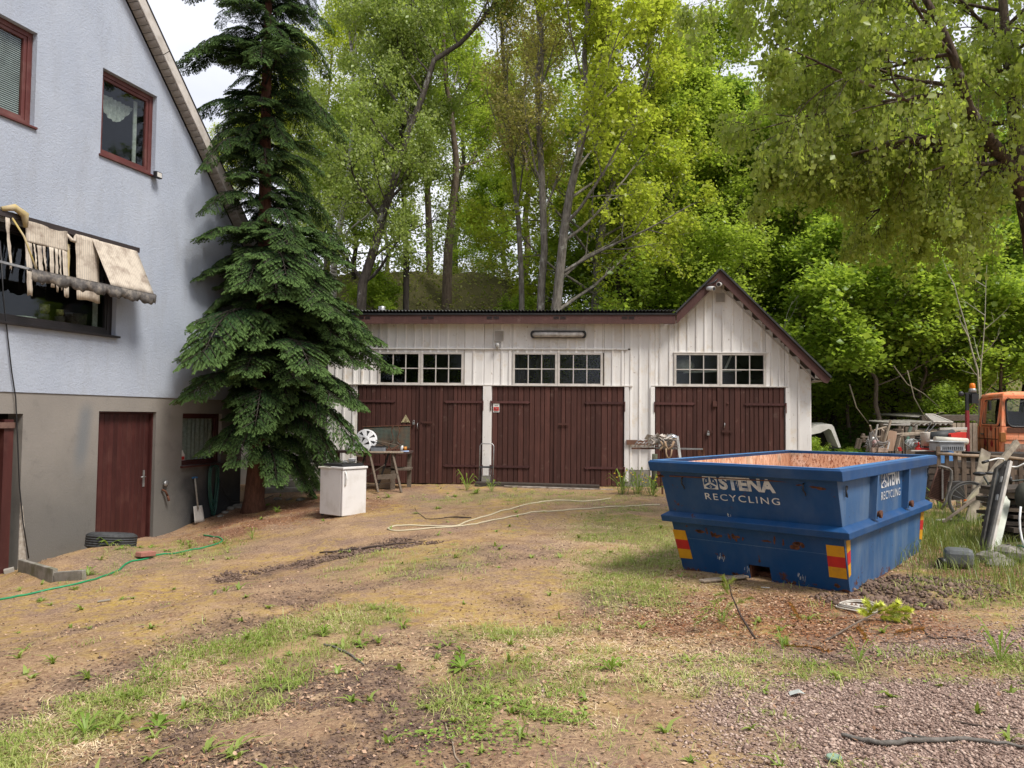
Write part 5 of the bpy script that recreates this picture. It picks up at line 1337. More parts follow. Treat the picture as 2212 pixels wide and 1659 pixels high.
m = MB(); m.box(-.14, .14, -.1, .1, 0, .44); tag(m.build('cardboard_box', simple('tan_cardboard', (.34,.26,.18), (.26,.20,.14), 5, .9, dirt=(.16,.11,.08)), None, (-2.68, 16.62, gt(-2.68, 16.62)), (R(3), 0, R(-8)), bevel=.02), 'tan weathered plastic jug carton under the workbench', 'box')
# hand truck
ht = thing('hand_truck', 'grey folding hand truck leaning on the white post between the doors', 'hand truck', (-.555, 17.12, gt(-.555, 17.1)), GROT, rot=(R(-7), 0, GROT))
w = .155; pts = [(-w, 0, .0), (-w, 0, .88), (-w+.03, 0, .93), (w-.03, 0, .93), (w, 0, .88), (w, 0, .0)]
m = MB(); m.tube(pts, .011, 8); m.build('frame', M_METAL, ht)
m = MB(); m.box(-w, w, -.015, .015, .39, .43); m.build('cross_plate', M_DKMETAL, ht)
m = MB(); m.tube([(-w*.7, 0, .05), (-w*.7, 0, .41)], .009, 6); m.tube([(w*.7, 0, .05), (w*.7, 0, .41)], .009, 6); m.build('inner_rails', M_DKMETAL, ht)
m = MB(); m.box(-w, w, -.2, .0, .0, .012); m.build('toe_plate', M_DKMETAL, ht)
for s in (-1, 1):
    m = MB(); m.tube([(s*(w+.02), .02, .05), (s*(w+.05), .02, .05)], .055, 14); m.build('wheel', M_BLACKPL, ht)
# sill timbers at the middle door
m = MB(); m.box(0, 2.72, -.14, .14, -.03, .085); tag(m.build('sill_timber', M_DARKW, None, (-.78, 17.08, gt(0, 17.0)), (0, R(.6), GROT), bevel=.01), 'dark rotten sill timber along the foot of the middle doors', 'timber')
m = MB(); m.box(0, 2.35, -.07, .07, 0, .035); tag(m.build('peeling_board', simple('peeling_white_board', (.34,.30,.26), (.12,.09,.07), 9, .9, .4), None, (-.15, 16.72, gt(1, 16.7)+.0), (0, R(.8), R(-6)), bevel=.006), 'peeling white board lying in front of the middle doors', 'board')
# fallen twigs and branches
M_BARKD = simple('dark_twig_bark', (.075, .052, .042), (.045, .032, .026), 30, .95, .5, 80)
M_BARKG = simple('grey_branch_bark', (.16, .145, .13), (.09, .08, .07), 30, .95, .5, 80)
def fallen(pp, r, mat, lb, side=()):
    m = MB(); P = ground_path(pp, r*.8, sub=4); n = len(P); rs = [r*(.55+.45*math.sin(math.pi*(i+1)/(n+1)))*(1.1-.5*i/n) for i in range(n)]
    P = [p+Vector((rr_.uniform(-.3, .3)*r, rr_.uniform(-.3, .3)*r, abs(rr_.gauss(0, .3))*r)) for p in P]
    m.tube(P, rs, 6)
    for s in side:
        Q = ground_path(s, r*.5, .01, sub=4); m.tube(Q, r*.4, 5)
    return tag(m.build('fallen_branch', mat), lb, 'branch', 'fallen branches on the yard')
fallen([(1128+690, 1590), (1855, 1598), (1905, 1607), (1985, 1603), (2090, 1601), (2170, 1612), (2225, 1622)], .016, M_BARKG, 'thick grey branch lying on the gravel at lower right')
fallen([(1935, 1575), (1975, 1590), (2030, 1598)], .008, M_BARKG, 'short grey twig just above the thick branch on the gravel')
fallen([(2060, 1560), (2120, 1568), (2200, 1578)], .007, M_BARKD, 'thin dark twig on the gravel near the right edge')
fallen([(960, 1118), (1018, 1120), (985, 1117), (930, 1122), (915, 1118), (900, 1106)], .008, M_BARKD, 'forked dark twig on the grass in front of the rope', side=[[(900, 1106), (896, 1098)], [(905, 1112), (893, 1110)]])
fallen([(690, 1196), (760, 1190), (830, 1182), (880, 1176), (918, 1172)], .016, M_BARKD, 'dark broken branch lying among the soil clods')
fallen([(700, 1395), (728, 1405), (760, 1420), (787, 1437)], .009, M_BARKG, 'grey stick lying in the grass strip')
fallen([(960, 1560), (975, 1600), (985, 1640), (1005, 1665)], .005, simple('pale_twig', (.34,.27,.20), None, 20), 'pale thin twig on bare soil at the bottom centre')
fallen([(420, 1480), (440, 1510), (470, 1530)], .004, M_BARKD, 'thin brown twig on the bare soil in the lower left', side=[[(500, 1560), (540, 1540), (580, 1548)]])
fallen([(600, 1630), (640, 1620), (670, 1600)], .004, M_BARKD, 'thin brown twig near the bottom left of the soil track', side=[[(640, 1620), (655, 1640)]])
fallen([(1985, 1345), (2010, 1378), (2060, 1376), (2120, 1388)], .007, M_BARKD, 'kinked dark twig on the gravel beyond the severed spruce bough', side=[[(2010, 1378), (1960, 1392), (1900, 1390)]])
fallen([(1420, 1310), (1475, 1305), (1500, 1308)], .006, M_BARKD, 'dark twig on bare ground left of the skip')
ground_block('plank', (1515, 1262), (1612, 1252), .09, .022, M_PALEW, 'thin pale plank pushed under the front of the skip', 'plank', -.01)
# paper plate / coil of wire beside the severed branch
p = ray_ground(1850, 1318)
m = MB()
for k, r_ in enumerate((.16, .145, .15)): m.tube([(r_*math.cos(a)+.01*k, r_*math.sin(a), .015+.012*k+.01*math.sin(a*2)) for a in np.linspace(0, 2*math.pi, 26)[:-1]], .007, 5, closed=True)
m.lathe([(0, .012), (.1, .012), (.11, .025)], 18)
tag(m.build('wire_coil', simple('white_cable_coil', (.55,.52,.46), (.42,.38,.33), 20, .6), None, p), 'coil of white cable lying in the leaf litter in front of the skip', 'coil')
p = ray_ground(1802, 1640); m = MB(); m.lathe([(0, .0), (.03, .0), (.036, .02), (.03, .022), (0, .01)], 14); tag(m.build('bottle_base', simple('green_glass', (.25,.36,.28), None, 5, .15), None, p+Vector((0, 0, .002)), None), 'broken greenish glass bottle base on the gravel', 'glass')
p = ray_ground(1722, 1500); m = MB(); vs = [(-.05, -.02, .01), (.0, -.03, .03), (.05, 0, .012), (.02, .03, .03), (-.04, .03, .015)]; m.add(vs, [(0, 1, 4), (1, 3, 4), (1, 2, 3)]); tag(m.build('plastic_scrap', simple('pale_plastic_scrap', (.45,.47,.44), None, 20, .4), None, p), 'crumpled pale plastic scrap on the soil near the gravel', 'scrap')
p = ray_ground(1645, 1272); m = MB(); m.bar((0, 0, .01), (.05, -.07, .02), .012, .006); tag(m.build('white_clip', M_WHITE, None, p), 'short white plastic strip in front of the skip pocket', 'strip')

# rack, basket and straps between the garage and the skip
Z6 = lambda x, y: (1336.3+.10416*x, 906.2+.10416*y)
rk = thing('scrap_rack', 'rusty steel rack with angle-iron top in front of the gable doors', 'rack', (0, 0, 0))
Yr = 15.6
a, b = at(*Z6(270, 597), Yr), at(*Z6(1780, 612), Yr); m = MB(); m.bar(a, b, .04, .03); m.build('top_rail', M_RUST, rk)
a2, b2 = at(*Z6(780, 597), Yr-.1), at(*Z6(1740, 612), Yr-.1); m = MB(); m.bar(a2, b2, .045, .03); m.build('slotted_angle', M_METAL, rk)
for x_ in (910, 1665, 1765):
    p = at(*Z6(x_, 620), Yr); m = MB(); m.bar(p, (p.x, p.y, gt(p.x, p.y)), .035, .035, up=(0, 1, 0)); m.build('leg', M_RUST, rk)
p = at(*Z6(1750, 610), Yr); m = MB(); m.bar(p, (p.x, p.y, p.z-.25), .07, .01, up=(0, 1, 0)); m.build('side_plate', M_RUST, rk)
bk = thing('wire_basket', 'grey wire basket on the scrap rack', 'basket', at(*Z6(960, 585), Yr-.1))
for k in range(13):
    x_ = -.24+.04*k; m = MB(); m.tube([(x_, -.12, .0), (x_, -.14, .16)], .003, 4); m.tube([(x_, .12, .0), (x_, .14, .16)], .003, 4); m.build('wire', M_METAL, bk)
for z_ in (.0, .05, .10, .16):
    m = MB(); m.tube([(-.25, -.12-.02*z_*6, z_), (.25, -.12-.02*z_*6, z_), (.25, .12+.02*z_*6, z_), (-.25, .12+.02*z_*6, z_)], .004, 4, closed=True); m.build('hoop', M_METAL, bk)
rr_ = random.Random(4)
vs = []; fs = []
for k in range(90):
    c = Vector((rr_.uniform(-.30, .10), rr_.uniform(-.12, .1), rr_.uniform(.06, .24))); s = rr_.uniform(.03, .07)
    b = len(vs)
    for i in range(4): vs.append(c+Vector((rr_.gauss(0, s), rr_.gauss(0, s), rr_.gauss(0, s*.8))))
    fs += [(b, b+1, b+2), (b, b+2, b+3), (b, b+1, b+3)]
m = MB(); m.add(vs, fs); tag(m.build('rag_heap', simple('white_rags', (.58,.53,.48), (.45,.38,.32), 14, .9), None, at(*Z6(960, 585), Yr-.1)), 'heap of crumpled white plastic and rags in the wire basket', 'rags')
m = MB(); m.sphere((0, 0, 0), .10, 14, (1.2, 1, .8)); tag(m.build('chrome_lamp', simple('chromed_metal', (.7,.7,.7), None, 9, .12, metal=1), None, at(*Z6(1110, 375), Yr-.15)), 'chromed headlamp shell lying in the wire basket', 'lamp shell')
M_STRAP = simple('tan_strap', (.42, .29, .18), (.33, .22, .14), 9, .8)
def band(name, pp, w, mat, lb, Y, cat):
    P = [at(*Z6(*q), Y) for q in pp]; vs = []; fs = []
    for i, p in enumerate(P):
        d = (P[min(i+1, len(P)-1)]-P[max(i-1, 0)]).normalized(); s = d.cross(Vector((0, 1, .3))).normalized()*w/2
        vs += [p-s, p+s]
    for i in range(len(P)-1): fs.append((2*i, 2*i+1, 2*i+3, 2*i+2))
    m = MB(); m.add(vs, fs, True); o = m.build(name, mat); o.modifiers.new('t', 'SOLIDIFY').thickness = .004; return tag(o, lb, cat, 'tan straps on the rack')
band('strap', [(870, 450), (930, 540), (880, 600), (850, 640)], .035, M_STRAP, 'short tan strap hanging at the left of the basket', Yr-.3, 'strap')
band('strap', [(960, 450), (985, 560), (1030, 620), (1100, 570), (1150, 450)], .045, M_STRAP, 'tan strap draped in a shallow loop over the basket', Yr-.32, 'strap')
band('strap', [(985, 600), (985, 700), (1010, 780), (1060, 795), (1090, 740), (1105, 620)], .03, M_STRAP, 'tan strap hanging lowest in a long loop below the rack', Yr-.34, 'strap')
m = MB(); m.bar(at(*Z6(1215, 345), Yr-.2), at(*Z6(1275, 790), Yr-.2), .05, .03); tag(m.build('white_channel', M_WHITEPL), 'tilted white metal channel behind the wire basket', 'channel')
m = MB(); m.tube([at(*Z6(x_, y_), 16.6) for x_, y_ in ((340, 575), (345, 510), (400, 440), (460, 425), (520, 440), (555, 470), (500, 500), (450, 480), (410, 500), (370, 465))], .010, 6); m.tube([at(*Z6(x_, y_), 16.6) for x_, y_ in ((520, 570), (560, 500), (620, 460), (690, 450))], .010, 6)
tag(m.build('bent_tube_frame', M_METAL), 'bent thin metal tube frame resting above the rack rail', 'frame')
m = MB(); m.box(2.57, 3.19, -.09, -.045, 1.02, 1.125); tag(m.build('wall_plank', simple('brown_plank', (.17,.085,.055), None, 9, .8), None, GP, (0, 0, GROT)), 'brown plank fixed across the white wall left of the gable doors', 'plank')
m = MB(); m.tube([(0, 0, 0), (.02, 0, .75)], .06, 10); tag(m.build('mossy_pole', simple('mossy_wood', (.10,.12,.07), (.06,.05,.04), 9, .9), None, (3.05, 16.5, gt(3.05, 16.5))), 'mossy grey pole standing behind the left corner of the skip', 'pole')

# concrete steps behind the conifer, at the corner of the house
st = thing('garden_steps', 'worn concrete steps rising behind the conifer trunk beside the house', 'steps', (-4.9, 16.6, gt(-4.9, 16.6)-.05), R(8))
for k in range(5):
    m = MB(); m.box(-.7+.03*k, 1.55-.30*k, .0+.28*k, 1.6, .0+.15*k, .15+.15*k-.002); m.build('step', simple('pale_concrete', (.36,.33,.29), (.26,.24,.21), 7, .9, .4) if k == 0 else bpy.data.materials['pale_concrete'], st, bevel=.01)
# low rear annex of the house with brown eaves
ax = thing('annex', 'low white annex with brown eaves showing through the conifer', 'building', (-5.6, 18.6, -.3), R(4))
m = MB(); m.box(-3.0, 1.6, .0, 3, 0, 3.9); m.build('wall', simple('annex_render', (.48,.44,.41), (.40,.37,.34), 4, .9), ax)
m = MB(); m.prism([(-3.3, 4.55), (2.1, 3.75), (2.1, 3.9), (-3.3, 4.72)], -.5, 3.3); m.build('roof', simple('brown_eaves', (.085,.045,.04), None, 7, .7), ax)
wd = MB(); wd.box(.2, 1.0, -.03, .02, 1.9, 3.0); w_ = wd.build('window', M_WHITEP, ax)
wd = MB(); wd.box(.26, .94, -.035, -.031, 1.96, 2.94); wd.build('pane', M_GLASS, w_)
# stones in the soil edge round the conifer
m0 = MB()
rr_ = random.Random(21)
M_STONE = simple('grey_field_stone', (.25, .23, .20), (.16, .145, .13), 9, .95, .5, 40, dirt=(.10,.10,.05), damt=.5)
def rock(loc, s, lb, grp=None, flat=.5, mat=None):
    bm_v = []; n = 10; m = MB(); vs = []; fs = []; k = 6
    for i in range(k+1):
        ph = math.pi*i/k
        for j in range(n):
            a = 2*math.pi*j/n; r = (1+.28*(rr_.random()-.5))
            vs.append((s*r*math.sin(ph)*math.cos(a), s*.75*r*math.sin(ph)*math.sin(a), -s*flat*r*math.cos(ph)))
    for i in range(k):
        for j in range(n): fs.append((i*n+j, i*n+(j+1) % n, (i+1)*n+(j+1) % n, (i+1)*n+j))
    m.add(vs, fs, False)
    return tag(m.build('rock', mat or M_STONE, None, loc, (0, 0, rr_.uniform(0, 3))), lb, 'rock', grp)
for i, (px, py, s) in enumerate([(500, 1100, .12), (518, 1096, .15), (533, 1099, .10), (486, 1108, .09), (476, 1116, .08), (600, 1078, .10), (625, 1078, .08), (650, 1080, .12)]):
    p = ray_ground(px, py); rock(p, s, ['grey stone left of the conifer trunk, beside the house corner', 'largest grey stone left of the conifer trunk', 'grey stone touching the left side of the conifer trunk', 'small grey stone next to the hanging hose', 'smallest grey stone at the end of the row by the wall', 'grey stone just right of the conifer trunk', 'small grey stone between trunk and fridge', 'flat grey stone behind the left side of the fridge'][i], 'stones around the conifer foot', .4)
# ================================================================ RIGHT-HAND SCRAP YARD
K1 = lambda x, y: (1935.4+.1296*x, 814.1+.1296*y)
K2 = lambda x, y: (1827.8+.125*x, 875.5+.125*y)
K3 = lambda x, y: (1966+.1759*x, 952.3+.1759*y)
def P1(x, y, Y): return at(*K1(x, y), Y)
def P2(x, y, Y): return at(*K2(x, y), Y)
def P3(x, y, Y): return at(*K3(x, y), Y)
rr_ = random.Random(31)
# fence
fn = thing('picket_fence', 'rough grey picket fence with sagging rail behind the skip', 'fence', (0, 0, 0))
YF = 13.6
for i, (x_, top, w, tl) in enumerate([(705, 1160, 62, 0), (850, 1315, 62, 0), (985, 1290, 68, 3), (1130, 1330, 75, 0), (1280, 1345, 66, 0), (1420, 1330, 60, -1), (1590, 1380, 68, 0), (1760, 1350, 66, 2), (1930, 1370, 66, 0), (2080, 1380, 70, -1), (2230, 1380, 66, 0), (2390, 1370, 70, 0)]):
    a = P1(x_, top, YF+.03); wd = w*.1296/FPX*YF; b = Vector((a.x+R(tl)*.9, a.y, gt(a.x, a.y)))
    m = MB(); m.bar(b, a, .022, wd, up=(1, 0, 0)); m.build('picket', simple('grey_picket_wood', (.155, .115, .085), (.085, .062, .048), 10, .95, .5, 40, stretch=(5, 5, .5), rnd=.5) if i == 0 else bpy.data.materials['grey_picket_wood'], fn)
M_PICK = bpy.data.materials['grey_picket_wood']
for a, b, r in ((P1(690, 1285, YF), P1(1420, 1318, YF), .028), (P1(1560, 1330, YF), P1(2500, 1390, YF), .026)):
    m = MB(); m.tube([a, a.lerp(b, .3)+Vector((0, 0, .008)), a.lerp(b, .6)-Vector((0, 0, .006)), b], r, 7); m.build('rail', simple('pale_round_rail', (.30,.22,.15), (.20,.15,.11), 14, .9) if r > .027 else bpy.data.materials['pale_round_rail'], fn)
m = MB(); m.bar(P1(780, 1560, YF+.06), P1(2400, 1600, YF+.06), .03, .09); m.build('lower_rail', M_PICK, fn)
# leaning boards against the fence
def leanbar(name, a, b, w, h, mat, lb, cat, grp=None, up=(0, 1, 0)):
    m = MB(); m.bar(a, b, w, h, up=up); return tag(m.build(name, mat, bevel=.004), lb, cat, grp)
M_GB = simple('lichen_grey_board', (.30, .26, .20), (.17, .14, .11), 7, .95, .5, 40, dirt=(.30,.30,.16), damt=.4)
a, b = P3(930, 122, 12.5), P3(735, 790, 11.95); b.z = gt(b.x, b.y)
leanbar('leaning_board', b, a, .17, .025, M_GB, 'broad lichen covered board leaning on the fence behind the bicycle', 'board')
leanbar('leaning_beam', P3(690, 790, 11.9), P3(1310, 15, 12.6), .085, .07, M_GB, 'long grey beam leaning diagonally across the fence', 'beam')
leanbar('leaning_lath', P3(400, 1005, 11.4), P3(1010, 545, 12.2), .035, .03, M_OLDW, 'thin grey lath below the long diagonal beam', 'lath')
leanbar('grey_shelf', P3(485, 612, 12.9), P3(640, 602, 12.9), .30, .14, simple('dark_grey_board', (.045,.042,.04), None, 8), 'dark grey board wedged behind the chair back', 'board')
# brown slatted seat back with grey tubular edge
M_TUBE = simple('worn_grey_tube', (.20,.19,.18), (.12,.11,.10), 12, .5, .2, dirt=(.10,.05,.03))
M_SLAT = simple('rust_brown_slat', (.11,.05,.035), (.07,.035,.026), 14, .8)
cb = thing('seat_back', 'rusty brown slatted seat back with grey tube edge leaning on the fence', 'seat', (0, 0, 0))
Yc = 12.6
m = MB(); m.tube([P3(*q, Yc) for q in ((345, 320), (380, 312), (480, 340), (508, 370), (505, 480), (480, 600), (440, 740), (385, 840))], .020, 8); m.build('tube_edge', M_TUBE, cb)
m = MB(); m.tube([P3(*q, Yc) for q in ((345, 320), (290, 480), (225, 685), (405, 755))], .012, 6); m.build('wire_edge', M_SLAT, cb)
for k in range(20):
    q = k/19; a = Vector((338, 335)).lerp(Vector((228, 680)), q); b = Vector((495, 372)).lerp(Vector((410, 748)), q)
    m = MB(); m.bar(P3(a.x, a.y, Yc+.01), P3(b.x, b.y, Yc+.01), .008, .012, up=(0, 1, 0)); m.build('slat', M_SLAT, cb)
m = MB(); m.bar(P3(398, 350, Yc-.02), P3(398, 715, Yc-.02), .008, .028, up=(1, 0, 0)); m.build('centre_strap', M_TUBE, cb)
m = MB(); m.add([P3(340, 340, Yc+.03), P3(490, 375, Yc+.03), P3(410, 745, Yc+.03), P3(232, 680, Yc+.03)], [(0, 1, 2, 3)]); m.build('backing', simple('dark_brown_mesh', (.05,.025,.018), None, 9), cb)
# bicycle
bi = thing('bicycle', 'old bicycle with black saddle and white handlebar leaning by the fence', 'bicycle', (0, 0, 0))
M_TYR = simple('grey_bike_tyre', (.10,.095,.09), None, 20, .9); M_SP = simple('chrome_wire', (.5,.5,.5), None, 9, .3, metal=.8); M_FRM = simple('dark_bike_frame', (.03,.04,.035), None, 9, .4)
def wheel(c, r, yaw):
    X = Vector((math.cos(yaw), math.sin(yaw), 0)); Z = Vector((0, 0, 1))
    m = MB(); m.tube([c+X*r*math.cos(a)+Z*r*math.sin(a) for a in np.linspace(0, 2*math.pi, 33)[:-1]], .020, 6, closed=True); w = m.build('wheel', M_TYR, bi)
    m = MB(); m.tube([c+X*(r-.025)*math.cos(a)+Z*(r-.025)*math.sin(a) for a in np.linspace(0, 2*math.pi, 33)[:-1]], .010, 5, closed=True); m.build('rim', M_SP, w)
    m = MB()
    for a in np.linspace(0, 2*math.pi, 19)[:-1]: m.tube([c, c+X*(r-.03)*math.cos(a)+Z*(r-.03)*math.sin(a)], .0025, 3)
    m.tube([c-Vector((0, .04, 0)), c+Vector((0, .04, 0))], .02, 8); m.build('spokes', M_SP, w)
yb = R(-14); Xb = Vector((math.cos(yb), math.sin(yb), 0)); w0 = Vector((P3(735, 790, 12.15).x, 12.15, gt(7.3, 12.1)+.30))
w1 = w0+Xb*1.02
wheel(w0, .30, yb); wheel(w1, .30, yb)
sd_ = P3(905, 405, 12.0); bbk = w0+Xb*.42+Vector((0, 0, -.03)); hd_ = w0+Xb*.86+Vector((0, 0, .42))
m = MB(); m.tube([bbk, sd_-Vector((0, 0, .04))], .014, 6); m.tube([bbk, w0], .010, 6); m.tube([bbk, hd_-Vector((0, 0, .12))], .016, 6); m.tube([bbk.lerp(sd_, .7), hd_-Vector((0, 0, .05))], .014, 6); m.tube([w0, bbk.lerp(sd_, .68)], .009, 6); m.tube([hd_+Vector((0, 0, .06)), w1], .014, 6)
m.build('frame', M_FRM, bi)
m = MB(); m.sphere(sd_+Vector((-.07, 0, 0)), .085, 10, (1.2, .9, .42)); m.sphere(sd_+Vector((.10, 0, .01)), .045, 8, (2.2, .8, .6)); m.build('saddle', M_BLACKPL, bi)
m = MB(); m.tube([P3(900, 262, 11.85), P3(1000, 235, 11.85), P3(1080, 215, 11.9), P3(1145, 222, 11.95), P3(1170, 300, 12.0), P3(1260, 320, 12.0), P3(1320, 320, 12.0), P3(1400, 280, 11.9)], .013, 7); m.build('handlebar', M_WHITEPL, bi)
m = MB(); m.tube([P3(888, 268, 11.83), P3(960, 246, 11.85)], .022, 8); m.build('grip', M_BLACKPL, bi)
m = MB(); m.tube([P3(1200, 330, 11.95), P3(1225, 450, 11.95), P3(1240, 550, 11.95)], .016, 7); m.tube([P3(1228, 440, 11.93), P3(1238, 520, 11.93)], .026, 8); m.build('brake_lever', M_BLACKPL, bi)
m = MB(); m.box(-.03, .03, -.02, .02, -.03, .03); m.build('reflector', simple('orange_reflector', (.7,.16,.02), None, 9, .3), bi, P3(690, 745, 11.95))
# leaning black window frame, white frame and pale sheet
YW = 9.25
def frame_quad(name, pts, w, th, mat, parent, Y=0):
    m = MB(); n = len(pts)
    for i in range(n): m.bar(pts[i], pts[(i+1) % n], th, w, up=(0, 1, 0))
    return m.build(name, mat, parent)
wf = thing('window_sash', 'black framed window sash leaning on the wood pile', 'window', (0, 0, 0))
q = [P3(1055, 345, 9.7), P3(1190, 250, 9.7), P3(930, 1400, 9.15), P3(865, 1340, 9.15)]
frame_quad('frame', q, .05, .022, simple('weathered_black_frame', (.022,.02,.02), (.05,.045,.04), 9, .7, dirt=(.2,.19,.17), damt=.3), wf)
m = MB(); m.bar(P3(1150, 300, 9.68), P3(905, 1370, 9.13), .03, .06, up=(0, 1, 0)); m.build('stile', bpy.data.materials['weathered_black_frame'], wf)
g = NG('dirty_pane'); g.pbsdf(g.mix(g.ramp(g.noise(4, 5), .4, .6), (.20,.22,.20), (.32,.34,.33)), .12, 0, None, .6); M_DP = g.m
m = MB(); m.add([P3(1060, 360, 9.72), P3(1135, 310, 9.72), P3(915, 1350, 9.17), P3(880, 1320, 9.17)], [(0, 1, 2, 3)]); m.build('pane', M_DP, wf)
for x_, y_ in ((1125, 440), (1072, 660), (950, 1210)):
    m = MB(); m.bar(P3(x_, y_, 9.60-.45*(y_-300)/1100), P3(x_-12, y_+70, 9.60-.45*(y_-230)/1100), .015, .03, up=(0, 1, 0)); m.build('hinge', M_METAL, wf)
leanbar('white_batten', P3(970, 1425, 8.95), P3(1228, 255, 9.6), .035, .05, M_GREYW, 'long off-white batten leaning beside the black window sash', 'batten')
m = MB(); pts = [(1160, 700), (1185, 675), (1200, 710), (1228, 740), (1222, 800), (1085, 1400), (985, 1400)]; vs = [P3(x_, y_, 9.65-.5*(y_-650)/750) for x_, y_ in pts]; n = len(vs)
m.add(vs+[v+Vector((0, .08, .0)) for v in vs], [tuple(range(n)), tuple(reversed(range(n, 2*n)))]+[(i, n+i, n+(i+1) % n, (i+1) % n) for i in range(n)]); tag(m.build('pale_panel', simple('pale_green_white_panel', (.50,.54,.46), (.42,.45,.38), 3, .5, dirt=(.3,.3,.22), damt=.4)), 'pale greenish white panel leaning behind the white batten', 'panel')
# stacked firewood planks at the right edge
for r_ in range(9):
    for c_ in range(4):
        x_ = 6.38+.34*c_+rr_.uniform(-.04, .04); z = gt(6.5, 10)+.02+.085*r_
        if rr_.random() < .08: continue
        m = MB(); h_ = rr_.uniform(.035, .07); m.box(-.15, .15, -.3, .3, 0, h_)
        o = m.build('stacked_plank', M_DARKW if rr_.random() < .6 else M_OLDW, None, (x_, 10.0+rr_.uniform(-.1, .1), z), (0, R(rr_.uniform(-4, 4)), R(rr_.uniform(-15, 15))))
        tag(o, 'plank end in the right wood pile, %s layer from the ground, %s column from left' % (['bottom', 'second', 'third', 'fourth', 'fifth', 'sixth', 'seventh', 'eighth', 'top'][r_], ['first', 'second', 'third', 'fourth'][c_]), 'plank', 'planks in the wood pile at the right edge')
m = MB(); m.sphere((0, 0, 0), .15, 12, (.7, .6, 1.2)); tag(m.build('dark_sack', simple('olive_dark_sack', (.06,.06,.045), (.03,.03,.025), 6, .9, .6, 12), None, P3(1400, 690, 9.4)), 'dark olive sack hanging at the right edge over the wood pile', 'sack')
m = MB(); m.tube([P3(1358, 810, 9.2), P3(1345, 950, 9.15), P3(1350, 1080, 9.1), P3(1372, 1200, 9.05), P3(1400, 1290, 9.0)], .013, 6); tag(m.build('white_cable', M_WHITEPL), 'white cable hanging in front of the wood pile', 'cable')
m = MB(); m.tube([P3(1300, 1320, 8.9), P3(1320, 1285, 8.9), P3(1370, 1290, 8.8), P3(1440, 1330, 8.7)], .010, 6); tag(m.build('green_tube', simple('dull_green_tube', (.06,.16,.11), None, 9, .5)), 'dull green tube curling over the stones at the right edge', 'tube')
# grey canister lying on its side
p = ray_ground(*K3(600, 1575)); jc = thing('jerrycan', 'dirty grey plastic canister lying on its side in the grass', 'canister', p, R(-25))
M_GP = simple('dirty_grey_plastic', (.13,.14,.145), (.08,.085,.085), 9, .5, .2, dirt=(.16,.14,.10))
m = MB(); m.box(-.14, .14, -.10, .14, .02, .22); m.build('body', M_GP, jc, bevel=.05)
m = MB(); m.tube([(-.13, -.08, .08), (-.19, -.12, .07)], .05, 12); m.build('neck', M_BLACKPL, jc)
for (x_, y_, s, f_, lb) in ((1050, 1510, .17, .55, 'grey brown stone at the foot of the white batten'), (1190, 1560, .20, .32, 'flat pale stone in the grass in front of the wood pile'), (1310, 1480, .26, .45, 'broad grey stone at the right edge below the wood pile'), (795, 1395, .07, .5, 'small pale stone beside the window sash foot')):
    p = ray_ground(*K3(x_, y_)); rock(p+Vector((0, .1, s*f_*.3)), s, lb, None, f_)
p = ray_ground(*K3(320, 1005)); m = MB(); m.bar((0, 0, .03), (.26, .05, .04), .05, .02); tag(m.build('white_offcut', M_WHITEP, None, p), 'white painted offcut in the tall grass by the skip', 'offcut')
p = ray_ground(*K3(400, 1020)); m = MB(); m.bar((0, 0, .03), (.3, -.02, .06), .06, .03); tag(m.build('dark_offcut', M_DARKW, None, p), 'dark wood offcut crossing the white one in the grass', 'offcut')
p = ray_ground(*K3(650, 1345)); rock(p+Vector((0, 0, .02)), .07, 'whitish lump of rubble in the leaf litter', None, .5, M_GREYW)
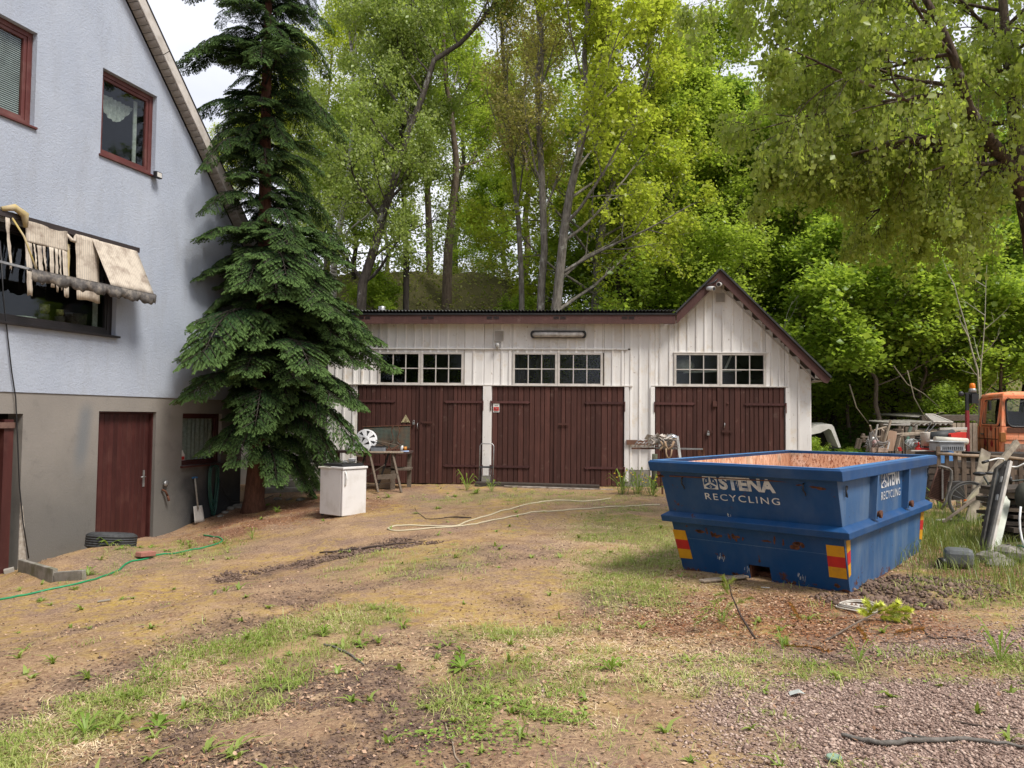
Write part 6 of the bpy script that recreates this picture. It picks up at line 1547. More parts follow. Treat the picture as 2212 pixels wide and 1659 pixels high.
# junk behind the skip: poles, planks, sheets
Y0 = 15.2
J = [((770, 258), (640, 700), .055, .03, 15.0, M_PALEW, 'tall pale pole standing out of the scrap heap', 'pole'),
 ((560, 790), (612, 640), .05, .04, 14.7, M_OLDW, 'short grey stake left of the tall pale pole', 'stake'),
 ((815, 512), (2060, 442), .09, .06, 15.4, M_PALEW, 'long pale timber lying across the scrap heap', 'timber'),
 ((1000, 540), (1840, 450), .06, .03, 15.3, M_OLDW, 'thin grey timber under the long pale one', 'timber'),
 ((1180, 445), (1560, 430), .05, .04, 15.7, M_PALEW, 'short pale batten above the long timber', 'batten'),
 ((1610, 410), (2080, 402), .05, .05, 15.6, M_WHITEP, 'white pole lying behind the long pale timber', 'pole'),
 ((900, 540), (840, 790), .03, .03, 14.8, M_OLDW, 'narrow grey lath leaning right of the plywood sheet', 'lath'),
 ((940, 560), (880, 790), .03, .02, 14.7, M_PALEW, 'narrow pale lath leaning beside the grey one', 'lath'),
 ((745, 640), (715, 760), .03, .02, 14.5, M_WHITEPL, 'short white strip leaning before the plywood sheet', 'strip'),
 ((1120, 372), (1085, 470), .05, .05, 15.8, simple('mint_painted_post', (.14,.19,.15), (.09,.12,.10), 9, .8), 'upper mint green post behind the timbers', 'post'),
 ((1075, 540), (1035, 660), .05, .04, 15.1, simple('green_glass_strip', (.12,.24,.18), None, 9, .4), 'green strip standing beneath the timbers', 'strip'),
 ((1120, 786), (1530, 782), .03, .02, 14.4, M_WHITEP, 'thin white rail along the top of the skip edge', 'rail'),
 ((1560, 770), (2060, 765), .03, .02, 14.4, M_WHITEP, 'white rail behind the first fence post', 'rail'),
 ((1200, 760), (1500, 772), .07, .06, 14.6, M_RED, 'red painted bar behind the skip rim', 'bar'),
 ((1225, 640), (1235, 730), .05, .07, 14.9, M_RED, 'upright red bracket in the scrap heap', 'bracket'),
 ((915, 725), (940, 790), .05, .05, 14.5, M_RED, 'small red block near the leaning laths', 'block'),
 ((430, 465), (412, 790), .05, .05, 14.8, M_TUBE, 'grey round post at the left of the scrap heap', 'post'),
 ((400, 560), (365, 690), .05, .03, 15.0, M_GREYW, 'pale board leaning left of the grey round post', 'board'),
 ((430, 770), (700, 778), .10, .08, 14.6, simple('pink_beige_board', (.50,.36,.28), None, 9), 'pinkish board lying behind the skip', 'board'),
 ((485, 430), (700, 370), .03, .03, 16.6, M_PALEW, 'crooked pale stick along the fence top left', 'stick'),
 ((645, 332), (1100, 340), .05, .03, 16.8, M_GREYW, 'long grey lath over the rear fence', 'lath'),
 ((295, 490), (310, 640), .06, .05, 15.6, M_OLDW, 'dark post at the far left of the scrap heap', 'post'),
 ((255, 545), (370, 550), .05, .04, 15.5, M_OLDW, 'dark cross rail at the far left of the scrap heap', 'rail')]
for (a, b, w, h_, Y, mt, lb, ct) in J:
    m = MB(); m.bar(P2(*a, Y), P2(*b, Y), h_, w, up=(0, 1, 0)); tag(m.build('scrap_'+ct, mt, bevel=.004), lb, ct)
rs_ = random.Random(91)
wd_ = ['grey', 'brown', 'pale', 'split', 'nailed', 'mossy', 'broken', 'narrow', 'short', 'warped', 'charred', 'knotty']
for i in range(24):
    x0 = rs_.uniform(330, 1950); y0 = rs_.uniform(520, 760) if i % 2 else rs_.uniform(420, 560); Ln = rs_.uniform(90, 330); an = rs_.choice((rs_.gauss(0, .12), rs_.gauss(1.35, .2), rs_.gauss(-1.3, .2)))
    Y = rs_.uniform(14.8, 16.6); m = MB(); m.bar(P2(x0, y0+Ln*.4*abs(math.sin(an)), Y), P2(x0+Ln*math.cos(an), y0+Ln*.4*abs(math.sin(an))-Ln*.8*abs(math.sin(an))-Ln*.05*math.cos(an), Y+rs_.uniform(-.2, .2)), .02, rs_.uniform(.03, .09), up=(0, 1, 0))
    tag(m.build('scrap_timber', rs_.choice((M_OLDW, M_DARKW, M_PALEW, M_GREYW))), '%s length of scrap timber in the heap behind the skip, %s' % (wd_[(i//2) % 12], 'upper layer' if i % 2 == 0 else 'lower layer'), 'timber', 'scrap timber in the heap')
# supporting heap below so nothing hovers: old pallet crates hidden behind the skip
for i, (x_, Y, w, d, h_, lb) in enumerate([(8.5, 15.5, 1.5, .8, .75, 'dark wooden crate under the scrap timbers, left'), (10.2, 15.6, 1.7, .8, .85, 'dark wooden crate under the scrap timbers, right'), (7.7, 15.0, .6, .5, .55, 'small dark crate below the plywood sheet')]):
    t = thing('wooden_crate', lb, 'crate', (x_, Y, gt(x_, Y)-.02), R(rr_.uniform(-5, 5)))
    for k in range(6):
        m = MB(); m.box(-w/2, w/2, -d/2, -d/2+.02, h_*k/6, h_*k/6+h_/6-.02); m.build('plank', M_DARKW, t)
    m = MB(); m.box(-w/2, w/2, -d/2+.03, d/2, 0, h_-.02); m.build('load', M_DARKIN, t)
def sheet(name, pts, Y, th, mat, lb, ct, PP=P2, tilt=0.0):
    vs = [PP(x_, y_, Y+tilt*i) for i, (x_, y_) in enumerate(pts)]; n = len(vs); m = MB()
    m.add(vs+[v+Vector((0, th, 0)) for v in vs], [tuple(range(n)), tuple(reversed(range(n, 2*n)))]+[(i, n+i, n+(i+1) % n, (i+1) % n) for i in range(n)], False)
    return tag(m.build(name, mat), lb, ct)
sheet('plywood_sheet', [(735, 455), (778, 435), (880, 455), (870, 560), (815, 790), (690, 790)], 15.0, .03, simple('pinkish_plywood', (.42,.29,.21), (.34,.22,.15), 7, .9, stretch=(3, 3, .4)), 'pinkish plywood sheet standing in the scrap heap', 'sheet')
sheet('weathered_board', [(200, 575), (245, 570), (215, 745), (160, 745)], 14.9, .05, M_OLDW, 'dark weathered frame board leaning at the left of the heap', 'frame')
sheet('weathered_board', [(250, 585), (285, 590), (240, 760), (215, 755)], 14.7, .05, M_OLDW, 'second dark frame board leaning beside the first one', 'frame')
sheet('red_plastic_crate', [(1810, 500), (1840, 482), (2080, 465), (2080, 580), (1950, 580), (1930, 600), (1900, 580), (1820, 575)], 15.0, .35, simple('bright_red_plastic', (.62,.035,.025), (.5,.03,.02), 8, .4), 'bright red plastic sledge behind the white rolled tube', 'sledge')
sheet('sky_blue_bag', [(1640, 880), (1700, 870), (1700, 1000), (1640, 1000)], 14.0, .2, simple('sky_blue_bag', (.10,.26,.55), None, 9, .5), 'sky blue bag between the first fence pickets', 'bag')
sheet('sky_blue_bag', [(1780, 800), (1860, 800), (1860, 960), (1780, 960)], 14.1, .2, bpy.data.materials['sky_blue_bag'], 'sky blue bag behind the third fence picket', 'bag')
# sun-bed panel on bent legs
sbd = thing('lounger_panel', 'grey mesh sunbed panel on bent tube legs on top of the heap', 'sunbed', (0, 0, 0))
vs = [P2(1370, 165, 15.9), P2(1505, 165, 16.3), P2(1840, 300, 15.9), P2(1500, 292, 15.3)]
m = MB(); m.add(vs+[v-Vector((0, 0, .02)) for v in vs], [(0, 1, 2, 3), (7, 6, 5, 4)]+[(i, 4+i, 4+(i+1) % 4, (i+1) % 4) for i in range(4)]); m.build('mesh_panel', simple('grey_beige_mesh', (.27,.25,.22), (.20,.19,.17), 30, .9, .3, 90), sbd)
m = MB(); m.tube([v+Vector((0, 0, .01)) for v in vs], .016, 6, closed=True); m.build('rim_tube', M_GREYW, sbd)
for s in (0, 80):
    m = MB(); m.tube([P2(1455+s, 295, 15.4), P2(1440+s, 350, 15.4), P2(1390+s, 430-s*.2, 15.3), P2(1220+s*2.2, 620-s*1.6, 15.2)], .013, 6); m.build('leg', M_DKMETAL, sbd)
# rolls, buckets and boxes
def roll(a, b, r, Y, mat, lb, ct='roll'):
    m = MB(); A, B = P2(*a, Y), P2(*b, Y); m.tube([A, B], r, 16); m.tube([A-(B-A).normalized()*.001, A+(B-A).normalized()*.01], r*.8, 12); return tag(m.build('roll', mat), lb, ct)
roll((1530, 592), (2090, 625), .062, 14.6, simple('cream_roll', (.60,.56,.47), None, 5, .5), 'thick cream tube lying on top of the scrap')
roll((1430, 560), (1850, 510), .11, 15.2, simple('black_roll', (.035,.037,.038), None, 9, .6), 'black roofing roll behind the white bucket')
roll((1430, 660), (1640, 668), .085, 15.0, bpy.data.materials['black_roll'], 'lower black roll beneath the cream tube')
roll((1420, 612), (1560, 622), .02, 14.9, M_WHITEPL, 'thin white pipe in front of the black rolls', 'pipe')
m = MB(); m.lathe([(0, 0), (.075, 0), (.085, .24), (.09, .255), (.08, .26), (0, .26)], 16); tag(m.build('bucket', simple('stained_white_bucket', (.55,.50,.44), (.40,.34,.27), 6, .6), None, P2(1368, 700, 14.7)), 'stained white bucket standing in the scrap heap', 'bucket')
cr = thing('plastic_crate', 'light grey plastic crate with slotted front behind the fence', 'crate', P2(1770, 790, 14.3), 0)
m = MB(); m.box(-.26, .20, -.18, .2, 0, .16); m.build('body', simple('light_grey_plastic', (.36,.38,.40), None, 6, .5), cr, bevel=.02)
m = MB(); m.box(-.29, .23, -.21, .23, .162, .182); m.build('rim', bpy.data.materials['light_grey_plastic'], cr, bevel=.008)
for k in range(11):
    m = MB(); m.box(-.21+.035*k, -.195+.035*k, -.186, -.181, .03, .09); m.build('slot', M_BLACKPL, cr)
m = MB()
for k in range(26):
    c = P2(rr_.uniform(1050, 1330), rr_.uniform(600, 740), rr_.uniform(14.6, 15)); r_ = rr_.uniform(.03, .09)
    ax_ = Vector((rr_.gauss(0, 1), rr_.gauss(0, 1), rr_.gauss(0, 1))).normalized(); bx = ax_.orthogonal().normalized(); cx = ax_.cross(bx)
    m.tube([c+bx*r_*math.cos(a)+cx*r_*.5*math.sin(a) for a in np.linspace(0, 5.2, 12)], .010, 5)
tag(m.build('pipe_tangle', simple('pale_grey_tube', (.36,.38,.38), (.22,.24,.24), 9, .5)), 'tangle of pale grey bent tubes in the scrap heap', 'pipes')
m = MB()
for k in range(22):
    c = P2(rr_.uniform(330, 640), rr_.uniform(600, 760), rr_.uniform(14.5, 15)); d = Vector((rr_.gauss(0, .12), rr_.gauss(0, .05), rr_.gauss(0, .10)))
    m.tube([c-d, c+Vector((rr_.gauss(0, .03), 0, rr_.gauss(0, .03))), c+d], rr_.uniform(.006, .018), 5)
tag(m.build('metal_tangle', M_TUBE), 'tangle of grey metal rods behind the skip corner', 'scrap metal')
m = MB(); m.sphere(P2(515, 680, 14.8), .09, 10, (1, 1, 1.1)); tag(m.build('red_white_ball', simple('red_white_plastic', (.5,.45,.42), (.35,.08,.07), 10, .5)), 'scuffed red and white ball in the scrap heap', 'ball')
m = MB(); m.sphere(P2(470, 600, 15.0), .06, 10, (1.6, 1, 1)); tag(m.build('white_helmet', M_WHITEPL), 'small white cap-shaped shell on the left of the heap', 'shell')
# rear fence of upright boards and tumbledown shed with corrugated roofs
rf = thing('rear_board_fence', 'grey rear fence of uneven upright boards beyond the scrap', 'fence', (0, 0, 0))
for k in range(15):
    x_ = 480+k*46; t_ = 430-25*math.sin(k*.7)-k*4+rr_.uniform(-12, 12); a = P2(x_, t_, 16.9); m = MB(); m.bar((a.x, a.y, gt(a.x, a.y)), a, .02, .055*6.3*.16+.03, up=(1, 0, 0)); m.build('board', M_OLDW, rf)
sdh = thing('lean_to_shed', 'tumbledown low shed with corrugated roof sheets under the trees', 'shed', (0, 0, 0))
def corr(name, A, B, depth, amp, per, mat, parent):
    L = (B-A).length; n = int(L/per*6); d = (B-A)/n; vs = []; fs = []
    for i in range(n+1):
        p = A+d*i; z = amp*math.sin(2*math.pi*i/6)
        for off in (Vector((0, 0, 0)), Vector((0, depth, depth*.035))):
            vs.append(p+off+Vector((0, 0, z))); vs.append(p+off+Vector((0, 0, z-.012)))
    for i in range(n):
        b = 4*i; fs += [(b, b+4, b+6, b+2), (b+1, b+3, b+7, b+5), (b, b+1, b+5, b+4)]
    m = MB(); m.add(vs, fs, True); return m.build(name, mat, parent)
M_COR = simple('mossy_fibre_cement', (.30,.28,.25), (.16,.15,.12), 6, .9, .3)
corr('roof_sheet', P2(1100, 330, 17.4), P2(1850, 318, 17.4), 2.0, .022, .12, M_COR, sdh)
corr('roof_sheet', P2(1250, 205, 19.5), P2(2330, 180, 19.5), 2.5, .025, .14, M_COR, sdh)
m = MB(); m.box(P2(1150, 0, 17.6).x, P2(2250, 0, 17.6).x, 17.75, 19.3, .1, 1.42); m.build('dark_store', M_DARKIN, sdh)
m = MB(); m.bar(P2(1120, 325, 17.5), P2(1850, 335, 17.5), .06, .08); m.bar(P2(1290, 225, 19.4), P2(2300, 215, 19.4), .1, .14); m.build('wall_plate', M_OLDW, sdh)
for k, x_ in enumerate((1160, 1855, 1950, 2040, 2130, 2220)):
    m = MB(); a = P2(x_, 305, 17.45); m.bar((a.x, a.y, .1), a, .03, .10 if k else .05, up=(1, 0, 0)); m.build('board', M_PALEW if k else M_OLDW, sdh)
# red post with beacon, mirror and black box
rp = thing('red_post', 'dark red steel post with black upper section beside the orange truck', 'post', (P1(1187, 600, 16.2).x, 16.2, gt(10.2, 16.2)))
zt = P1(1187, 560, 16.2).z-rp.location.z; zt2 = P1(1187, 285, 16.2).z-rp.location.z
m = MB(); m.box(-.03, .03, -.03, .03, 0, zt); m.build('lower_post', simple('dark_red_paint', (.22,.014,.018), None, 5, .5), rp)
m = MB(); m.box(-.028, .028, -.028, .028, zt, zt2); m.box(-.05, .20, -.03, .03, zt2, zt2+.03); m.box(.06, .20, -.08, .08, zt2-.20, zt2-.0); m.build('upper_post', M_BLACKPL, rp)
m = MB(); m.tube([(0, 0, zt2+.01), (-.10, 0, zt2+.01)], .008, 5); m.sphere((-.12, 0, zt2+.0), .055, 12, (1, .7, 1)); m.build('round_mirror', M_DKMETAL, rp)
m = MB(); m.tube([(.02, 0, zt+.02), (.24, -.02, zt+.24)], .009, 5); m.build('brace_rod', simple('faded_orange_paint', (.55,.20,.10), None, 9), rp)
m = MB(); m.tube([(.05, -.03, zt2), (.08, -.05, zt2-.12), (.06, -.05, zt2-.22), (.2, -.05, zt2-.24)], .006, 5); m.build('loose_wire', M_BLACKPL, rp)
bc = thing('beacon', 'amber warning beacon on a grey base above the black box', 'beacon', Vector((rp.location.x+.12, 16.2, rp.location.z+zt2+.031)))
m = MB(); m.lathe([(.0, 0), (.075, 0), (.07, .07), (.058, .085), (0, .085)], 16); m.build('base', M_METAL, bc)
m = MB(); m.lathe([(.052, .085), (.055, .11), (.052, .17), (.035, .195), (.0, .20)], 16); m.build('amber_dome', simple('amber_plastic', (.80,.22,.01), (.65,.14,.01), 30, .25), bc)
# orange truck cab
TA = R(-15); tr0 = P1(1760, 1000, 17.0)
tk = thing('orange_truck', 'faded orange rusty truck cab behind the picket fence', 'truck', (tr0.x, 17.0, gt(tr0.x, 17.0)), TA)
g = NG('faded_orange_truck_paint')
n1 = g.noise(2.5, 6, .65); n2 = g.noise(5, 8, .72, stretch=(2.5, 2.5, .35))
col = g.mix(g.ramp(n1, .4, .65), (.85, .24, .10), (.78, .35, .20))
col = g.mix(g.ramp(n2, .55, .66), col, (.20, .085, .035)); col = g.mix(g.ramp(g.noise(9, 6, .7), .64, .70), col, (.30, .22, .12))
g.pbsdf(col, .6, 0, g.bump(n2, .2), .35); M_OR = g.m
z0 = tk.location.z
def Zt(y_, Y=17.0): return P1(1760, y_, Y).z-z0
W, D = 2.0, 1.62; zb_, zs_, zw_, zr_ = Zt(1310), Zt(1000), Zt(830), Zt(262)
# profile of front: slightly raked windscreen
prof = [(0, 0, zb_), (0, 0, zw_-.02), (0, .10, zr_-.06), (.0, .16, zr_)]
def shell_pts(z, y0, inset): return [(inset, y0, z), (W-inset, y0, z), (W-inset, D-inset*.5, z), (inset, D-inset*.5, z)]
rings = [shell_pts(zb_, 0, 0), shell_pts(zs_, -.02, -.015), shell_pts(zw_, 0, 0)]
vs = []; fs = []
for r_ in rings: vs += r_
for i in range(len(rings)-1):
    for j in range(4): fs.append((i*4+j, i*4+(j+1) % 4, (i+1)*4+(j+1) % 4, (i+1)*4+j))
fs.append((3, 2, 1, 0))
m = MB(); m.add(vs, fs, False); m.build('lower_body', M_OR, tk, bevel=.025)
m = MB(); rt = [shell_pts(zr_-.09, .10, .06), shell_pts(zr_-.01, .13, .08), shell_pts(zr_+.03, .25, .22)]; vs = []; fs = []
for r_ in rt: vs += r_
for i in range(2):
    for j in range(4): fs.append((i*4+j, i*4+(j+1) % 4, (i+1)*4+(j+1) % 4, (i+1)*4+j))
fs += [(8, 9, 10, 11), (3, 2, 1, 0)]
m = MB(); m.add(vs, fs, False); m.build('roof', M_OR, tk, bevel=.03)
zrw = zr_-.09
def pillar(a, b, w, d): m = MB(); m.bar(a, b, d, w, up=(0, 1, 0)); m.build('pillar', M_OR, tk, bevel=.01)
pillar((.045, .045, zw_), (.10, .14, zrw), .09, .09); pillar((W-.045, .045, zw_), (W-.10, .14, zrw), .09, .09)
m = MB(); m.bar((.035, .42*D+.62, zw_), (.09, .42*D+.62, zrw), .09, .06, up=(1, 0, 0)); m.build('pillar', M_OR, tk)
m = MB(); m.bar((.035, D-.06, zw_), (.09, D-.10, zrw), .12, .06, up=(1, 0, 0)); m.build('pillar', M_OR, tk, bevel=.01)
m = MB(); m.add([(.05, .70*D+.37, zw_), (.02, D-.0, zw_), (.08, D-.05, zrw), (.09, .70*D+.37, zrw)], [(0, 1, 2, 3)]); m.build('rear_quarter', M_OR, tk)
def rbox(y0, y1, z0_, z1_, x0, x1, r, n=4):
    """rounded rectangle outline on the left face, as (y,z) list"""
    out = []
    for cy, cz, a0 in ((y1-r, z1_-r, 0), (y0+r, z1_-r, 90), (y0+r, z0_+r, 180), (y1-r, z0_+r, 270)):
        for k in range(n+1): a = R(a0+90*k/n); out.append((cy+r*math.cos(a), cz+r*math.sin(a)))
    return out
M_TG = glass_mat('dusty_truck_glass', rough=.10)
# left door with window
def side_x(z): return .0 if z < zw_ else .09*(z-zw_)/(zrw-zw_)
o_ = rbox(.22, 1.30, zw_+.03, zrw-.03, 0, 0, .08); dl_ = MB(); n = len(o_)
dl_.tube([(side_x(z)-.006, y, z) for y, z in o_], .022, 6, closed=True); dr_ = dl_.build('door', M_OR, tk)
m = MB(); m.add([(side_x(z)+.004, y, z) for y, z in o_], [tuple(range(n))]); m.build('window_pane', M_TG, dr_)
m = MB(); m.tube([(side_x(z)-.008, y, z) for y, z in rbox(.245, 1.275, zw_+.055, zrw-.055, 0, 0, .07)], .010, 5, closed=True); m.build('rubber_seal', M_BLACKPL, dr_)
m = MB(); m.box(-.035, -.018, 1.12, 1.30, Zt(975), Zt(955)); m.build('handle', M_METAL, dr_)
for y_ in (.14, 1.40):
    m = MB(); m.box(-.022, -.016, y_, y_+.012, zb_+.05, zw_+.0); m.build('door_gap', M_RUST, dr_)
m = MB(); m.box(-.022, -.015, .16, 1.55, Zt(1052), Zt(1040)); m.build('pressing_line', M_RUST, dr_)
for y_, zz_, r_ in ((1.02, Zt(1110), .085), (.58, Zt(1125), .08), (.62, Zt(860), .065)):
    m = MB(); m.add([(-.022, y_+r_*(1+.1*math.sin(k*2.3))*math.cos(a), zz_+r_*(1+.1*math.cos(k*1.7))*math.sin(a)) for k, a in enumerate(np.linspace(0, 6.28, 13)[:-1])], [tuple(range(12))]); m.build('red_primer_spot', simple('red_primer', (.40,.03,.03), None, 9) if y_ == 1.02 else bpy.data.materials['red_primer'], dr_)
for y_ in (.30, .33, .86, 1.08):
    m = MB(); m.box(-.021, -.017, y_, y_+.03, zb_+.02, zw_-.03); m.build('rust_run', M_RUST, dr_)
# windscreen
def fy(z): return .10*(z-zw_)/(zrw-zw_)
o_ = rbox(.12, W-.12, zw_+.0, zrw-.02, 0, 0, .12)
m = MB(); m.tube([(y, fy(z)-.006, z) for y, z in o_], .022, 6, closed=True); ws = m.build('windscreen', M_BLACKPL, tk)
m = MB(); m.add([(y, fy(z)+.004, z) for y, z in o_], [tuple(range(len(o_)))]); m.build('pane', M_TG, ws)
m = MB(); m.box(.04, W-.04, .0, .06, zrw-.04, zrw+.02); m.build('header', M_OR, tk)
m = MB(); m.box(.1, W-.1, -.035, -.022, Zt(930), zw_-.02); m.build('rusty_grille_band', M_RUST, tk)
m = MB(); m.box(.06, W-.06, -.030, -.018, Zt(1055), Zt(1045)); m.build('pressing_line', M_RUST, tk)
m = MB(); m.box(-.04, .07, -.06, .03, Zt(1085), Zt(925)); m.build('indicator_lamp', simple('brown_amber_lens', (.30,.12,.03), None, 9, .4), tk, bevel=.01)
m = MB(); m.box(.05, W-.05, -.06, .0, Zt(1330), Zt(1110)); m.build('front_apron', simple('flaking_grey_apron', (.34,.30,.24), (.18,.08,.05), 9, .9), tk)
for x_ in (.30, .52):
    m = MB(); m.lathe([(.0, .02), (.05, .02), (.075, .0), (.085, .0), (.085, .03)], 16, Matrix.Translation((x_, -.09, Zt(1300))) @ Matrix.Rotation(R(90), 4, 'X')); m.build('headlight', M_DKMETAL, tk)
m = MB(); m.box(-.02, W+.02, -.12, -.05, .35, .52); m.build('bumper', M_RUST, tk, bevel=.01)
m = MB(); m.box(.45, W-.45, .1, 4.2, .45, .62); m.build('chassis', M_RUST, tk)
for x_ in (.10, W-.34):
    for y_ in (.75, 3.5):
        m = MB(); m.tube([(x_, y_, .42), (x_+.24, y_, .42)], .42, 20); m.build('wheel', M_RUB, tk)
m = MB(); m.box(.1, W-.1, D+.05, D+.9, .5, 1.15); m.build('engine_cover', M_RUST, tk)
m = MB(); m.box(.15, W-.15, .5, D-.2, zb_+.02, zw_-.1); m.box(.2, .8, .75, .95, zw_-.1, zw_+.35); m.build('seat', M_DARKIN, tk)
m = MB(); m.tube([(.12, -.02, zrw-.02), (.3, -.1, zrw-.12), (.7, -.08, zrw-.05)], .007, 5); m.build('wiper', M_BLACKPL, tk)
m = MB(); m.tube([(-.0, .06, zrw-.05), (-.16, .02, zrw-.05), (-.20, .1, zrw-.16)], .008, 5); m.box(-.22, -.18, .02, .14, zrw-.30, zrw-.10); m.build('wing_mirror', M_BLACKPL, tk)
# white upturned hull beyond the garage corner
A7 = lambda x, y: (1305.6+.2777*x, 568.3+.2777*y)
hu = thing('upturned_hull', 'white upturned boat hull propped beyond the right garage corner', 'boat', (0, 0, 0))
Yh = 19.0
o1 = [(1600, 1300), (1655, 1262), (1770, 1257), (1785, 1275), (1840, 1432), (1822, 1436), (1765, 1300), (1745, 1288), (1680, 1320), (1610, 1335)]
vs = [at(*A7(*q), Yh) for q in o1]; n = len(vs)
m = MB(); m.add(vs+[v+Vector((.35, 1.6, .05)) for v in vs], [tuple(reversed(range(n)))]+[(i, (i+1) % n, n+(i+1) % n, n+i) for i in range(n)], False); m.build('hull', simple('chalky_white_hull', (.62,.60,.56), (.5,.48,.44), 4, .6), hu)
vs = [at(*A7(*q), Yh+1.3) for q in ((1560, 1310), (1745, 1292), (1840, 1440), (1560, 1450))]; m = MB(); m.add(vs, [(0, 1, 2, 3)]); m.build('dark_interior', M_DARKIN, hu)
# clothes-line style poles and bits on the far bank are left to the trees
# ================================================================ TREES
class Grow:
    def __init__(s, seed): s.r = random.Random(seed); s.tubes = []; s.sites = []; s.dirs = []
    def branch(s, p, d, L, r, lv, P):
        """recursive limb; P: parameter dict with per-level lists."""
        rr = s.r; n = P['seg'][lv]; step = L/n; pts = [p.copy()]; rad = [r]; d = d.normalized()
        for i in range(n):
            w = P['wan'][lv]
            d = (d + Vector((rr.gauss(0, w), rr.gauss(0, w), rr.gauss(0, w)+P['trop'][lv]))).normalized()
            p = p + d*step; pts.append(p.copy()); rad.append(r*(1-(i+1)/n*P.get('tap', .75)))
        s.tubes.append((pts, rad, P['sides'][lv]))
        last = lv == P['lev']
        if last or lv >= P['lev']-P.get('leafback', 0):
            k = P['leaves'] if last else P['leaves']//2
            for q in range(k):
                t = rr.uniform(.15, 1.05)*n; i = min(int(t), n-1); f = t-i
                s.sites.append(pts[i].lerp(pts[i+1], f))
        if last: return
        m = P['kids'][lv]
        for q in range(m):
            t = (P['from'][lv]+(1-P['from'][lv])*((q+rr.random())/m))*n; i = min(int(t), n-1)
            b = pts[i].lerp(pts[i+1], t-i); dd = (pts[i+1]-pts[i]).normalized()
            ax = dd.orthogonal().normalized(); ax.rotate(Matrix.Rotation(rr.uniform(0, 6.283), 3, dd))
            if P.get('flat', 0) and lv >= 1: ax = (ax*(1-P['flat'])+Vector((0, 0, rr.choice((-1, 1))))*P['flat']).normalized()
            nd = dd.copy(); nd.rotate(Matrix.Rotation(R(P['ang'][lv]+rr.gauss(0, 9)), 3, ax))
            s.branch(b, nd, L*P['len'][lv]*rr.uniform(*P.get('rng', (.65, 1.15)))*(1-.45*t/n), max(r*P['rr'][lv]*(1-.5*t/n), .004), lv+1, P)
    def trunk(s, pts, rads, kids, start, lens, P, ang=(35, 75), top=True, rrat=.42, az=None):
        """trunk polyline with limbs between fraction start and 1; lens(t) gives limb length."""
        rr = s.r; s.tubes.append((pts, rads, 9)); n = len(pts)-1
        L = [0]
        for i in range(n): L.append(L[-1]+(pts[i+1]-pts[i]).length)
        T = L[-1]
        for q in range(kids):
            f = start+(1-start)*(q+rr.random())/kids; l = f*T
            i = max(j for j in range(n+1) if L[j] <= l+1e-9); i = min(i, n-1); u = (l-L[i])/(L[i+1]-L[i])
            b = pts[i].lerp(pts[i+1], u); rd = rads[i]*(1-u)+rads[i+1]*u
            a = rr.uniform(0, 6.283) if az is None else az(rr)
            el = R(90-(ang[1]+(ang[0]-ang[1])*f))
            d = Vector((math.cos(a)*math.cos(el), math.sin(a)*math.cos(el), math.sin(el)))
            s.branch(b, d, lens(f)*rr.uniform(.75, 1.2), max(rd*rrat, .015), 0, P)
    def bark(s, name, mat, base, minr=0):
        V = []; F = []; c = 0
        for pts, rad, n in s.tubes:
            if max(rad) < minr: continue
            k = len(pts); P = np.array([(p.x, p.y, p.z) for p in pts])-np.array(base); rd = np.array(rad)
            D = np.gradient(P, axis=0); D /= np.linalg.norm(D, axis=1)[:, None]+1e-9
            ref = np.array([1., 0, 0]) if abs(D[0][0]) < .8 else np.array([0, 1., 0])
            X = ref-D*(D@ref)[:, None]; X /= np.linalg.norm(X, axis=1)[:, None]+1e-9; Y = np.cross(D, X)
            a = np.arange(n)*2*np.pi/n
            R_ = P[:, None]+(X[:, None]*np.cos(a)[None, :, None]+Y[:, None]*np.sin(a)[None, :, None])*rd[:, None, None]
            V.append(R_.reshape(-1, 3))
            i, j = np.meshgrid(np.arange(k-1), np.arange(n), indexing='ij'); j2 = (j+1) % n
            F.append(np.stack([i*n+j, i*n+j2, (i+1)*n+j2, (i+1)*n+j], 2).reshape(-1, 4)+c); c += k*n
        return np_mesh(name, np.concatenate(V), np.concatenate(F), mat, smooth=True)
    def leaves(s, name, mat, base, per, size, spread, up=.6, asp=.6, seed=0, droop=0.0, varlo=0, varhi=1, fold=.25):
        g = np.random.default_rng(seed); S = np.array([(p.x, p.y, p.z) for p in s.sites])-np.array(base)
        S = np.repeat(S, per, 0); n = len(S); S = S+g.normal(0, spread, (n, 3)); S[:, 2] -= np.abs(g.normal(0, 1, n))*droop
        N = g.normal(0, 1, (n, 3)); N[:, 2] = np.abs(N[:, 2])*up+up*.8; N /= np.linalg.norm(N, axis=1)[:, None]
        A = g.normal(0, 1, (n, 3)); A[:, 2] -= .5; A -= N*(A*N).sum(1)[:, None]; A /= np.linalg.norm(A, axis=1)[:, None]; B = np.cross(N, A)
        h = (size*g.lognormal(-.12, .38, n).clip(.4, 1.9))[:, None]
        v = [S, S+A*h*.5-B*h*asp*.5+N*h*fold*.4, S+A*h, S+A*h*.5+B*h*asp*.5+N*h*fold*.4]
        V = np.stack(v, 1).reshape(-1, 3); b = (np.arange(n)*4)[:, None]
        F = np.concatenate([b+np.array([[0, 1, 2]]), b+np.array([[0, 2, 3]])], 0)
        vv = g.uniform(varlo, varhi, n); return np_mesh(name, V, F, mat, {'var': np.tile(vv, 2)})
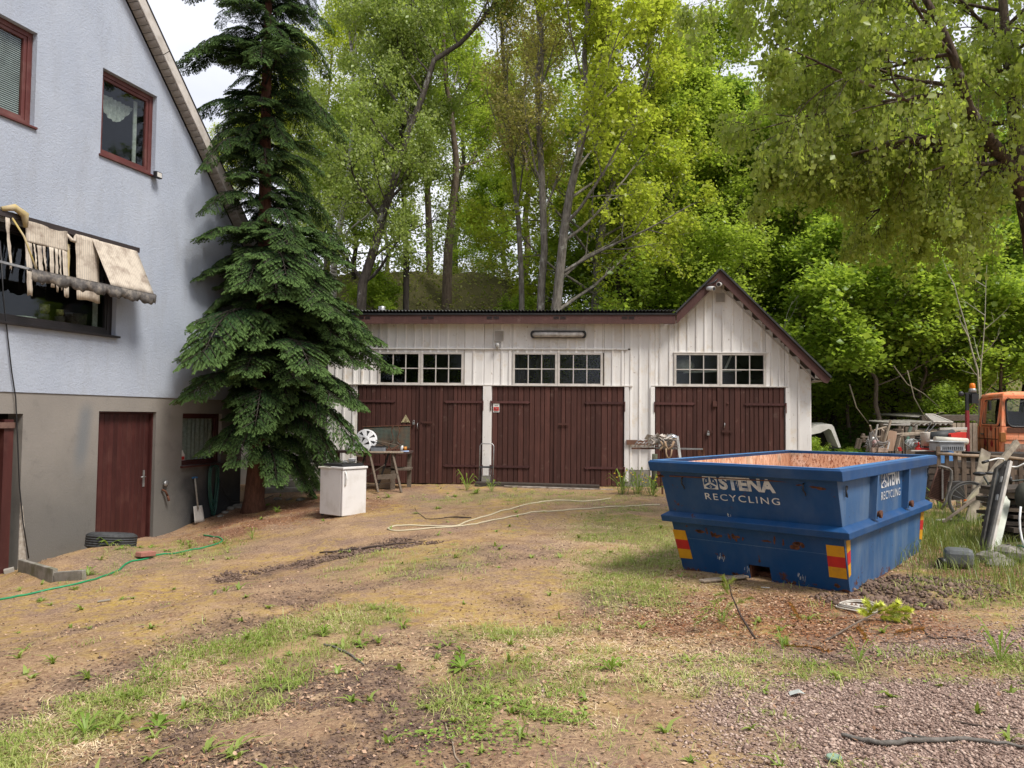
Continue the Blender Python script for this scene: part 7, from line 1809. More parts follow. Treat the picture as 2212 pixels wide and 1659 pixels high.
def bark_mat(name, c1, c2, c3=None, white=0):
    g = NG(name); nv = g.noise(9, 7, .7, stretch=(2.2, 2.2, .5)); n2 = g.noise(2.2, 5)
    col = g.mix(g.ramp(nv, .38, .62), c1, c2)
    if c3: col = g.mix(g.ramp(g.noise(3.5, 6, .7, stretch=(1, 1, .8)), .56, .66), col, c3)
    if white:
        w = g.noise(5, 6, .7, stretch=(.7, .7, 3.0)); col = g.mix(g.ramp(w, .52, .58), (.50, .48, .45), col)
    g.pbsdf(col, .95, 0, g.bump(nv, .8, .03), .15); return g.m
M_BG = bark_mat('grey_bark', (.24, .215, .18), (.10, .088, .072), (.36, .35, .30))
M_BB = bark_mat('brown_bark', (.20, .155, .12), (.10, .075, .06), (.28, .25, .19))
M_BK = bark_mat('dark_bark', (.055, .045, .038), (.028, .024, .02), (.10, .10, .08))
M_BW = bark_mat('birch_bark', (.16, .145, .13), (.06, .052, .045), None, 1)
M_BK2 = bark_mat('lichened_dark_bark', (.10, .085, .07), (.04, .034, .028), (.30, .29, .26))
M_BC = bark_mat('reddish_conifer_bark', (.155, .075, .050), (.085, .042, .030))
L_YEL = leaf_mat('yellow_green_maple_leaf', (.34, .40, .035), (.55, .58, .08), .64)
L_BIR = leaf_mat('birch_leaf', (.24, .33, .07), (.42, .48, .16), .62)
L_GRN = leaf_mat('fresh_green_leaf', (.19, .31, .04), (.35, .46, .07), .62)
L_DRK = leaf_mat('deep_green_leaf', (.12, .22, .035), (.21, .32, .055), .58)
L_MID = leaf_mat('mid_green_leaf', (.24, .35, .045), (.42, .50, .085), .62)
L_BRN = leaf_mat('bronze_leaf', (.38, .33, .10), (.50, .42, .15), .45)
L_NB = leaf_mat('near_birch_leaf', (.22, .29, .045), (.40, .45, .12), .62)

def path(pp, Y, x_off=0):
    """trunk centre line from surveyed outline points, all at distance Y (or list of Y)."""
    return [at(px, py, Y if isinstance(Y, (int, float)) else Y[i]) for i, (px, py) in enumerate(pp)]
def root_down(pts, rads):
    b = pts[0]; z = gz(b.x, b.y)-.15
    if b.z > z+.3:
        d = (pts[0]-pts[1]).normalized(); q = Vector((b.x+d.x*.4, b.y, z)); return [q]+pts, [rads[0]*1.12]+rads
    return pts, rads
def mk_tree(name, label, cat, G, base, bark, leaf, group, lk, minr=0.0):
    t = thing(name, label, cat, base, 0, group)
    link('trunk', G.bark('trunk', bark, base, minr), t)
    if leaf: link('crown', G.leaves('crown', leaf, base, **lk), t)
    return t
P_MAP = dict(lev=3, seg=[6, 4, 3, 3], wan=[.10, .14, .18, .2], trop=[.07, .05, .03, 0], sides=[6, 4, 3, 3], kids=[6, 5, 4], **{'from': [.25, .2, .15]}, ang=[42, 45, 48], len=[.55, .55, .5], rr=[.5, .5, .5], leaves=7)
P_BIR = dict(lev=3, seg=[7, 5, 4, 4], wan=[.10, .14, .16, .12], trop=[.05, -.02, -.16, -.30], sides=[6, 4, 3, 3], kids=[6, 5, 4], **{'from': [.2, .15, .1]}, ang=[40, 48, 50], len=[.55, .55, .7], rr=[.5, .5, .5], leaves=9)
P_LAY = dict(lev=3, seg=[6, 4, 3, 3], wan=[.08, .10, .12, .12], trop=[.03, 0, -.01, -.03], sides=[6, 4, 3, 3], kids=[7, 5, 4], **{'from': [.2, .15, .1]}, ang=[48, 50, 50], len=[.55, .55, .55], rr=[.5, .5, .5], leaves=8, flat=.75)
T_GRP = 'trees growing behind the garage'

# -- trees whose trunks the photo shows, one by one
def special(name, label, seed, pp, Y, r0, r1, kids, start, ln, P, bark, leaf, lk, ang=(25, 70), az=None, rrat=.42):
    pts = path(pp, Y); n = len(pts); rads = [r0+(r1-r0)*i/(n-1) for i in range(n)]
    pts, rads = root_down(pts, rads)
    G = Grow(seed); G.trunk(pts, rads, kids, start, ln, P, ang, rrat=rrat, az=az)
    base = Vector((pts[0].x, pts[0].y, pts[0].z))
    return mk_tree(name, label, 'tree', G, base, bark, leaf, T_GRP, lk)
lkB = dict(per=2, size=.076, spread=.12, up=.3, asp=.7)
lkM = dict(per=2, size=.105, spread=.17, up=.9, asp=.8)
special('birch_tree', 'slender white-barked birch left of the dark leaning birch', 1, [(722, 560), (728, 525), (740, 461), (749, 402), (757, 330), (765, 240), (762, 130), (750, 20), (742, -120)], 23, .10, .03, 19, .30, lambda f: 3.2-1.6*f, P_BIR, M_BW, L_BIR, lkB)
special('birch_tree', 'dark leaning birch forking towards the upper right', 2, [(783, 615), (809, 535), (831, 447), (851, 389), (874, 324), (878, 292), (912, 211), (938, 130), (994, 94), (1036, 50), (1075, 0)], 21.5, .135, .05, 17, .30, lambda f: 3.6-1.6*f, P_BIR, M_BK2, L_BIR, lkB)
special('birch_tree', 'upper stem of a birch rising behind the leaning one', 3, [(878, 560), (872, 420), (866, 300), (872, 200), (880, 120), (888, 0), (892, -120)], 22.5, .09, .035, 15, .38, lambda f: 3.4-1.5*f, P_BIR, M_BK, L_BIR, lkB)
special('ash_tree', 'grey slim tree with twin stems above the mound', 4, [(968, 540), (972, 500), (984, 389), (985, 340), (975, 250), (962, 170), (958, 80), (950, -60)], 25, .15, .04, 12, .40, lambda f: 2.6-1.0*f, P_MAP, M_BB, L_MID, dict(per=1, size=.095, spread=.17, up=.6, asp=.8))
special('alder_tree', 'thin brown straight trunk in front of the mound', 5, [(928, 600), (927, 500), (922, 380), (925, 250), (930, 120), (930, 0)], 27, .14, .05, 12, .4, lambda f: 3.0-1.0*f, P_MAP, M_BB, L_MID, dict(per=1, size=.095, spread=.17, up=.6, asp=.8))
special('oak_tree', 'leftmost of the three grey bare-stemmed trees behind the garage', 6, [(1127, 650), (1126, 600), (1120, 479), (1110, 387), (1101, 292), (1092, 200), (1085, 100), (1082, 0), (1080, -120)], 22, .085, .04, 13, .42, lambda f: 2.8-.9*f, dict(P_MAP, trop=[.12, .10, .05, 0]), M_BG, L_BRN, dict(per=1, size=.07, spread=.12, up=.5, asp=.7), ang=(15, 45))
special('oak_tree', 'middle tall grey trunk of the three behind the garage', 7, [(1168, 665), (1170, 610), (1176, 541), (1170, 375), (1164, 271), (1160, 167), (1172, 112), (1166, 40), (1160, -60), (1158, -160)], 21, .115, .05, 14, .45, lambda f: 3.0-1.0*f, dict(P_MAP, trop=[.12, .10, .05, 0]), M_BG, L_BRN, dict(per=1, size=.07, spread=.12, up=.5, asp=.7), ang=(15, 45))
special('maple_tree', 'broad yellow-green maple with fanning limbs above the garage', 8, [(1201, 665), (1206, 620), (1218, 500), (1231, 416), (1251, 333), (1262, 250), (1268, 208), (1262, 120), (1270, 20), (1275, -90)], 20.6, .14, .05, 18, .30, lambda f: 4.6-2.0*f, P_MAP, M_BG, L_YEL, dict(per=2, size=.098, spread=.11, up=.7, asp=.8), ang=(28, 74), az=lambda r: r.gauss(-.15, 1.1))
special('maple_tree', 'second yellow-green maple leaning right behind the first', 9, [(1285, 660), (1290, 560), (1310, 440), (1345, 330), (1380, 240), (1400, 150), (1410, 70), (1405, 0)], 23, .12, .045, 20, .22, lambda f: 4.4-1.8*f, P_MAP, M_BG, L_YEL, dict(per=2, size=.10, spread=.13, up=.7, asp=.8), ang=(30, 78))
special('maple_tree', 'full bright green maple to the right of the yellow ones', 10, [(1441, 660), (1444, 560), (1447, 479), (1455, 380), (1470, 300), (1480, 240), (1485, 185)], 25, .12, .04, 24, .12, lambda f: 4.2-2.8*f, P_LAY, M_BK, L_MID, lkM, ang=(35, 80))
special('pine_tree', 'thick bare scaly trunk above the orange truck', 11, [(2102, 860), (2105, 752), (2107, 687), (2113, 600), (2118, 522), (2122, 430), (2128, 330), (2130, 200)], 22, .135, .10, 8, .72, lambda f: 1.6, dict(P_MAP, leaves=4), M_BB, L_DRK, dict(per=1, size=.12, spread=.1, up=.4, asp=.5))
# -- big near birch on the right with hanging leaves
G = Grow(40)
YB = 10.6
tr0_ = [(2264, 1110), (2260, 1000), (2252, 850), (2245, 700), (2238, 600), (2228, 500), (2216, 430)]
pts = path(tr0_, YB); pts = [Vector((pts[0].x+.01, YB, gz(pts[0].x, YB)-.1))]+pts; G.tubes.append((pts, [.16, .13, .125, .12, .12, .12, .12, .13], 12))
l1 = path([(2216, 430), (2175, 350), (2128, 290), (2092, 235), (2074, 170), (2055, 110), (2030, 50), (2000, 0), (1965, -60)], [YB, YB-.35, YB-.8, YB-1.1, YB-1.3, YB-1.4, YB-1.5, YB-1.5, YB-1.5])
l2 = path([(2206, 425), (2200, 330), (2190, 240), (2180, 160), (2172, 60), (2160, -60)], YB)
l3 = path([(2206, 440), (2235, 330), (2270, 220), (2300, 60)], YB)
P_NB = dict(lev=3, seg=[7, 6, 5, 6], wan=[.10, .13, .14, .07], trop=[-.01, -.10, -.26, -.55], sides=[7, 5, 3, 3], kids=[6, 5, 4], **{'from': [.15, .12, .1]}, ang=[42, 50, 50], len=[.55, .65, 1.15], rr=[.5, .45, .5], leaves=10, tap=.8, rng=(.45, 1.3))
G.trunk(l1, [.105, .088, .076, .068, .060, .052, .045, .038, .03], 15, .10, lambda f: 2.35, P_NB, ang=(60, 100), az=lambda r: r.gauss(math.pi*.80, .6), rrat=.5)
G.trunk(l2, [.10, .09, .08, .07, .06, .05], 13, .10, lambda f: 2.3, P_NB, ang=(55, 100), az=lambda r: r.uniform(0, 6.28), rrat=.45)
G.trunk(l3, [.06, .05, .04, .03], 13, .12, lambda f: 2.2, P_NB, ang=(50, 85), rrat=.4)
base = pts[0]

mk_tree('birch_tree', 'large near birch at the right edge with forked dark trunk and hanging leaves', 'tree', G, base, bark_mat('near_birch_bark', (.13, .095, .07), (.035, .027, .022), (.36, .34, .29)), L_NB, None, dict(per=2, size=.060, spread=.055, up=.15, asp=.82, droop=.03))

# -- repeated woodland trees: a few grown once, then copied
def proto(seed, H, r0, kids, start, ln, P, bark, leaf, lk, ang):
    rr = random.Random(seed); pts = [Vector((0, 0, -.3))]
    n = 9
    for i in range(1, n+1): pts.append(Vector((rr.gauss(0, .10)*i*.4, rr.gauss(0, .10)*i*.4, H*i/n)))
    rads = [r0*(1.15-.95*i/n) for i in range(n+1)]
    G = Grow(seed); G.trunk(pts, rads, kids, start, ln, P, ang)
    return mk_tree('forest_tree', 'x', 'tree', G, Vector((0, 0, 0)), bark, leaf, T_GRP, lk)
lkF = dict(per=2, size=.112, spread=.22, up=1.0, asp=.8)
protos = {
 'layer': proto(101, 9.0, .13, 26, .16, lambda f: 3.9*(1-.75*f)+.5, P_LAY, M_BK, L_GRN, lkF, (50, 88)),
 'layer2': proto(102, 11.5, .16, 28, .22, lambda f: 4.2*(1-.7*f)+.5, P_LAY, M_BB, L_MID, lkF, (45, 85)),
 'dark': proto(103, 10.0, .15, 26, .20, lambda f: 3.8*(1-.6*f)+.4, P_LAY, M_BK, L_DRK, dict(lkF, size=.17), (45, 85)),
 'tall': proto(104, 14.0, .17, 22, .42, lambda f: 4.3*(1-.5*f)+.4, P_MAP, M_BG, L_MID, dict(lkF, size=.10), (34, 78)),
 'yel': proto(105, 12.5, .17, 22, .34, lambda f: 4.4*(1-.5*f)+.4, P_MAP, M_BG, L_YEL, dict(lkF, size=.10), (34, 78)),
 'bronze': proto(106, 13.0, .17, 20, .40, lambda f: 3.2*(1-.4*f)+.4, P_MAP, M_BB, L_BRN, dict(lkF, size=.08, per=1), (34, 75)),
 'bush': proto(107, 3.2, .05, 20, .05, lambda f: 1.7*(1-.5*f)+.3, dict(P_LAY, lev=2, leaves=12), M_BB, L_GRN, dict(lkF, size=.10, spread=.13), (45, 85)),
 'maple_bush': proto(108, 5.4, .06, 20, .40, lambda f: 2.5*(1-.5*f)+.4, dict(P_LAY, lev=2, leaves=13), M_BB, L_GRN, dict(lkF, size=.10, spread=.15, asp=.95, per=3), (50, 85)),
}
used = {}
LAB = {'layer': 'fresh green layered beech', 'layer2': 'bright green layered hornbeam', 'dark': 'deep green shaded tree', 'tall': 'tall mid green tree', 'yel': 'yellow-green young maple', 'bronze': 'bronze leaved oak', 'bush': 'low green shrub', 'maple_bush': 'broad-leaved maple shrub'}
NM = {'bush': 'green_shrub', 'maple_bush': 'maple_shrub'}
def plant(k, px, Y, sc=1.0, where='', zoff=0, rz=None):
    """px: picture column, Y: distance."""
    x_ = (px-1106)/FPX*Y; src = protos[k]
    t = src if k not in used else copy_tree(src)
    used[k] = 1
    t.location = (x_, Y, gz(x_, Y)-.1+zoff); t.rotation_euler = (0, 0, rr_.uniform(0, 6.28) if rz is None else rz); t.scale = (sc, sc, sc*rr_.uniform(.92, 1.08))
    t.name = NM.get(k, 'forest_tree'); t['label'] = LAB[k]+' '+where
    t['category'] = 'shrub' if 'bush' in k else 'tree'
    t['group'] = 'shrubs at the edge of the wood' if 'bush' in k else T_GRP
    return t
rr_ = random.Random(77)
# first row, close behind the garage
rows = [
 ('tall', 980, 31, .72, 'slim, on the left shoulder of the mound'), ('tall', 1180, 33, .8, 'slim, between the bare grey stems, far back'), ('yel', 1090, 35, .8, 'far back above the mound'),
 ('layer', 1330, 25.5, .92, 'left of the gable peak, in the first row'), ('layer2', 1480, 27, .9, 'just left of the gable peak'), ('layer', 1600, 27.5, .95, 'directly behind the gable peak'),
 ('layer2', 1700, 26, .85, 'to the right of the gable peak'), ('layer', 1800, 24.5, .8, 'above the right garage eave'), ('maple_bush', 1835, 24, 1.0, 'overhanging the garage corner'),
 ('maple_bush', 1900, 20.5, 1.15, 'with big leaves over the scrap heap'), ('layer', 1930, 24.5, .75, 'behind the big-leaved shrub'), ('maple_bush', 1990, 22, 1.0, 'between the shrub and the bare trunk'),
 ('layer2', 2010, 27, .85, 'left of the bare trunk'), ('dark', 2160, 25, .8, 'behind the orange truck'), ('maple_bush', 2170, 21, 1.0, 'behind the truck roof'), ('layer', 2210, 26.5, .9, 'at the far right edge of the wood'),
 # second row
 ('layer2', 1400, 31, .8, 'in the second row left of the gable'), ('layer2', 1540, 33, 1.05, 'in the second row behind the gable'), ('dark', 1640, 31, .95, 'with dark crown in the second row'), ('layer2', 1750, 33, 1.05, 'standing back above the right roof slope'),
 ('dark', 1850, 30, .95, 'in the gloom over the scrap heap'), ('layer', 1960, 32, 1.05, 'standing back left of the bare trunk'), ('layer2', 2140, 33, 1.05, 'back row behind the truck'), 
 ('tall', 1560, 35, .85, 'rising tall behind the gable'), ('yel', 1330, 33, .85, 'rising behind the fan-limbed maple'),  ('tall', 1620, 38, .8, 'at the right shoulder of the wood'),
 ('bronze', 1690, 40, .80, 'showing bronze above the right shoulder'),  ('bronze', 1600, 42, .85, 'furthest back near the sky gap'),    ('tall', 2190, 38, .9, 'far back at the right edge'),

 # left group above the long roof
 ('layer', 1060, 30, .55, 'small one on the right shoulder of the mound'), ('layer2', 1250, 28, .48, 'low one between the grey trunks'),  ('yel', 700, 27, .62, 'yellowish, right behind the conifer'), ('yel', 830, 30, .50, 'yellowish, low behind the leaning birch'),
 ('layer', 760, 26, .60, 'low behind the slender birch'), ('bronze', 1130, 30, .85, 'bronze tinted between the bare stems'), 
 ('yel', 560, 28, .52, 'yellowish, peeping left of the conifer'), ('yel', 470, 30, .46, 'yellowish, peeping over the house roof verge'),
]
for k, px, Y, sc, wh in rows: plant(k, px, Y, sc, wh)
# low shrubs along the roof line and at the wood edge
k_ = 0
for px, Y, sc, wh in [(800, 23.2, .75, 'behind the left end of the garage roof'), (880, 22.6, .5, 'on the slope below the leaning birch'), (1040, 22.4, .42, 'right of the mound above the roof'), (1110, 23, .6, 'at the foot of the left bare trunk'), (1240, 23, .75, 'right of the grey trunk feet'), (1320, 23.2, .85, 'above the middle doors'), (1400, 23.4, .8, 'left of the gable roof slope'), (1450, 23.8, .7, 'tucked against the gable slope'),
 (1776, 18.6, .22, 'at the right garage corner by the white hull'), (1762, 18.4, .26, 'touching the garage corner'), (1838, 19.8, .22, 'right of the white hull'), (1740, 25, .9, 'below the right eave'), (2050, 20.5, .6, 'left of the red post')]:
    plant('bush', px, Y, sc, wh)

# trees across the road behind the viewer; the window glass reflects them
for k, x_, Y, sc in (('tall', -16, -9, .8), ('dark', -9, -12, .9), ('layer2', -3, -13, .9), ('tall', 3, -14, .8), ('dark', 9, -12, .9), ('layer2', 15, -10, .9), ('tall', 20, -5, .8), ('dark', -21, -5, .9)):
    t = plant(k, 1106, 10, sc, {-16: 'behind the viewer, far left', -9: 'behind the viewer, left', -3: 'behind the viewer, left of the drive', 3: 'behind the viewer, right of the drive', 9: 'behind the viewer, right', 15: 'behind the viewer, far right', 20: 'beside the yard, out of view on the right', -21: 'beyond the house, out of view on the left'}[x_])
    t.location = (x_, Y, gz(x_, Y)-.1); t['group'] = 'trees behind the viewer'

# -- bare saplings on the right
def sapling(pp, Y, r, lb, seed, kids=9, mat=None):
    G = Grow(seed); pts = path(pp, Y); b = Vector((pts[0].x, pts[0].y, gz(pts[0].x, Y)-.1))
    if pts[0].z > b.z+.4: pts = [b]+pts
    n = len(pts); P = dict(lev=1, seg=[4, 3], wan=[.1, .15], trop=[.08, .05], sides=[4, 3], kids=[3], **{'from': [.2]}, ang=[40], len=[.45], rr=[.5], leaves=1)
    G.trunk(pts, [r*(1-.8*i/n) for i in range(n)], kids, .35, lambda f: .75, P, ang=(45, 65), rrat=.35)
    t = thing('bare_sapling', lb, 'tree', pts[0], 0, 'bare saplings'); link('trunk', G.bark('trunk', mat or simple('pale_sapling_bark', (.36, .36, .26), (.24, .23, .17), 20), pts[0]), t)
sapling([(2115, 850), (2112, 800), (2100, 760), (2085, 700), (2070, 650), (2060, 610)], 18.5, .028, 'pale forked bare sapling above the orange truck', 301, 4)
sapling([(2118, 800), (2124, 740), (2128, 680), (2130, 600), (2132, 570)], 18.6, .016, 'thin straight bare sapling beside the thick bare trunk', 302, 5)
sapling([(1690, 770), (1692, 720), (1700, 680), (1712, 650)], 22, .02, 'thin bare sapling right of the gable peak', 303, 6)
# arching bare low boughs over the scrap heap
for i, (pp, lb) in enumerate([([(1835, 830), (1850, 880), (1880, 920)], 'bare drooping twig right of the garage corner'), ([(1960, 800), (1975, 860), (2000, 905), (2015, 895), (2040, 890)], 'bare arching twig over the sunbed panel'), ([(1930, 790), (1960, 830), (1995, 850), (2030, 880)], 'long bare bough hanging towards the shed roof')]):
    P_ = path(pp, 19.3); 
    m = MB(); m.tube(P_, [.018-.004*j for j in range(len(P_))] if len(P_) < 5 else [.016, .014, .012, .009, .006], 5); tag(m.build('hanging_bough', simple('pale_twig_bark', (.24,.20,.14), None, 20) if i == 0 else bpy.data.materials['pale_twig_bark']), lb, 'branch', 'bare boughs over the scrap')

# ================================================================ CONIFER AT THE HOUSE CORNER
g = NG('conifer_foliage')
v = g.attr('var').outputs['Fac']; tp = g.attr('tip').outputs['Fac']
col = g.mix(v, (.015, .034, .016), (.030, .057, .023)); col = g.mix(g.math('MULTIPLY', g.ramp(tp, .45, 1.0), .9), col, (.095, .155, .048))
hv = g.n('ShaderNodeHueSaturation'); g.l(g.math('ADD', g.math('MULTIPLY', g.orand(), .4), .8), hv.inputs['Value']); g.l(col, hv.inputs['Color'])
d_ = g.n('ShaderNodeBsdfDiffuse'); t_ = g.n('ShaderNodeBsdfTranslucent'); m_ = g.n('ShaderNodeMixShader'); m_.inputs[0].default_value = .18
g.l(hv.outputs[0], d_.inputs[0]); g.l(hv.outputs[0], t_.inputs[0]); g.l(d_.outputs[0], m_.inputs[1]); g.l(t_.outputs[0], m_.inputs[2]); g.l(m_.outputs[0], g.out.inputs[0]); M_CON = g.m
def bough_mesh(seed, L=2.0, droop=.5, n1=15, thin=1.0):
    """one bough along +X: arching stem, alternating flat fern-like sprays with hanging tips."""
    gg = np.random.default_rng(seed); Q = []; V = []; VAR = []; TIP = []; stem = []
    def curve(t): return np.array([L*t*(1-.10*t), .05*math.sin(3*t+seed), L*(.14*t*math.sin(math.pi*min(t*1.1, 1)) - droop*.34*t**2.6)])
    for i in range(13): stem.append(curve(i/12))
    def leafl(p, d, nrm, w, ln, tip):
        d = d/np.linalg.norm(d); s = np.cross(d, nrm); s /= np.linalg.norm(s)+1e-9
        # pointed scale spray: quad base narrow, mid wide, tip
        V.extend([p, p+d*ln*.45+s*w*.5, p+d*ln, p+d*ln*.45-s*w*.5]); VAR.append(gg.random()); TIP.append(tip)
    def spray(p, d, nrm, ln, w0, depth, tipb):
        """flat spray: axis with alternate scale-leaves"""
        n = max(3, int(ln/.024)); q = p.copy(); dd = d/np.linalg.norm(d)
        for k in range(n):
            t = k/n; dd = dd+np.array([0, 0, -.055*droop*2]); dd /= np.linalg.norm(dd)
            q = q+dd*ln/n; s = np.cross(dd, nrm); s /= np.linalg.norm(s)+1e-9
            for sg in (-1, 1):
                l2 = ln*.42*(1-t*.75)*gg.uniform(.75, 1.15)+.02
                leafl(q, dd*.75+s*sg*.8+np.array([0, 0, -.55]), nrm+gg.normal(0, .35, 3), .021*thin, l2, min(1, tipb+.55*t+.25))
        leafl(q, dd, nrm, .03*thin, ln*.22, 1.0)
    for i in range(n1):
        t = .10+.90*(i+gg.random()*.5)/n1; p = curve(min(t, 1)); p2 = curve(min(t+.03, 1.03)); ax = (p2-p)/np.linalg.norm(p2-p)
        side = np.cross(ax, [0, 0, 1.]); side /= np.linalg.norm(side)
        for sg in (-1, 1):
            ln = (.62*(1-t)**.7+.16)*gg.uniform(.75, 1.15)*L/2.0; dirn = ax*.85+side*sg*.95+np.array([0, 0, gg.uniform(-.08, .12)])
            dirn /= np.linalg.norm(dirn); nrm = np.array([gg.normal(0, .2), gg.normal(0, .2), 1.])
            m = max(3, int(ln/.085)); q = p.copy(); dd = dirn.copy()
            for k in range(m):
                dd = dd+np.array([0, 0, -.05*droop*2]); dd /= np.linalg.norm(dd); q = q+dd*ln/m; s2 = np.cross(dd, nrm); s2 /= np.linalg.norm(s2)+1e-9
                tb = .55*t*.6+.45*(k+1)/m
                for sg2 in (-1, 1): spray(q, dd*.7+s2*sg2*.8+np.array([0, 0, -.12]), nrm, (.19*(1-.5*k/m))*gg.uniform(.8, 1.2), .03, 1, tb-.2)
            spray(q, dd, nrm, .14, .03, 1, .6)
            stem_l = [p, q]; Q.append(stem_l)
    spray(curve(1.0), curve(1.03)-curve(.97), np.array([0, 0, 1.]), .2, .03, 1, .6)
    V = np.array(V); n = len(V)//4; b = (np.arange(n)*4)[:, None]; F = np.concatenate([b+np.array([[0, 1, 2]]), b+np.array([[0, 2, 3]])], 0)
    me = np_mesh('bough_foliage', V, F, M_CON, {'var': np.tile(VAR, 2), 'tip': np.tile(TIP, 2)})
    m = MB(); m.tube([Vector(s)-Vector((0, 0, .02)) for s in stem], [.022*(1-.85*i/12)*L/2 for i in range(13)], 6)
    for a, b_ in Q: m.tube([Vector(a), Vector((a+b_)/2), Vector(b_)], .006, 3)
    return me, m.mesh('bough_stem', M_BK)
BP = [bough_mesh(200, 2.0, .6), bough_mesh(201, 2.0, .8), bough_mesh(202, 2.0, .95, 14), bough_mesh(203, 2.0, 1.1, 14)]
BU = [bough_mesh(210, 2.0, 1.6, 13, .85), bough_mesh(211, 2.0, 1.3, 13, .85)]

cb_ = Vector((-5.0, 15.0, gz(-5.0, 15.0)-.1))
cb_ = Vector((-4.93, 14.85, gz(-4.93, 14.85)-.12))
con = thing('conifer', 'tall dark drooping conifer with reddish trunk at the house corner', 'tree', cb_)
axp = [Vector((0, 0, 0)), Vector((.0, 0, .35)), Vector((.05, 0, 1.2)), Vector((.10, 0, 3)), Vector((.10, 0, 5)), Vector((.05, .0, 7)), Vector((.04, 0, 9)), Vector((.05, 0, 11)), Vector((.05, 0, 13.2))]
m = MB(); m.tube(axp, [.27, .19, .165, .15, .13, .11, .085, .05, .015], 16); m.build('trunk', M_BC, con)
rr_ = random.Random(55)
def ax_at(z):
    for i in range(len(axp)-1):
        if axp[i].z <= z <= axp[i+1].z: return axp[i].lerp(axp[i+1], (z-axp[i].z)/(axp[i+1].z-axp[i].z))
    return axp[-1]
# reach (towards left / right of the picture) against height above the tree's foot
ZR = [(0.5, .6, 1.5), (1.0, 1.0, 1.6), (1.7, 1.4, 1.75), (2.4, 1.7, 1.95), (3.0, 1.85, 2.15), (3.8, 2.2, 2.2), (4.4, 2.9, 2.05), (5.0, 2.9, 1.95), (5.35, 1.6, 1.7), (5.9, 1.3, 1.45), (6.6, 1.5, 1.25), (7.4, 1.3, 1.3), (8.2, 1.5, 1.5), (9.0, 1.75, 1.45), (10.0, 1.5, 1.25), (11.5, 1.1, .95), (12.8, .4, .4)]
def reach(z, a):
    for i in range(len(ZR)-1):
        if ZR[i][0] <= z <= ZR[i+1][0]:
            t = (z-ZR[i][0])/(ZR[i+1][0]-ZR[i][0]); l = ZR[i][1]*(1-t)+ZR[i+1][1]*t; r = ZR[i][2]*(1-t)+ZR[i+1][2]*t
            c = math.cos(a); w = (c+1)/2
            return l*(1-w)+r*w
    return .4
z = .9; k = 0; ga = 0
while z < 12.8:
    ga += 2.399963+rr_.uniform(-.3, .3); a = math.atan2(math.sin(ga), math.cos(ga))
    z += .028 if z < 5.6 else .044
    if z < 1.45 and math.cos(a) < (.4 if z > 1.2 else .75): continue
    if z > 11.5 and rr_.random() < .5: continue
    # no boughs into the house wall
    wd = Vector((math.cos(a), math.sin(a), 0)); L = (.93 if z < 5.4 else rr_.choice((1.08, .92, .62, .5)))*reach(min(z, 12.7), a)*(rr_.uniform(.80, 1.12) if rr_.random() < .55 else rr_.uniform(.35, .8))*(1+.10*math.sin(z*4.2+a*2))
    o_ = (cb_+wd*L*.9-HP).dot(HO)
    u_ = (cb_+wd*L-HP).dot(HU)
    if o_ < .25 and u_ < 3.7 and z < 5.6: L = min(L, max(.25, L*.45))
    base_ = BU if z > 5.6 and rr_.random() < .75 else (BP[:2] if z > 2.2 else BP[1:])
    fm, sm = base_[rr_.randrange(len(base_))]
    s = L/1.8; p = ax_at(z)
    pitch = R(rr_.uniform(-20, -2) if z > 6 else rr_.uniform(-12, 10))   # negative lifts the bough
    if z < 1.9: pitch = R(rr_.uniform(0, 16))
    if z < 2.9 and math.cos(a) < .3: pitch = R(rr_.uniform(-12, 2))
    st = link('bough', sm, con, p, (0, pitch, a), (s, s, s)); st.rotation_euler = Euler((0, pitch, a), 'XYZ')
    link('spray', fm, st); k += 1


# ================================================================ WEEDS, FLOWERS AND CUT BOUGHS
M_DAND = leaf_mat('dandelion_leaf', (.12, .20, .03), (.22, .31, .06), .3)
def weed_mesh(seed, n=12, L=.16, w=.035, up=.5):
    gg = np.random.default_rng(seed); V = []; F = []; var = []
    for i in range(n):
        a = gg.uniform(0, 6.28); e = gg.uniform(.15, 1.1)*up; ln = L*gg.uniform(.6, 1.2); d = np.array([math.cos(a), math.sin(a), 0]); s = np.array([-d[1], d[0], 0]); u = np.array([0, 0, 1.])
        P = [d*0, d*ln*.35+u*ln*e*.6, d*ln*.7+u*ln*e*.85, d*ln+u*ln*e*.65]; W = [.15, .8, 1.0, .1]; b = len(V)
        for p, q in zip(P, W): V += [p-s*w*q/2, p+s*w*q/2]
        for k in range(3): F.append((b+2*k, b+2*k+1, b+2*k+3, b+2*k+2)); var.append(gg.random())
    return np_mesh('weed_leaves', np.array(V), np.array(F), M_DAND, {'var': var})
WM = [weed_mesh(1), weed_mesh(2, 16, .20, .03, .9), weed_mesh(3, 22, .26, .014, 1.6), weed_mesh(4, 10, .13, .045, .5)]
M_FLOW = simple('yellow_petal', (.75, .52, .02), None, 5, .6)
def weed(px, py, kind, sc, lb, grp):
    p = ray_ground(px, py); t = thing('weed', lb, 'plant', p, rr_.uniform(0, 6.28), grp); sc *= .62; t.scale = (sc, sc, sc); link('leaves', WM[kind], t); return t
rr_ = random.Random(8)
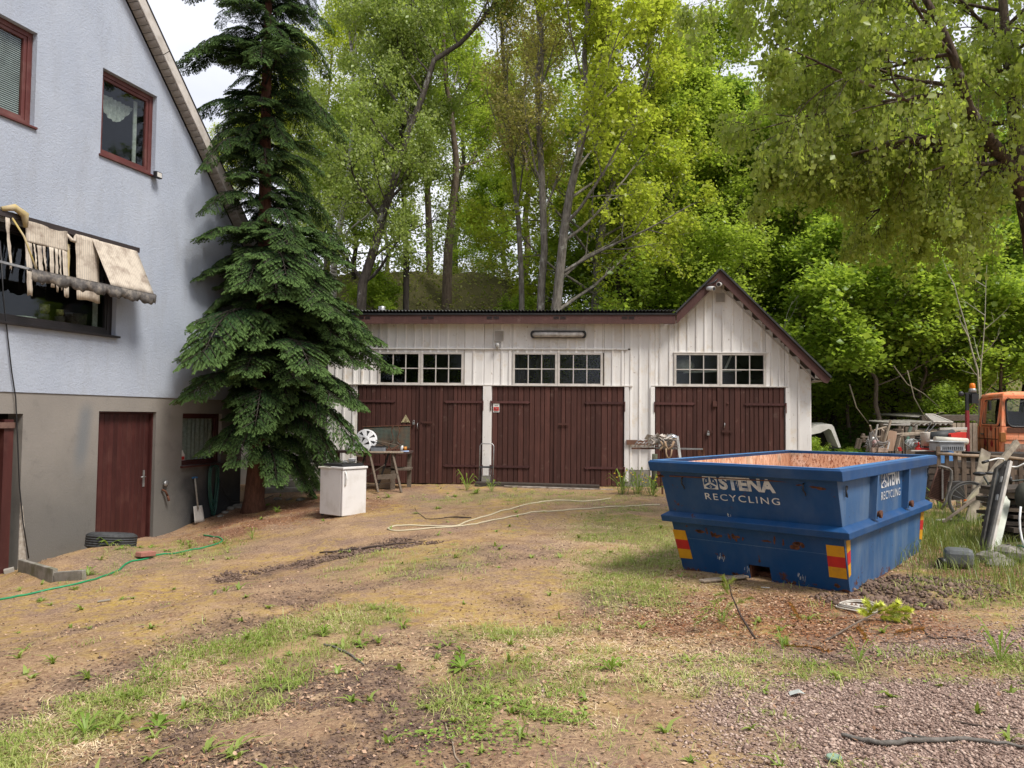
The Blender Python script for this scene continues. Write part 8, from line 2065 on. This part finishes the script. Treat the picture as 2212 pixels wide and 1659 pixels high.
WD = [(235, 1205, 1, 1.5, 'leafy dandelion in front of the tyre'), (190, 1245, 1, 1.1, 'weed hanging over the concrete edging slab'), (262, 1215, 0, 1.1, 'weed between tyre and brick'), (300, 1200, 0, 1.0, 'low weed behind the pinkish brick'), (325, 1190, 0, 1.1, 'low weed by the cellar door step'), (360, 1195, 3, 1.1, 'flat weed above the green hose'), (392, 1200, 0, .9, 'weed right below the green hose bend'), (90, 1300, 0, .8, 'small weed by the green hose at the left'), (160, 1275, 0, .8, 'small weed touching the green hose'),
 (1008, 1060, 2, 2.0, 'tall stemmed dandelion before the left garage post'), (1030, 1066, 1, 1.2, 'leafy weed by the hand truck foot'), (1062, 1062, 2, 1.4, 'dandelion in front of the hand truck'), (985, 1072, 0, 1.1, 'low weed left of the tall dandelion'), (936, 1040, 2, 1.8, 'thistle-like weed under the workbench end'), (925, 1045, 1, 1.3, 'weed beside the trestle feet'),
 (840, 1075, 1, 1.1, 'weed right of the fridge foot'), (598, 1108, 1, 1.1, 'weed at the right of the conifer foot'), (575, 1092, 3, 1.4, 'broad weed beside the conifer trunk'), (900, 1110, 0, .9, 'small weed on the grass before the workbench'), (946, 1098, 0, 1.0, 'small weed left of the forked twig'),
 (1320, 1450, 1, 1.0, 'upright dandelion rosette in the lower middle'), (1000, 1440, 0, 1.5, 'wide flat weed rosette in the lower middle'), (322, 1475, 2, .8, 'single upright leaf in the left grass strip'), (185, 1585, 1, 1.0, 'dandelion in the lower left straw'), (340, 1570, 0, 1.1, 'flat rosette in the lower left'), (1050, 1520, 3, .9, 'small rosette near the clover patch'),
 (2160, 1430, 2, 1.3, 'grass tuft at the right edge of the gravel'), (1855, 1430, 2, .9, 'thin tuft between gravel and leaf litter'), (1690, 1400, 2, .7, 'thin tuft below the severed sapling'), (1560, 1345, 2, .9, 'tuft at the foot of the fir seedling'), (700, 1370, 1, .8, 'weed in the middle of the grass strip'), (870, 1360, 1, .7, 'weed at the right end of the grass strip'), (780, 1395, 3, .9, 'low weed beside the grey stick'), (545, 1165, 2, 1.0, 'grass tuft below the conifer litter'), (265, 1295, 0, .6, 'tiny weed by the grey board piece')]
for px, py, k, sc, lb in WD: weed(px, py, k, sc, lb, 'weeds in the yard')
# yellow flowers by the gable foundation
def flowers(px, py, h, n, lb):
    p = ray_ground(px, py); t = thing('flowering_plant', lb, 'plant', p, 0, 'yellow flowering plants by the garage wall')
    l = link('leaves', WM[2], t, None, None, (1.5, 1.5, 1.6*h/.5))
    m = MB()
    for k in range(n): a = rr_.uniform(0, 6.28); r_ = rr_.uniform(.05, .28); q = Vector((r_*math.cos(a), r_*math.sin(a)*.6, h*rr_.uniform(.55, 1.0))); m.tube([(q.x*.4, q.y*.4, 0), (q.x*.7, q.y*.7, q.z*.6), q], .004, 3); m.smooth = True
    m.build('stems', M_HOSEG if False else simple('green_stem', (.12, .19, .05), None, 9) if 'green_stem' not in bpy.data.materials else bpy.data.materials['green_stem'], t)
    rs = random.Random(px); 
    for k in range(n):
        a = rs.uniform(0, 6.28); r_ = rs.uniform(.05, .28); q = Vector((r_*math.cos(a), r_*math.sin(a)*.6, h*rs.uniform(.6, 1.0)))
        m = MB(); m.sphere(q, .022, 6, (1, 1, .5)); m.build('flower', M_FLOW, t)
        m = MB(); m.tube([(q.x*.4, q.y*.4, 0), (q.x*.8, q.y*.8, q.z*.6), q], .004, 3); m.build('stem', bpy.data.materials['green_stem'], t)
flowers(1345, 1068, .50, 6, 'yellow flowered clump at the right foot of the middle doors'); flowers(1378, 1068, .52, 7, 'yellow flowered clump in front of the concrete foundation'); flowers(1410, 1072, .40, 5, 'yellow flowered clump beside the skip corner'); flowers(2030, 1100, .35, 5, 'yellow flowered clump behind the far end of the skip')
# severed conifer boughs standing in the litter before the skip
M_LIME = leaf_mat('lime_needles', (.60, .66, .08), (.82, .84, .20), .3)
M_PALEG = leaf_mat('wilting_green_needles', (.20, .24, .05), (.34, .36, .10), .35)
M_RUSTN = leaf_mat('rusty_needles', (.28, .10, .03), (.42, .19, .06), .2)
def needle_spray(pts, L, mat, name, parent, seed, dens=70):
    gg = np.random.default_rng(seed); V = []; F = []; var = []
    for a, b in pts:
        a, b = np.array(a), np.array(b); ax = (b-a)/np.linalg.norm(b-a)
        for i in range(dens):
            t = gg.random(); p = a+(b-a)*t; d = gg.normal(0, 1, 3); d -= ax*(d@ax); d /= np.linalg.norm(d); d = d+ax*.8; d /= np.linalg.norm(d); s = np.cross(d, ax); s /= np.linalg.norm(s); l = L*gg.uniform(.6, 1.2); w = .010; k = len(V)
            V += [p-s*w/2, p+s*w/2, p+d*l]; F.append((k, k+1, k+2)); var.append(gg.random())
    return link(name, np_mesh(name, np.array(V), np.array(F), mat, {'var': var}), parent)
p0 = ray_ground(1778, 1388); q0 = at(1905, 1318, p0.y+.55); dv = q0-p0
t = thing('severed_spruce_bough', 'severed spruce bough with lime yellow shoots in front of the skip', 'branch', p0)
m = MB(); m.tube([(0, 0, 0), tuple(dv*.5+Vector((0, 0, .01))), tuple(dv)], [.009, .008, .006], 6); m.build('stem', M_BB, t)
def rel(px, py, Y): return tuple(at(px, py, Y)-p0)
Yq = p0.y+.55
segs_ = [((1870, 1335), (1895, 1305)), ((1880, 1318), (1870, 1298)), ((1885, 1316), (1905, 1305)), ((1895, 1325), (1935, 1305)), ((1910, 1325), (1960, 1312)), ((1920, 1325), (1962, 1330)), ((1930, 1318), (1940, 1302)), ((1945, 1318), (1968, 1318)), ((1900, 1332), (1940, 1338)), ((1875, 1330), (1860, 1318))]
needle_spray([(rel(*a, Yq), rel(*b, Yq-.05)) for a, b in segs_], .045, M_LIME, 'lime_shoots', t, 1, 170)
needle_spray([(rel(a[0]+8, a[1]+14, Yq), rel(b[0]-2, b[1]+26, Yq-.05)) for a, b in segs_[3:8]], .035, M_CON if False else M_PALEG, 'green_needles', t, 2, 50)
p0 = ray_ground(1632, 1382)
t = thing('fir_sapling', 'leaning little fir sapling with pale green sprays left of the spruce bough', 'sapling', p0)
a1 = at(1600, 1330, p0.y+.12)-p0; a2 = at(1580, 1285, p0.y+.2)-p0; a3 = at(1572, 1245, p0.y+.2)-p0
m = MB(); m.tube([(0, 0, 0), tuple(a1*.5), tuple(a1), tuple(a2), tuple(a3)], [.010, .009, .008, .005, .003], 6); m.build('stem', M_BARKD, t)
YY = p0.y+.15
needle_spray([(rel(a, b, YY), rel(c, d, YY+.05)) for a, b, c, d in ((1575, 1285, 1560, 1260), (1570, 1290, 1535, 1300), (1560, 1295, 1510, 1320), (1545, 1305, 1500, 1340), (1585, 1300, 1560, 1325), (1572, 1262, 1585, 1250), (1590, 1305, 1625, 1290), (1565, 1280, 1545, 1285), (1530, 1330, 1500, 1350), (1570, 1262, 1560, 1245))], .035, M_PALEG, 'pale_sprays', t, 3, 45)
for i, (pp, lb) in enumerate([([(1690, 1398), (1750, 1400), (1790, 1412)], 'rusty brown fir twig on the litter below the sapling'), ([(1930, 1375), (1970, 1370), (1995, 1365)], 'rusty brown twig on the litter below the lime shoots'), ([(1850, 1362), (1865, 1375), (1870, 1390)], 'yellowing little twig near the spruce bough'), ([(1705, 1310), (1715, 1325), (1728, 1345)], 'rusty twig standing near the wire coil')]):
    P_ = ground_path(pp, .01, .01, sub=2); t = thing('brown_twig', lb, 'twig', P_[0], 0, 'rusty twigs in the litter')
    m = MB(); m.tube([p-P_[0] for p in P_], .004, 4); m.build('stem', M_BARKD, t)
    needle_spray([(tuple(P_[j]-P_[0]), tuple(P_[j+1]-P_[0]+Vector((0, 0, .01)))) for j in range(len(P_)-1)], .03, M_RUSTN, 'needles', t, 20+i, 30)
